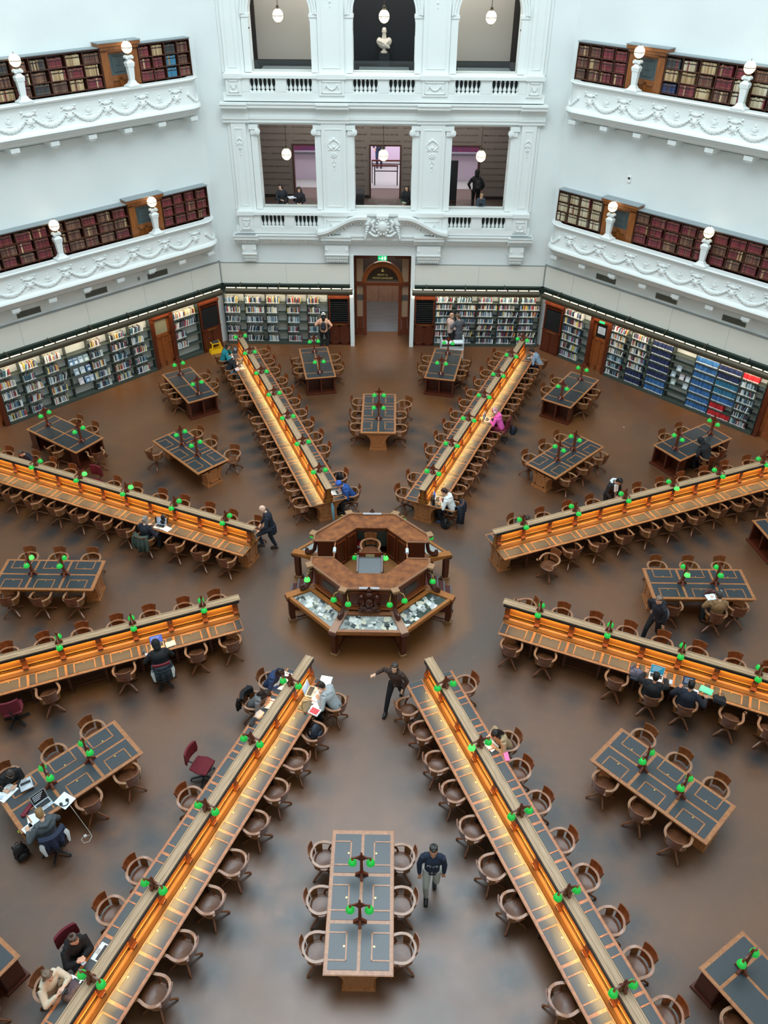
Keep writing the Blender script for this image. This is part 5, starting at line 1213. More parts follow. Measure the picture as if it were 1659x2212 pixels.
for k in range(4): m = MB(); m.box(-.1+.05*k, -.06+.05*k, -.102, -.1, .2, .28); m.build('folder_label', mat('grip_white', 'cfe0e6', .3), fo)
put(CH, (CX-.03, .62, .8), pi, 'wooden swivel armchair behind the lectern inside the central desk', 'armchairs inside the desk')
# ------------------------------------------------------------------ people
WORK = bpy.data.scenes.new('workbench')      # scratch scene for evaluating modifiers quickly, removed at the end
def remesh(mb, vox, sm=2, name='m'):
    me = mb.mesh(name, []); o = bpy.data.objects.new('tmp', me); WORK.collection.objects.link(o)
    r = o.modifiers.new('r', 'REMESH'); r.mode = 'VOXEL'; r.voxel_size = vox; r.use_smooth_shade = True
    if sm: s = o.modifiers.new('s', 'SMOOTH'); s.factor = .5; s.iterations = sm
    vl = WORK.view_layers[0]; vl.update()
    out = bpy.data.meshes.new_from_object(o.evaluated_get(vl.depsgraph)); bpy.data.objects.remove(o); out.name = name
    return out
def meshobj(name, me, m, parent):
    me.materials.clear(); me.materials.append(m)
    for p in me.polygons: p.material_index = 0; p.use_smooth = True
    o = bpy.data.objects.new(name, me); COL.objects.link(o); o.parent = parent; return o
def V(*a): return Vector(a)
def elbow(S, H, side, l1=.28, l2=.26, drop=.6):
    d = H-S; L = d.length
    if L > l1+l2-.005: H = S+d*((l1+l2-.005)/L); d = H-S; L = d.length
    a = (l1*l1-l2*l2+L*L)/(2*L); h = sqrt(max(0, l1*l1-a*a)); u = d/L
    pole = V(side*.7, -.35, -drop); pole = pole-u*pole.dot(u); pole.normalize()
    return S+u*a+pole*h, H
def knee(Hp, F, fwd, l1=.43, l2=.42):
    d = F-Hp; L = min(d.length, l1+l2-.005); d.normalize(); a = (l1*l1-l2*l2+L*L)/(2*L); h = sqrt(max(0, l1*l1-a*a))
    pole = fwd-d*fwd.dot(d); pole.normalize(); return Hp+d*a+pole*h
SK = dict(fair='d9a98c', pale='e3bba3', tan='b98566', brown='8a5a3e', dark='4a2f22')
PEOPLE = []
def person(label, loc, rz, pose='sit', lean=25, hl=None, hr=None, head=(0, 25), skin='fair', hair='short', haircol='2a1d17', top='26292e', bottom='1d2026', shoes='161616', hood=None, coat=0, size=1.0, build=1.0, feet=None, twist=0, shoulders=0, cat='person'):
    t = thing('person', label, 'person', loc, rz); s = size; skm = mat('skin_'+skin, SK[skin], .5)
    le = radians(lean); tw = radians(twist)
    hipz = .55 if pose == 'sit' else .93
    pel = V(0, 0, hipz); up = V(0, sin(le), cos(le)); side = V(cos(tw), sin(tw), 0); fw = V(-sin(tw)*cos(le), cos(tw)*cos(le), -sin(le))
    waist = pel+up*.17; chest = pel+up*.36; neck = pel+up*.5; sh = {e: pel+up*.45+side*(e*.175)+V(0, 0, shoulders) for e in (-1, 1)}
    hy, hp = radians(head[0]), radians(head[1])
    hf = V(-sin(hy+tw*.5)*cos(hp), cos(hy+tw*.5)*cos(hp), -sin(hp)); hx = hf.cross(V(0, 0, 1)).normalized(); hu = hx.cross(hf)
    nk = neck+up*.04; hc = nk+hu*.12+hf*.035+V(0, 0, .02)
    HM = Matrix(((hx.x, hf.x, hu.x, hc.x), (hx.y, hf.y, hu.y, hc.y), (hx.z, hf.z, hu.z, hc.z), (0, 0, 0, 1)))
    HM4 = HM
    hips = {e: pel+V(e*.095, 0, -.02) for e in (-1, 1)}
    if pose == 'sit':
        ft = feet or {-1: V(-.13, .36, .06), 1: V(.13, .34, .06)}
    else: ft = feet or {-1: V(-.1, .02, .06), 1: V(.1, 0, .06)}
    kn = {e: knee(hips[e], ft[e]+V(0, 0, .03), V(e*.15, 1, .35 if pose == 'sit' else .05)) for e in (-1, 1)}
    if pose == 'sit':
        for e in (-1, 1): kn[e].z = min(kn[e].z, .6)
    tg = {-1: hl or V(-.24, .06, .02) + V(0, 0, hipz-.02), 1: hr or V(.24, .06, .02)+V(0, 0, hipz-.02)}
    el = {}; hd = {}
    for e in (-1, 1): el[e], hd[e] = elbow(sh[e], tg[e], e)
    # one continuous skin surface: head, neck, trunk, arms, hands, legs
    m = MB()
    m.T = HM4; m.ell((0, -.012, .02), (.074, .095, .1), 20, 14); m.ell((0, .02, -.055), (.055, .062, .06), 14, 10); m.ell((0, .082, -.01), (.013, .02, .024), 8, 6); m.ell((0, .066, -.05), (.024, .016, .01), 8, 6); m.ell((0, .055, -.095), (.026, .024, .02), 8, 6)
    m.ell((0, .06, .035), (.05, .028, .012), 10, 6)
    for e in (-1, 1): m.ell((e*.074, -.01, -.01), (.012, .022, .03), 8, 6); m.ell((e*.036, .055, -.03), (.022, .02, .018), 8, 6)
    m.T = Matrix()
    m.tube([neck-up*.05, nk, hc-hu*.05], [.06, .05, .05], 10)
    m.tube([pel, waist, chest, neck-up*.02], [.12, .11, .13, .07], 12)
    for e in (-1, 1):
        m.tube([neck-up*.03, sh[e]], [.06, .05], 8)
        m.tube([sh[e], (sh[e]+el[e])/2, el[e]], [.05, .044, .036], 8); m.ell(el[e], .037, 8, 6)
        hdir = (hd[e]-el[e]).normalized(); m.tube([el[e], el[e]*.6+hd[e]*.4, hd[e]], [.037, .036, .024], 8)
        # palm, four fingers and a thumb leaving the side of the palm
        nrm = V(0, 0, 1)-hdir*hdir.z
        if nrm.length < .2: nrm = V(0, 1, 0)-hdir*hdir.y
        nrm.normalize(); lat = hdir.cross(nrm)*(-e)     # lat points to the thumb side
        pc = hd[e]+hdir*.045; 
        m.hexa([pc-hdir*.05-lat*.026-nrm*.013, pc-hdir*.05+lat*.026-nrm*.013, pc+hdir*.045+lat*.036-nrm*.011, pc+hdir*.045-lat*.034-nrm*.011, pc-hdir*.05-lat*.026+nrm*.013, pc-hdir*.05+lat*.026+nrm*.013, pc+hdir*.045+lat*.036+nrm*.011, pc+hdir*.045-lat*.034+nrm*.011])
        for k, fl in enumerate((.066, .074, .068, .052)):
            b0 = pc+hdir*.04+lat*(.03-.02*k); spread = lat*(.006-.005*k)
            m.tube([b0, b0+hdir*fl*.45+spread+nrm*.002, b0+hdir*fl*.75+spread*1.3-nrm*.012, b0+hdir*fl*.92+spread*1.4-nrm*.028], [.0095, .009, .0085, .007], 6)
        b0 = pc-hdir*.02+lat*.03; m.tube([b0, b0+lat*.028+hdir*.028-nrm*.004, b0+lat*.033+hdir*.055-nrm*.012], [.0115, .0105, .0085], 6)
        m.tube([hips[e], (hips[e]+kn[e])/2, kn[e]], [.085, .07, .055], 8); m.tube([kn[e], kn[e]*.6+ft[e]*.4, ft[e]], [.055, .052, .036], 8); m.tube([ft[e], ft[e]+V(0, .1, -.02)], [.035, .03], 8)
    body = meshobj('body', remesh(m, .0085, 1, 'body'), skm, t)
    m = MB(); m.T = HM4
    for e in (-1, 1): m.ell((e*.031, .078, .008), (.011, .006, .007), 8, 5)
    m.build('eyes', mat('eye_dark', '1a1412', .3), t)
    m = MB(); m.T = HM4; m.ell((0, .083, -.05), (.02, .006, .005), 8, 5); m.build('mouth', mat('lips_'+skin, '9c5a4e', .5), t)
    # hair
    hm = mat('hair_'+haircol, haircol, .45)
    if hair != 'bald':
        m = MB(); m.T = HM4; m.ell((0, -.034, .042), (.081, .094, .09), 20, 12); m.ell((0, -.055, 0), (.077, .066, .085), 16, 10)
        for k in range(9): m.ell((.06*cos(k*.7), -.03+.055*sin(k*.7), .095), (.024, .03, .034), 8, 6)
        m.tube([(-.05, .045, .085), (0, .062, .088), (.055, .04, .08)], [.018, .022, .018], 8)
        if hair in ('long', 'bun', 'pony', 'curly', 'bob'):
            for e in (-1, 1): m.tube([(e*.07, .01, .05), (e*.08, -.02, -.03), (e*.07, -.04, -.09)], [.03, .032, .025], 8)
        if hair == 'long': m.tube([(0, -.08, .0), (0, -.11, -.1), (0, -.12, -.24), (0, -.1, -.34)], [.075, .08, .07, .035], 10, flat=.6); m.tube([(.06, -.04, -.02), (.085, .0, -.15), (.08, .03, -.28)], [.035, .035, .02], 8); m.tube([(-.06, -.04, -.02), (-.085, .0, -.15), (-.08, .02, -.26)], [.035, .035, .02], 8)
        if hair == 'bun': m.ell((0, -.13, .03), (.04, .035, .04), 10, 8)
        if hair == 'topbun': m.ell((0, -.05, .16), (.035, .035, .035), 10, 8)
        if hair == 'pony': m.tube([(0, -.11, .02), (0, -.15, -.03), (0, -.14, -.15), (0, -.12, -.24)], [.03, .035, .03, .012], 8)
        if hair == 'curly':
            for k in range(12): m.ell((.1*cos(k*.52), -.05-.03*sin(k), -.05+.09*sin(k*.52*1.7)), .045, 8, 6)
            m.ell((0, -.08, -.08), (.11, .06, .1), 12, 8)
        me = remesh(m, .011, 1, 'hair'); meshobj('hair', me, hm, t)
    # top
    tm = mat('cloth_top_'+top, top, .8, bump=.3, noise=30, col2=None); b = build
    m = MB()
    cl = -.05 if pose == 'sit' else -.08
    m.tube([pel+up*cl, waist, chest, pel+up*.45], [.155*b, .148*b, .168*b, .13*b], 14, flat=.78)
    m.ell(chest, (.19*b, .14*b, .17), 14, 10)
    for e in (-1, 1):
        m.tube([neck-up*.02, sh[e]+up*.01], [.075, .075*b], 10); m.tube([sh[e], (sh[e]+el[e])/2, el[e]], [.074*b, .066*b, .056*b], 10); m.ell(el[e], .058*b, 8, 6); m.tube([el[e], el[e]*.5+hd[e]*.5, hd[e]-(hd[e]-el[e]).normalized()*.01], [.057*b, .051*b, .04*b], 10)
    if coat:
        if pose == 'sit': m.tube([pel, pel+V(0, -.06, -.1)], [.19*b, .16], 12)
        else: m.tube([pel+up*.05, pel-V(0, 0, coat*.5), pel-V(0, 0, coat)], [.175*b, .185*b, .19*b], 14, flat=.8)
    for k in range(5):      # folds
        a_ = k*1.3; m.tube([waist+V(.13*cos(a_), .1*sin(a_), -.04), waist+V(.15*cos(a_+.5), .12*sin(a_+.5), .03)], [.02, .02], 6)
    if hood == 'down': m.tube([neck+V(-.09, .03, .0), neck+V(-.085, -.09, .02), neck+V(0, -.13, .01), neck+V(.085, -.09, .02), neck+V(.09, .03, .0)], [.03, .05, .055, .05, .03], 8)
    else: m.tube([neck-up*.03, neck+up*.03], [.085, .066], 10)
    if hood == 'up':
        m.T = HM4; m.ell((0, -.03, .03), (.108, .118, .125), 16, 12); m.ell((0, -.05, -.07), (.1, .09, .1), 14, 8); m.T = Matrix()
    me = remesh(m, .013, 3, 'top'); tp = meshobj('top', me, tm, t)
    m = MB(); bm_ = mat('cloth_leg_'+bottom, bottom, .85)
    m.tube([pel+up*.06, pel, (hips[-1]+hips[1])/2], [.135*b, .145*b, .13*b], 12, flat=.85)
    for e in (-1, 1):
        m.tube([hips[e], (hips[e]+kn[e])/2, kn[e]], [.1*b, .085*b, .068*b], 10); m.ell(kn[e], .069*b, 8, 6); m.tube([kn[e], kn[e]*.5+ft[e]*.5, ft[e]+V(0, 0, .03)], [.067*b, .062*b, .05*b], 10)
    meshobj('trousers', remesh(m, .014, 2, 'trousers'), bm_, t)
    for e in (-1, 1):
        m = MB(); f = ft[e]; m.tube([f+V(0, -.03, .0), f+V(0, .06, -.015), f+V(0, .15, -.025), f+V(0, .17, -.028)], [.045, .046, .038, .02], 10, flat=.9); m.box(f.x-.04, f.x+.04, f.y-.07, f.y+.17, f.z-.06, f.z-.035); m.build('shoe', mat('shoe_'+shoes, shoes, .5), t)
    if hair == 'cap' or hair == 'beanie': pass
    if s != 1: t.scale = (s, s, s)
    t['_hands'] = 0; del t['_hands']
    return t, HM4, hd
def addhead(t, HM4, kind, col):
    m = MB(); m.T = HM4
    if kind == 'beanie': m.ell((0, -.02, .07), (.096, .108, .09), 16, 10); m.lathe([(.095, .03), (.1, .05), (.095, .08)], c=(0, -.02, 0), n=16); m.ell((0, -.04, .17), .022, 8, 6)
    elif kind == 'cap': m.ell((0, -.015, .06), (.094, .108, .085), 16, 10); m.hexa([(-.06, .05, .06), (.06, .05, .06), (.045, .16, .045), (-.045, .16, .045), (-.06, .05, .07), (.06, .05, .07), (.045, .16, .055), (-.045, .16, .055)])
    elif kind == 'headphones':
        m.tube([(.098*cos(a), -.01, .02+.13*sin(a)) for a in [pi*k/12 for k in range(13)]], .012, 8)
        for e in (-1, 1): m.ell((e*.095, -.01, .0), (.022, .038, .042), 10, 8)
    elif kind == 'flatcap': m.ell((0, 0, .08), (.1, .125, .05), 16, 8); m.hexa([(-.06, .08, .06), (.06, .08, .06), (.04, .15, .05), (-.04, .15, .05), (-.06, .08, .075), (.06, .08, .075), (.04, .15, .06), (-.04, .15, .06)])
    m.build('hat' if kind != 'headphones' else 'headphones', mat('hat_'+col, col, .6), t)
def backpack_mesh(t, M_, col, name='bag'):
    bm = mat('bag_'+col, col, .6)
    m = MB(); m.T = M_; m.ell((0, 0, .2), (.15, .1, .22), 14, 10); m.ell((0, 0, .1), (.16, .11, .12), 14, 8); m.box(-.12, .12, -.09, .07, 0, .25); meshobj('body', remesh(m, .015, 3, 'bag_body'), bm, t)
    m = MB(); m.T = M_; m.ell((0, -.11, .12), (.11, .05, .1), 12, 8); m.build('front_pocket', bm, t)
    m = MB(); m.T = M_
    for e in (-1, 1): m.tube([(e*.08, .08, .36), (e*.1, .15, .25), (e*.09, .13, .1), (e*.08, .08, .03)], .014, 6, flat=2)
    m.tube([(-.04, .06, .4), (0, .07, .45), (.04, .06, .4)], .009, 6); m.build('strap', mat('strap_black', '151619', .6), t)
def backpack(label, loc, rz, col='17191d', tilt=0, size=1, cat='backpack'):
    t = thing('backpack', label, cat, loc, rz); backpack_mesh(t, Matrix.Rotation(radians(tilt), 4, 'X') @ Matrix.Scale(size, 4), col); return t
def seat(az_, s_, i, dr=0, dl=0):       # point and facing of a seat at a long desk
    P = at(az_, R0S+i*PIT+dr, s_*(.8+dl)); d = at(az_, 0, -s_); return Vector((P.x, P.y, 0)), rot_face(d.x, d.y)
def tseat(az_, s_, k, dr=0, dl=0):
    P = at(az_, 9.05+(-.9, 0, .9)[k]+dr, s_*(.8+dl)); d = at(az_, 0, -s_); return Vector((P.x, P.y, 0)), rot_face(d.x, d.y)
def onseat(P, rz, x, y, z=.772):       # local offset (x right, y forward) to world
    c, s_ = cos(rz), sin(rz); return Vector((P.x+c*x-s_*y, P.y+s_*x+c*y, z))
# office chairs
def office_proto(col):
    t = thing('office_chair', 'x', 'chair'); fm = mat('office_fabric_'+col, col, .8)
    m = MB(); m.tube([(0, -.22, .46), (0, 0, .47), (0, .22, .46)], [.2, .25, .22], 14, flat=.18); m.box(-.2, .2, -.2, .2, .44, .49); meshobj('seat', remesh(m, .012, 3, 'seat'), fm, t)
    m = MB(); rows = []
    for k in range(9): a = -.5+k/8; rows.append([(a*.44, -.27+.16*a*a*1.2, .62), (a*.46, -.25+.16*a*a*1.2, .75), (a*.44, -.26+.16*a*a*1.2, .98), (a*.4, -.31+.16*a*a, .98), (a*.44, -.31+.16*a*a, .75), (a*.42, -.32+.16*a*a, .62), (a*.44, -.27+.16*a*a*1.2, .62)])
    m.grid(rows); m.add(rows[0][:6], [(0, 1, 2, 3, 4, 5)]); m.add(rows[-1][:6], [(5, 4, 3, 2, 1, 0)]); m.build('backrest', fm, t)
    m = MB(); m.tube([(0, -.1, .42), (0, -.34, .45), (0, -.36, .75)], .018, 6); m.lathe([(.02, .08), (.02, .3), (.03, .3), (.03, .44)], n=8); m.build('column', black, t)
    for k in range(5):
        a = 2*pi*k/5+.3; m = MB(); m.bar((0, 0, .1), (.29*cos(a), .29*sin(a), .07), .04, .03); f_ = m.build('leg', black, t)
        m = MB(); m.ell((.3*cos(a), .3*sin(a), .03), (.02, .02, .03), 8, 6); m.build('castor', mat('castor', '2d3034', .3), f_)
    return freeze(t)
OC = office_proto('620f1f')
def officechair(P, rz, label): put(OC, (P.x, P.y, 0), rz, label, 'maroon office chairs')
# ---- small things on desks
def laptop(label, P, rz, case='b9bdc2', screen='2f5f9c', open_=105, w=.33, d=.23):
    t = thing('laptop', label, 'laptop', P, rz); cm = mat('laptop_'+case, case, .35, metal=.4)
    m = MB(); m.box(-w/2, w/2, -d/2, d/2, 0, .016); b_ = m.build('base', cm, t)
    m = MB(); m.box(-w/2+.025, w/2-.025, -d/2+.085, d/2-.02, .016, .018); m.build('keyboard', mat('keys', '23262b', .5), b_)
    m = MB(); m.box(-.05, .05, -d/2+.012, -d/2+.075, .016, .0175); m.build('touchpad', mat('pad_grey', '9da2a8', .4), b_)
    a = radians(open_-90); m = MB(); m.T = Matrix.Translation((0, d/2, .01)) @ Matrix.Rotation(-a, 4, 'X'); m.box(-w/2, w/2, 0, .008, 0, d); l_ = m.build('lid', cm, t)
    m = MB(); m.T = Matrix.Translation((0, d/2, .01)) @ Matrix.Rotation(-a, 4, 'X'); m.box(-w/2+.012, w/2-.012, -.002, 0, .018, d-.01); m.build('screen', mat('screen_'+screen, screen, .2, emit=.5), l_)
    m = MB(); m.T = Matrix.Translation((0, d/2, .01)) @ Matrix.Rotation(-a, 4, 'X')
    for k in range(4): m.box(-w/2+.04, w/2-.06-.03*k, -.003, -.002, d-.05-.035*k, d-.042-.035*k)
    m.build('screen_content', mat('screen_lines', 'cfd8e4', .3, emit=.5), l_)
    return t
def sheet(label, P, rz, col='e6eef2', w=.21, h=.297, th=.004, name='paper', cat='paper', lines=True):
    t = thing(name, label, cat, P, rz); m = MB(); m.box(-w/2, w/2, -h/2, h/2, 0, th); m.build('sheet', mat('paper_'+col, col, .6), t)
    if lines:
        m = MB()
        for k in range(7): m.box(-w*.38, w*(.38-.1*(k % 3)), h*.36-k*h*.1, h*.36-k*h*.1+.004, th, th+.0006)
        m.build('writing', mat('faint_ink', '9aa6ae', .6), t)
    return t
def openbook(label, P, rz, col='f0f4f5', w=.2, h=.28, name='open_book', cat='book'):
    t = thing(name, label, cat, P, rz)
    for e in (-1, 1):
        m = MB(); rows = [[(e*w*k/6, y, .006+.018*sin(pi*(k+.6)/7)) for y in (-h/2, h/2)] for k in range(7)]
        m.grid(rows if e > 0 else [r[::-1] for r in rows]); m.box(*sorted((0, e*w)), -h/2, h/2, 0, .006); m.build('page_block', mat('paper_'+col, col, .6), t)
    m = MB()
    for e in (-1, 1):
        for k in range(6): m.box(e*w*.5-w*.35, e*w*.5+w*(.3-.1*(k % 2)), h*.34-k*.035, h*.34-k*.035+.004, .027, .0275)
    m.build('writing', mat('faint_ink', '9aa6ae', .6), t)
    m = MB(); m.box(-w-.005, w+.005, -h/2-.005, h/2+.005, -.0, .003); m.build('cover', mat('book_cover', '3c5c78', .5), t); return t
def bookclosed(label, P, rz, col, w=.21, h=.28, th=.03, inner=None):
    t = thing('closed_book', label, 'book', P, rz); m = MB(); m.box(-w/2, w/2, -h/2, h/2, th-.003, th); m.box(-w/2, w/2, -h/2, h/2, 0, .003); m.box(-w/2, -w/2+.004, -h/2, h/2, 0, th); m.build('cover', mat('cover_'+col, col, .4), t)
    m = MB(); m.box(-w/2+.004, w/2-.004, -h/2+.004, h/2-.004, .003, th-.003); m.build('pages', pages, t)
    if inner: m = MB(); m.box(-w/2+.03, w/2-.03, -h/2+.03, h/2-.05, th, th+.001); m.build('cover_panel', mat('cover_'+inner, inner, .4), t)
    return t
def bottle(label, P, col='2a2e33', r=.035, h=.22):
    t = thing('bottle', label, 'bottle', P, 0); m = MB(); m.lathe([(r*.95, 0), (r, .01), (r, h*.75), (r*.6, h*.86)], n=14); m.build('body', mat('bottle_'+col, col, .3), t)
    m = MB(); m.lathe([(r*.62, h*.86), (r*.62, h), (0, h)], n=12); m.build('cap', black, t); return t
def phone(label, P, rz, tilt=0, col='1a1c20'):
    t = thing('phone', label, 'phone', P, rz); m = MB(); m.T = Matrix.Rotation(radians(tilt), 4, 'X'); m.box(-.037, .037, -.075, .075, 0, .009); m.build('case', mat('phone_'+col, col, .3), t)
    m = MB(); m.T = Matrix.Rotation(radians(tilt), 4, 'X'); m.box(-.033, .033, -.068, .068, .009, .01); m.build('screen', mat('phone_screen', '9fb2c8', .2, emit=.3), t); return t
def lump(label, P, rz, col, dims, seed=0, name='bag', cat='bag', strap=True):
    t = thing(name, label, cat, P, rz); r = random.Random(seed); m = MB(); dx, dy, dz = dims
    c4 = [(-.5+r.uniform(0, .12), -.5+r.uniform(0, .15)), (.5-r.uniform(0, .12), -.5+r.uniform(0, .15)), (.5-r.uniform(0, .2), .5-r.uniform(0, .15)), (-.5+r.uniform(0, .2), .5-r.uniform(0, .15))]
    m.hexa([(a*dx, b*dy, 0) for a, b in c4]+[(a*dx*.82, b*dy*.78, dz*r.uniform(.55, .85)) for a, b in c4])
    for k in range(6): m.ell((r.uniform(-.3, .3)*dx, r.uniform(-.3, .3)*dy, r.uniform(.4, .7)*dz), (dx*.2, dy*.2, dz*.32), 10, 7)
    me = remesh(m, .013, 3, 'soft'); meshobj('body', me, mat('fabric_'+col, col, .8, bump=.4, noise=18), t)
    if strap:
        m = MB(); m.tube([(-dx*.3, 0, dz*.8), (-dx*.2, dy*.2, dz*1.15), (dx*.1, dy*.3, dz*1.2), (dx*.3, 0, dz*.85)], .008, 6); m.build('strap', mat('strap_black', '151619', .6), t)
    return t
def drape(label, P, rz, col, col2=None, w=.46, drop=.55, y=-.27, z=.86, name='jacket', quilt=False):
    """garment hung over a chair back behind local -y"""
    t = thing(name, label, 'jacket', P, rz); m = MB(); r = random.Random(len(label)); rows = []
    n = 15
    for k in range(n):
        a = -1+2*k/(n-1); fold = .02*sin(k*1.7)+.012*r.uniform(-1, 1); hw = w/2*(1+.1*abs(a)); yy = y+.12*a*a
        hem = z-drop*(1-.25*abs(a))+r.uniform(-.02, .02)
        rows.append([(a*hw*.85, yy+.05, z-.16), (a*hw*.85, yy+.045, z-.01), (a*hw*.86, yy+.01, z+.02), (a*hw*.9, yy-.035, z-.01), (a*hw, yy-.055+fold, z-.2), (a*hw*1.04, yy-.06+fold*1.6, (z+hem)/2), (a*hw*1.0, yy-.045+fold*2, hem)])
    m.grid(rows)
    o = m.build('shell', mat('garment_'+col, col, .75, bump=.3, noise=20), t); so = o.modifiers.new('thick', 'SOLIDIFY'); so.thickness = .018; so.offset = 1
    if quilt:
        for q in range(5): m = MB(); zz = z-.1-q*drop*.16; m.tube([(a*w*.52, y+.12*a*a*4*.25-.075, zz) for a in (-1, -.6, -.2, .2, .6, 1)], .012, 6); m.build('quilt_seam', mat('garment_'+col, col, .75), t)
    if col2:
        for e in (-1, 1): m = MB(); m.tube([(e*w*.42, y+.08, z-.05), (e*w*.5, y+.02, z-.2), (e*w*.46, y-.02, z-.42)], [.05, .055, .03], 8, flat=.5); m.build('lining', mat('garment_'+col2, col2, .7), t)
    else:
        for e in (-1, 1): m = MB(); m.tube([(e*w*.46, y+.02, z-.04), (e*w*.52, y-.02, z-.25), (e*w*.5, y-.03, z-.45)], [.045, .045, .035], 8); m.build('sleeve', mat('garment_'+col, col, .75), t)
    return t
# ---- readers at the long desks
def H(x, y, z=.80): return V(x, y, z)
P, rz = seat(-22.5, -1, 12, 0, .1)
t, hm, hd = person('person in a teal top, head on hand, far end of the rear-left row', P, rz, lean=24, head=(-30, 20), hl=H(-.05, .3, 1.02), hr=H(.15, .36), hair='bob', haircol='33241b', top='12808a', bottom='1f2430')
P2, rz2 = seat(-22.5, -1, 11, 0, .08)
person('person in a black top with greying hair bent over papers, rear-left row', P2, rz2, lean=34, head=(-15, 35), hl=H(-.2, .36), hr=H(.12, .38), hair='bob', haircol='6a5e55', top='14171d', bottom='8fa9bc', skin='pale')
laptop('dark laptop with papers at the far end of the rear-left row', onseat(P, rz, -.1, .48), rz+.3, '3a3d44', '31343c')
laptop('black laptop before the reader in black, rear-left row', onseat(P2, rz2, -.1, .5), rz2-.2, '1f2126', '26313f')
sheet('white papers between the two readers of the rear-left row', onseat(P, rz, .2, .34), rz+.2, 'e6eef2', .3, .22)
sheet('patterned pink and white leaflet on the rear-left row', onseat(P2, rz2, .42, .3), rz2, 'd8c6cc', .28, .16)
bookclosed('pale pink folder beside the leaflet on the rear-left row', onseat(P2, rz2, .46, .5), rz2+.2, 'dcb9a8', .2, .2, .02)
lump('crumpled clear and white bag on the rear-left row', onseat(P2, rz2, .28, .55), rz2, 'b9b7ae', (.22, .16, .09), 3)
lump('camouflage and black rucksack on the far end of the rear-left row', onseat(P, rz, -.33, .42), rz, '4a4638', (.42, .26, .2), 5, 'backpack', 'backpack')
lump('small black bag beside the rucksack on the rear-left row', onseat(P, rz, -.36, .2), rz, '1b1b20', (.25, .2, .18), 6)
P, rz = seat(-22.5, 1, 0, -.05, .1)
t, hm, hd = person('person in a blue camouflage jacket and blue knit hat writing, rear-left row', P, rz, lean=36, head=(8, 38), hl=H(-.06, .34), hr=H(.1, .36), top='1d4a8c', bottom='1b1e26', hair='short', haircol='2b2320', build=1.15)
addhead(t, hm, 'beanie', '2a62c0')
laptop('silver tablet computer before the reader in the blue knit hat', onseat(P, rz, .0, .46), rz, 'a9b2ba', '7f8c99', 165, .26, .18)
bottle('bright pink drinks bottle near the inner end of the rear-left row', onseat(P, rz, .42, .36), 'd81e5e', .028, .2)
P2, rz2 = seat(-22.5, 1, 1); backpack('black backpack on the second chair beside the person in the blue hat', onseat(P2, rz2, .0, .0, .47), rz2, '101216', 0, .95)
u = thing('umbrella', 'folded pale blue striped umbrella hanging at the inner end of the rear-left row', 'umbrella', at(-22.5, 3.76, .08, .0), RZ(-22.5))
m = MB(); m.tube([(0, 0, .75), (.01, -.02, .6), (.015, -.03, .4), (.02, -.05, .15), (.02, -.05, .03)], [.02, .05, .045, .03, .008], 10); m.build('canopy', mat('umbrella_blue', '8fc3cf', .5, col2='3f7f93', noise=2, scale=(30, 30, 1)), u)
m = MB(); m.tube([(0, 0, .72), (-.01, .02, .82), (-.005, .04, .86), (.0, .06, .83)], .012, 6); m.build('handle', darkw, u)
P, rz = seat(22.5, 1, 0, -.05, .1)
person('person in a white hooded sweatshirt typing at the inner end of the rear-right row', P, rz, lean=26, head=(10, 28), hl=H(-.1, .38), hr=H(.12, .38), top='dfe2df', hood='down', bottom='15171b', shoes='33456b', hair='short', haircol='3a281f', feet={-1: V(-.14, .3, .06), 1: V(.12, .4, .06)})
laptop('silver laptop with a blue lit screen beside the person in the white hood', onseat(P, rz, -.0, .5), rz+.15, 'b6b2aa', '2d55c8')
bottle('black flask next to the blue-screened laptop', onseat(P, rz, -.3, .55), '141519', .04, .24)
lump('brown and black bag propped at the partition of the rear-right row', onseat(P, rz, -.1, .66), rz, '5c4a3c', (.22, .12, .26), 8)
lump('brown paper food wrapper by the black flask', onseat(P, rz, -.22, .38), rz, 'b08a54', (.2, .14, .06), 9, 'paper_bag', 'bag', False)
drape('dark navy quilted coat hung on the chair of the person in white', P, rz, '1b2433', None, .5, .78, -.3, .84, 'coat')
backpack('black backpack on the floor under the inner end of the rear-right row', onseat(P, rz, -.3, .12, 0), rz, '0e1013', 0, .85)
P, rz = seat(22.5, 1, 6, 0, .06); officechair(P, rz, 'maroon office chair under the person in pink, rear-right row')
t, hm, hd = person('person in a bright pink hooded top with headphones, rear-right row', P, rz, lean=24, head=(12, 24), hl=H(-.1, .4), hr=H(.1, .38), top='ec5fb4', hood='down', bottom='7d1c34', hair='bob', haircol='c98a93')
addhead(t, hm, 'headphones', 'f0e8ee')
laptop('white laptop in front of the person in pink', onseat(P, rz, -.05, .5), rz+.1, 'dcd6d8', '262a3a')
lump('cream soft toy bag by the laptop of the person in pink', onseat(P, rz, -.16, .72), rz, 'd8c79a', (.2, .14, .14), 12)
bottle('pale pink bottle standing behind the white laptop', onseat(P, rz, .1, .68), 'e8a9ae', .035, .26)
backpack('dark navy backpack hanging behind the chair of the person in pink', onseat(P, rz, .12, -.42, .3), rz+pi, '1a2333', 0, .8)
P, rz = seat(22.5, 1, 12, .05, .12)
person('person in a grey-blue shirt bent over work at the far end of the rear-right row', P, rz, lean=38, head=(0, 45), hl=H(-.12, .36), hr=H(.14, .36), top='8093a6', bottom='1d2531', hair='short', haircol='1a1512')
lump('flattened dark grey bag at the far end of the rear-right row', onseat(P, rz, .35, .42), rz, '3c4440', (.5, .4, .05), 14)
phone('black phone beside the reader in the grey-blue shirt', onseat(P, rz, -.05, .5), rz+.4)
P, rz = seat(67.5, -1, 1, -.02, .06)
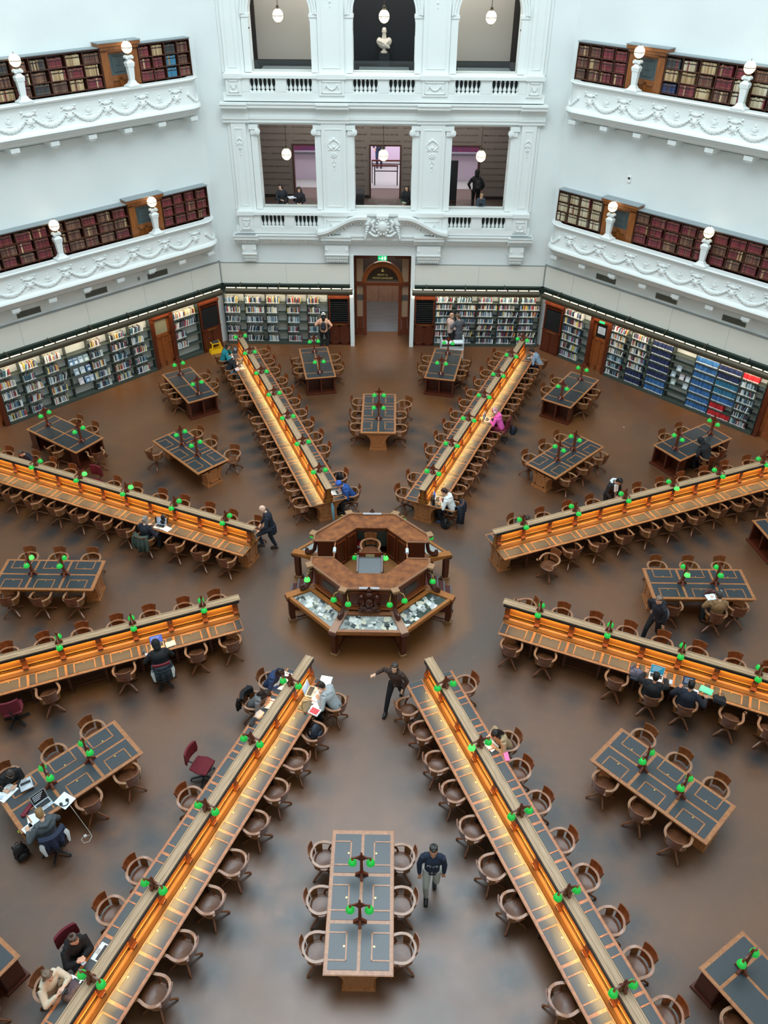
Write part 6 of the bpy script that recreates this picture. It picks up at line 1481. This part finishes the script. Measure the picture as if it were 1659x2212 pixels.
person('person with long dark hair and a striped top at the upper-right row', P, rz, lean=34, head=(0, 40), hl=H(-.1, .34), hr=H(.12, .34), top='5b5f66', bottom='1a1b20', hair='long', haircol='241812', skin='tan')
P2, rz2 = seat(67.5, -1, 2); lump('black bag lying at the second far chair of the upper-right row', onseat(P2, rz2, .0, .22, .772), rz2, '17191e', (.36, .22, .1), 15)
P, rz = seat(67.5, -1, 5, -.3, .12)
person('person standing with a white hood and black jacket behind the upper-right row', P, rz, pose='stand', lean=22, head=(25, 45), hl=V(-.1, .3, .95), hr=V(.12, .32, .9), top='15181e', hood=None, bottom='15171b', hair='short', haircol='0f0d0d', skin='tan')
hb = thing('hooded_scarf', 'white hood lining round the neck of the standing person in black', 'hood', onseat(P, rz, 0, .17, 1.42), rz); m = MB(); m.tube([(-.1, .02, 0), (-.08, -.08, .03), (0, -.11, .03), (.08, -.08, .03), (.1, .02, 0)], [.03, .05, .055, .05, .03], 8); m.tube([(-.04, .1, -.02), (-.04, .13, -.25)], [.04, .03], 8); m.tube([(.04, .1, -.02), (.04, .13, -.25)], [.04, .03], 8); m.build('fleece', mat('white_fleece', 'd9dcda', .8), hb)
P, rz = seat(112.5, 1, 4, .0, .2)
person('person in a black puffer jacket with raised arms at an open laptop, lower-right row', P, rz, lean=4, head=(0, 15), hl=H(-.24, .46, .88), hr=H(.24, .46, .88), top='14171c', hair='short', haircol='0d0c0c', skin='tan', build=1.15)
laptop('white laptop with a teal page on its screen, lower-right row', onseat(P, rz, .02, .5), rz, 'e2e6ea', '2b7f96', 110)
phone('white phone charger and phone beside the teal-screened laptop', onseat(P, rz, .38, .5), rz, 0, 'd8dade')
lump('mauve-grey knitted bag on the lower-right row', onseat(P, rz, -.46, .42), rz, '6d6470', (.34, .26, .2), 17)
lump('black cap and gloves below the mauve bag', onseat(P, rz, -.46, .24), rz, '23262e', (.26, .12, .07), 18, 'gloves', 'gloves', False)
P, rz = seat(112.5, 1, 5, -.08, .18)
person('person in a dark navy coat writing beside a tablet, lower-right row', P, rz, lean=10, head=(0, 22), hl=H(-.22, .36), hr=H(.42, .26), top='131a28', hair='short', haircol='0d0c0c', skin='tan', build=1.12)
laptop('open tablet in a dark case on the lower-right row', onseat(P, rz, -.02, .46), rz+.1, '4a5a6e', '2c3c50', 115, .28, .2)
sheet('white notebook sheet in front of the open tablet', onseat(P, rz, .1, .38, .775), rz-.1, 'e6eef2', .26, .2)
sheet('turquoise folder on the lower-right row', onseat(P, rz, .4, .56), rz-.2, '4fd0aa', .3, .2, .008, 'folder', 'folder', False)
sheet('small patterned leaflet by the turquoise folder', onseat(P, rz, .44, .36), rz+.4, '7f8f78', .15, .1)
lump('black zipped bag right of the turquoise folder', onseat(P, rz, .72, .34), rz, '1a1c1f', (.36, .26, .16), 19)
P, rz = seat(157.5, -1, 2, .12, .12)
person('person in a beige coat with long black hair at the front-right row', P, rz, lean=30, head=(15, 35), hl=H(-.12, .4), hr=H(.22, .34), top='b39a78', bottom='4a4a50', hair='long', haircol='0e0c0d', skin='fair')
sheet('white notes under the lamp before the person in beige', onseat(P, rz, -.02, .44), rz+.3, 'eef3f4', .3, .24)
sheet('bright pink envelope on the front-right row', onseat(P, rz, -.42, .26), rz+1.3, 'ee77b0', .11, .24, .01, 'envelope', 'envelope', False)
P, rz = seat(-157.5, 1, 0, .05, .08)
person('person in a denim jacket bent over books at the inner end of the front-left row', P, rz, lean=28, head=(-5, 45), hl=H(-.12, .36), hr=H(.14, .38), top='22395f', bottom='1a1d24', hair='short', haircol='1d1210', skin='dark')
openbook('open book before the person in denim, front-left row', onseat(P, rz, .02, .38), rz+.1)
sheet('white sheet beside the open book of the person in denim', onseat(P, rz, -.24, .4), rz, 'eef3f4', .2, .28)
P, rz = seat(-157.5, 1, 1, -.15, .12)
person('person in a grey cardigan with long dark hair, front-left row', P, rz, lean=36, head=(0, 40), hl=H(-.16, .36), hr=H(.1, .4), top='6d6f72', bottom='23262c', hair='long', haircol='221713')
drape('black jacket hung on the chair of the person in grey, front-left row', P, rz, '14161a', None, .46, .5)
sheet('brightly lit papers before the person in grey', onseat(P, rz, .0, .46), rz+.2, 'f4f1ea', .3, .22)
lump('crumpled white scarf on the front-left row', onseat(P, rz, .38, .42), rz, 'c9bdb2', (.3, .2, .07), 21, 'scarf', 'scarf', False)
lump('dark pencil case beyond the crumpled scarf', onseat(P, rz, .62, .38), rz, '2e3a44', (.28, .14, .08), 22, 'pencil_case', 'pencil case')
P, rz = seat(-157.5, -1, 0, .0, .12)
person('person in a pale grey hooded top at the inner end of the front-left row', P, rz, lean=30, head=(20, 35), hl=H(-.18, .36), hr=H(.1, .36), top='a3abae', hood='down', bottom='1d2026', hair='short', haircol='2a211c', build=1.1)
laptop('open laptop with a pale blue screen, front-left row', onseat(P, rz, -.02, .62), rz+.1, 'c9bfae', '8fa6c8')
openbook('large open book at the inner end of the front-left row', onseat(P, rz, .38, .46), rz+.2, w=.19)
openbook('open textbook in front of the person in pale grey', onseat(P, rz, -.05, .36), rz-.1, 'f6f8f8', .2, .3)
sheet('white sheets left of the open textbook, front-left row', onseat(P, rz, -.3, .36), rz, 'f4f8f8', .28, .24)
bookclosed('red and white book on the front-left row', onseat(P, rz, -.52, .3), rz-.1, 'e6e3e2', .22, .28, .03, 'd8454c')
lump('olive canvas tote bag on the front-left row', onseat(P, rz, -.48, .55), rz, '6a6350', (.4, .3, .07), 23)
P2, rz2 = seat(-157.5, -1, 1, .08, .06); backpack('dark blue backpack on the chair beside the person in pale grey', onseat(P2, rz2, .02, .0, .47), rz2, '26323e', 0, 1.0)
officechair(seat(-157.5, 1, 3, .0, .32)[0], -1.9, 'empty maroon office chair pulled out left of the front-left row')
P, rz = seat(-157.5, 1, 8, -.05, .16); officechair(P, rz-.35, 'maroon office chair under the person in the black hooded top')
person('person in a black hooded top with hair in a bun holding a phone, front-left row', P, rz-.35, lean=12, head=(25, 10), hl=H(.0, .38, .92), hr=H(.1, .4, .92), top='111216', hood='down', hair='topbun', haircol='4a3428', bottom='121317', build=1.1)
phone('pale phone in the hands of the person in the black hooded top', onseat(P, rz-.35, .05, .5, .95), rz-.3, 40, 'd0c4cc')
laptop('silver laptop half under the rail of the front-left row', onseat(P, rz, -.1, .55), rz, 'c3ccd4', '20262e', 100)
lump('beige and gold handbag on the front-left row', onseat(P, rz, .58, .3), rz, '8d7658', (.26, .2, .14), 25)
lump('purple-grey coat heaped by the beige handbag', onseat(P, rz, .62, .5), rz, '4c4550', (.4, .26, .14), 26, 'coat', 'coat', False)
P, rz = seat(-157.5, 1, 9, -.24, .14)
person('person in a cream sweater with a ponytail holding a camera, front-left row', P, rz, lean=10, head=(-10, 10), hl=H(-.02, .4, 1.0), hr=H(.14, .38, .98), top='d6cbb4', hair='pony', haircol='6b5340', bottom='b6aea4', skin='pale')
c_ = thing('camera', 'small black camera held up by the person in cream', 'camera', onseat(P, rz, .06, .5, 1.02), rz); m = MB(); m.box(-.055, .055, -.02, .02, 0, .07); m.build('body', black, c_); m = MB(); m.T = Matrix.Translation((0, 0, .035)) @ Matrix.Rotation(-pi/2, 4, 'X'); m.lathe([(.025, .02), (.025, .06), (0, .06)], n=12); m.build('lens', black, c_)
laptop('white laptop open flat before the person in cream', onseat(P, rz, -.12, .4), rz, 'e8edf0', '2a2e34', 150)
P, rz = seat(-112.5, -1, 2, 0, .16); officechair(P, rz, 'maroon office chair under the hooded person, lower-left row')
person('person hunched in a black hood at a laptop, lower-left row', P, rz, lean=18, head=(10, 30), hl=H(-.2, .36), hr=H(.14, .38), top='0f1114', hood='up', hair='short', haircol='111111', build=1.15)
drape('dark teal puffer jacket hung on the chair of the hooded person', P, rz, '1d2b34', 'b9bfbd', .5, .5, -.3, .9, quilt=True)
laptop('laptop with a violet-blue screen on the lower-left row', onseat(P, rz, .02, .56), rz, 'b39878', '5b6fc8')
openbook('small cream open book right of the violet-screened laptop', onseat(P, rz, .34, .52), rz+.1, 'f1e2c2', .12, .18)
phone('dark phone and cable left of the hooded person', onseat(P, rz, -.28, .36), rz+.2)
bottle('small silver torch-like flask left of the hooded person', onseat(P, rz, -.34, .5), 'a8a49c', .02, .14)
officechair(seat(-112.5, -1, 6, .0, .05)[0], seat(-112.5, -1, 6)[1], 'maroon office chair tucked under the lower-left row at the left edge')
P, rz = seat(-67.5, -1, 3, .1, .12)
person('person in navy with grey-blond hair in a bun, upper-left row', P, rz, lean=8, head=(0, 22), hl=H(-.16, .34), hr=H(.22, .3, .7), top='151b27', hair='bun', haircol='8a8078', skin='pale')
drape('green-grey jacket hung on the chair of the person with the bun', P, rz, '3c4a43', None, .48, .55)
laptop('white laptop with a grey screen on the upper-left row', onseat(P, rz, .2, .46), rz+.1, 'd5dde0', '7d8796')
sheet('white papers right of the grey-screened laptop, upper-left row', onseat(P, rz, .46, .46), rz-.2, 'dfe8f2', .22, .2)
backpack('black bag standing against the partition of the upper-left row', onseat(P, rz, .22, .68), rz, '15171a', 0, .75)
bottle('slim dark bottle by the grey-screened laptop', onseat(P, rz, -.02, .6), '1d2522', .03, .22)
P, rz = seat(-67.5, 1, 10, -.1, .12)
person('person in a dark jacket and white shirt reading at the upper-left row', P, rz, lean=26, head=(0, 40), hl=H(-.14, .36), hr=H(.14, .36), top='1a212e', hair='short', haircol='4a3b30')
officechair(*seat(-67.5, 1, 7, 0, .1), 'maroon office chair on the far side of the upper-left row')
# bald man stepping at the inner end of the upper-left row
Q = onz_ = None
def face(P, az_deg): return RZ(az_deg)
person('bald person in a dark navy coat standing at the inner end of the upper-left row', V(-3.07, 2.08, 0), RZ(-100), pose='stand', lean=14, head=(0, 25), hl=V(-.2, .34, .95), hr=V(.18, .3, .9), top='141c2a', bottom='232a36', coat=.22, hair='bald', skin='pale', feet={-1: V(-.12, .3, .35), 1: V(.1, -.08, .06)}, shoes='3a2c25', size=1.02)
# tables
P, rz = tseat(90, 1, 1, .2, .26)
person('person in a brown jacket reading a white book at the right edge table', P, rz, lean=4, head=(25, 30), hl=H(-.14, .3, .88), hr=H(.1, .32, .86), top='7d5f3c', bottom='22262c', hair='short', haircol='3a3431', build=1.15)
b_ = openbook('white book held open by the person in the brown jacket', onseat(P, rz, -.08, .36, .9), rz+.2, w=.14, h=.22)
lump('dark green and red patterned bag on the right edge table', onseat(P, rz, -.02, .62), rz, '5c3a34', (.34, .12, .2), 31)
bottle('steel flask beside the patterned bag on the right edge table', onseat(P, rz, .26, .6), '9aa4a8', .035, .24)
P, rz = tseat(-135, 1, 2, .1, .12)
person('person in black leaning over a notebook at the lower left table', P, rz, lean=26, head=(0, 42), hl=H(.0, .42), hr=H(.24, .36), top='0f1013', hair='short', haircol='2a1d18', skin='fair', build=1.1)
openbook('open white notebook before the person in black, lower left table', onseat(P, rz, .22, .44), rz+.3)
laptop('silver tablet at the elbow of the person in black, lower left table', onseat(P, rz, -.18, .46), rz-.2, 'c0c8ce', '9aa4ae', 160, .26, .18)
phone('white phone on the open notebook, lower left table', onseat(P, rz, .38, .46, .8), rz+.8, 0, 'd8dade')
P, rz = tseat(-135, -1, 2, .1, .2); officechair(P, rz, 'maroon office chair with a coat at the lower left table')
person('person in a grey hooded top with blond hair at the lower left table', P, rz, lean=14, head=(-10, 35), hl=H(-.3, .3), hr=H(.12, .4), top='4b5257', hood='down', hair='short', haircol='8a6c45', bottom='20242a', build=1.12)
drape('navy and white windcheater hung on the office chair at the lower left table', P, rz, '1b2740', 'c9cfd0', .54, .45, -.3, 1.0)
laptop('open silver laptop with a dark screen, lower left table', onseat(P, rz, .22, .66), rz+.05, 'b8c4ca', '15191d', 115)
sheet('white papers under the headphones, lower left table', onseat(P, rz, .58, .46), rz+.3, 'eaf2f4', .3, .34)
sheet('loose white sheets before the person in the grey hooded top', onseat(P, rz, -.06, .48), rz-.3, 'eaf2f4', .3, .3)
sheet('white note sheet at the left hand of the blond person', onseat(P, rz, -.26, .34), rz+.1, 'eaf2f4', .2, .26)
hp_ = thing('headphones', 'black headphones lying on papers at the lower left table', 'headphones', onseat(P, rz, .55, .42, .78), rz); m = MB(); m.tube([(.08*cos(a), .08*sin(a)-.02, .02) for a in [pi+pi*k/10 for k in range(11)]], .01, 6); m.build('band', black, hp_)
for e in (-1, 1): m = MB(); m.ell((e*.07, .0, .02), (.035, .04, .02), 12, 8); m.build('ear_cup', black, hp_)
pc_ = thing('pencil_case', 'dark red pencil case on the lower left table', 'pencil case', onseat(P, rz, -.1, .78), rz+.5); m = MB(); m.ell((0, 0, .03), (.17, .05, .032), 14, 8); m.box(-.15, .15, -.045, .045, 0, .05); meshobj('pouch', remesh(m, .01, 2, 'pouch'), mat('dark_red_cloth', '6d1526', .7), pc_)
bottle('yellow highlighter on the lower left table', onseat(P, rz, -.44, .42), 'c8e02a', .012, .1)
cb_ = thing('charging_cable', 'white charging cable looped down from the lower left table to the floor', 'cable', onseat(P, rz, .6, .0, 0), rz)
m = MB(); m.tube([(.0, .5, .782), (.0, .4, .782), (.01, .35, .74), (.06, .15, .4), (.1, -.05, .1), (.1, -.15, .012), (.0, -.22, .01), (-.1, -.18, .01), (-.1, -.06, .01), (.0, -.03, .012), (.08, -.1, .01)], .006, 6); m.build('cord', mat('cable_white', 'dcdcd8', .5), cb_); m = MB(); m.box(-.03, .03, -.08, -.02, 0, .03); m.build('plug', mat('cable_white', 'dcdcd8', .5), cb_)
backpack('black backpack on the floor behind the office chair, lower left table', V(-7.1, -7.9, 0), rz, '0c0d10', 0, 1.0)
C0 = at(45, 12.98, 2.58)
dd_ = at(56.25, -.17, .84); P = V(C0.x+dd_.x, C0.y+dd_.y, 0); d_ = at(56.25, 0, -1); rz = rot_face(d_.x, d_.y)
person('person in a black hooded coat slumped over the library table by the blue books', P, rz, lean=38, head=(0, 50), hl=H(-.14, .34), hr=H(.14, .34), top='0e1116', hood='up', hair='short', haircol='111111', build=1.2)
backpack('black and white backpack on the floor by the library table near the blue books', onseat(P, rz, -.35, -.25, 0), rz, '121417', 0, .95)
chair(V(*at(-45, 11.22, -2.35)[:2], 0), RZ(-45)-.2, 'armchair at the inner end of the library table by the magazine display', 'armchairs around the library tables')
# walkers
person('person in a brown jacket striding past below the central desk', V(.66, -3.82, 0), RZ(198), pose='stand', lean=14, head=(0, -2), hl=V(-.22, .14, .88), hr=V(.5, .12, 1.15), top='3e2c25', bottom='15161b', hair='bun', haircol='33241d', feet={1: V(.16, .32, .08), -1: V(-.05, -.42, .16)}, shoes='1a1718', size=.98)
t, hm, hd = person('person in a navy sweater and pale trousers walking beside the bottom centre table', V(1.37, -8.52, 0), RZ(184), pose='stand', lean=3, head=(0, -4), hl=V(-.24, .04, .8), hr=V(.24, .1, .86), top='18243a', bottom='a5a79f', hair='short', haircol='17120f', skin='tan', feet={1: V(.08, .14, .06), -1: V(-.08, -.22, .1)}, shoes='16171a')
text('VANS', .075, 'sweater_lettering', mat('lettering_grey', '9aa0a0', .6), t, (0, .148, 1.2), (radians(86), 0, pi)) if False else None
m = MB()
for k, w_ in enumerate((.02, .014, .02, .014, .022, .016, .02)): m.bar((-.1+.032*k, .152, 1.27+.008*cos(k)), (-.1+.032*k+.012*(-1)**k, .152, 1.22+.008*cos(k)), .014, .008)
m.bar((-.11, .15, 1.275), (.11, .15, 1.275), .006, .006); m.build('chest_print', mat('lettering_grey', '9aa0a0', .6), t)
person('person in navy with a grey hood carrying a bag near the right edge table', V(7.5, -1.5, 0), RZ(-125), pose='stand', lean=6, head=(0, 20), hl=V(-.26, .02, .85), hr=V(.26, -.06, .95), top='151c28', hood='down', bottom='15171b', hair='short', haircol='6a5444', feet={1: V(.1, .25, .06), -1: V(-.08, -.26, .1)}, size=1.0)
backpack('grey and black bag at the side of the walker near the right edge table', V(7.74, -1.34, .72), RZ(-125), '70747c', 0, .9)
t, hm, hd = person('person in a peach jacket and white cap browsing the shelf left of the entrance', V(-2.5, 15.78, 0), RZ(2), pose='stand', lean=2, head=(5, 5), hl=V(-.25, .2, 1.1), hr=V(.26, .1, 1.0), top='e0a88a', bottom='15161a', hair='long', haircol='1a1412', shoes='e0507a', size=.94, build=1.1, feet={-1: V(-.14, .02, .06), 1: V(.12, 0, .06)})
addhead(t, hm, 'cap', 'e8e8e4')
backpack('small black and white backpack on the person in the peach jacket', V(-2.5, 15.58, .98), RZ(2)+pi+pi, '20242a', 0, .8)
t, hm, hd = person('person in a long grey coat and brown cap holding someone close by the right shelf', V(3.3, 15.5, 0), RZ(-25), pose='stand', lean=4, head=(20, 20), hl=V(-.2, .3, 1.15), hr=V(.2, .3, 1.1), top='4c4f54', coat=.5, bottom='23262b', hair='short', haircol='5a4636', size=1.02)
addhead(t, hm, 'flatcap', '6e5a4a')
person('person with a pinkish cap and pale top standing against the shelf right of the entrance', V(2.95, 15.75, 0), RZ(60), pose='stand', lean=0, head=(0, 5), hl=V(-.2, .22, 1.1), hr=V(.2, .2, 1.05), top='c8a9a0', bottom='2b2b30', hair='bob', haircol='b08a72', size=.98)
# gallery visitors
G = 4.85
person('person with bobbed dark hair in a dark coat holding papers, left lower opening', V(-4.15, 17.45, G), RZ(150), pose='stand', lean=0, head=(-60, 10), hl=V(-.2, .1, .9), hr=V(.18, .32, 1.15), top='1b2026', bottom='1b1e24', hair='bob', haircol='1c1512', size=.93)
sheet('white sheets held in the left lower opening', V(-3.72, 17.3, G+1.12), .4, 'dfe2ea', .3, .34)
person('person with long curly dark hair standing in the left lower opening', V(-3.42, 17.4, G), RZ(180), pose='stand', lean=0, head=(0, 15), hl=V(-.08, .26, 1.05), hr=V(.08, .26, 1.05), top='1c1b22', bottom='1a1c22', hair='curly', haircol='241914', size=.88)
person('person with long black hair holding a leaflet in the middle lower opening', V(.98, 17.5, G), RZ(200), pose='stand', lean=0, head=(0, 12), hl=V(-.06, .28, 1.02), hr=V(.1, .28, 1.0), top='15151a', bottom='2a3340', hair='long', haircol='141012', size=.93)
sheet('pale green leaflet held in the middle lower opening', V(.85, 17.22, G+.98), .3, 'a9bcab', .15, .2)
person('young person in a grey jacket leaning on the guard in the right lower opening', V(3.98, 17.35, G), RZ(180), pose='stand', lean=28, head=(0, 30), hl=V(.06, .4, .98), hr=V(-.06, .42, .98), top='3c4650', bottom='2b3a52', hair='short', haircol='8a6a4a', size=.86)
person('person in a black hood seen from behind in the right lower opening', V(3.95, 19.3, G), RZ(10), pose='stand', lean=0, head=(-10, 10), top='15181b', hood='up', bottom='101215', hair='short', haircol='111111', size=1.0)
backpack('black backpack worn by the hooded person in the right lower opening', V(4.02, 19.1, G+.95), RZ(10), '0c0d0f', 0, 1.05)
person('person in blue jeans standing beyond the middle gallery doorway', V(-.32, 26.1, G), RZ(180), pose='stand', lean=0, head=(0, 10), top='1c2430', bottom='1f2d49', hair='short', haircol='2a1d17')
# yellow kick stool and white book trolley
ks = thing('step_stool', 'yellow plastic step stool with a black top by the left corner cabinet', 'stool', V(-7.2, 15.42, 0), RZ(-30))
yl = mat('yellow_plastic', 'd9a712', .4)
m = MB()
for e in (-1, 1):
    for f in (-1, 1): m.hexa([(e*.26-.03, f*.24-.03, 0), (e*.26+.03, f*.24-.03, 0), (e*.26+.03, f*.24+.03, 0), (e*.26-.03, f*.24+.03, 0), (e*.16-.025, f*.15-.025, .4), (e*.16+.025, f*.15-.025, .4), (e*.16+.025, f*.15+.025, .4), (e*.16-.025, f*.15+.025, .4)])
for e in (-1, 1): m.hexa([(-.29, e*.27-.015, 0), (.29, e*.27-.015, 0), (.29, e*.27+.015, 0), (-.29, e*.27+.015, 0), (-.255, e*.235-.015, .14), (.255, e*.235-.015, .14), (.255, e*.235+.015, .14), (-.255, e*.235+.015, .14)]); m.hexa([(e*.29-.015, -.27, 0), (e*.29+.015, -.27, 0), (e*.29+.015, .27, 0), (e*.29-.015, .27, 0), (e*.255-.015, -.235, .14), (e*.255+.015, -.235, .14), (e*.255+.015, .235, .14), (e*.255-.015, .235, .14)])
m.box(-.25, .25, -.23, .23, .1, .13); m.build('frame', yl, ks); m = MB(); m.box(-.2, .2, -.19, .19, .39, .42); m.build('rim', yl, ks); m = MB(); m.box(-.17, .17, -.16, .16, .42, .425); m.build('tread', mat('rubber_black', '2a2a28', .7), ks)
tr_ = thing('book_trolley', 'white metal book trolley behind the rear table right of the entrance', 'trolley', V(2.98, 14.85, 0), RZ(-4)); wm = mat('white_enamel', 'dfe9ee', .35)
for e in (-1, 1): m = MB(); m.box(e*.47-.012, e*.47+.012, -.2, .2, .12, 1.0); m.box(e*.47-.012, e*.47+.012, -.22, .22, .96, 1.04); m.build('end_panel', wm, tr_)
for z in (.2, .5, .8): m = MB(); m.box(-.46, .46, -.19, .19, z, z+.02); m.box(-.46, .46, -.19, -.17, z, z+.06); m.build('shelf', wm, tr_)
for e in (-1, 1):
    for f in (-1, 1): m = MB(); m.ell((e*.44, f*.16, .06), (.03, .05, .06), 10, 8); m.build('wheel', black, tr_)
lt_ = thing('litter', 'tiny white scrap of paper on the brown floor before the blue books', 'paper', V(*at(45, 13.2, -.2)[:2], .002), .4); m = MB(); m.ell((0, 0, .008), (.03, .02, .01), 6, 4); m.build('scrap', tagm, lt_)
bpy.data.scenes.remove(WORK)
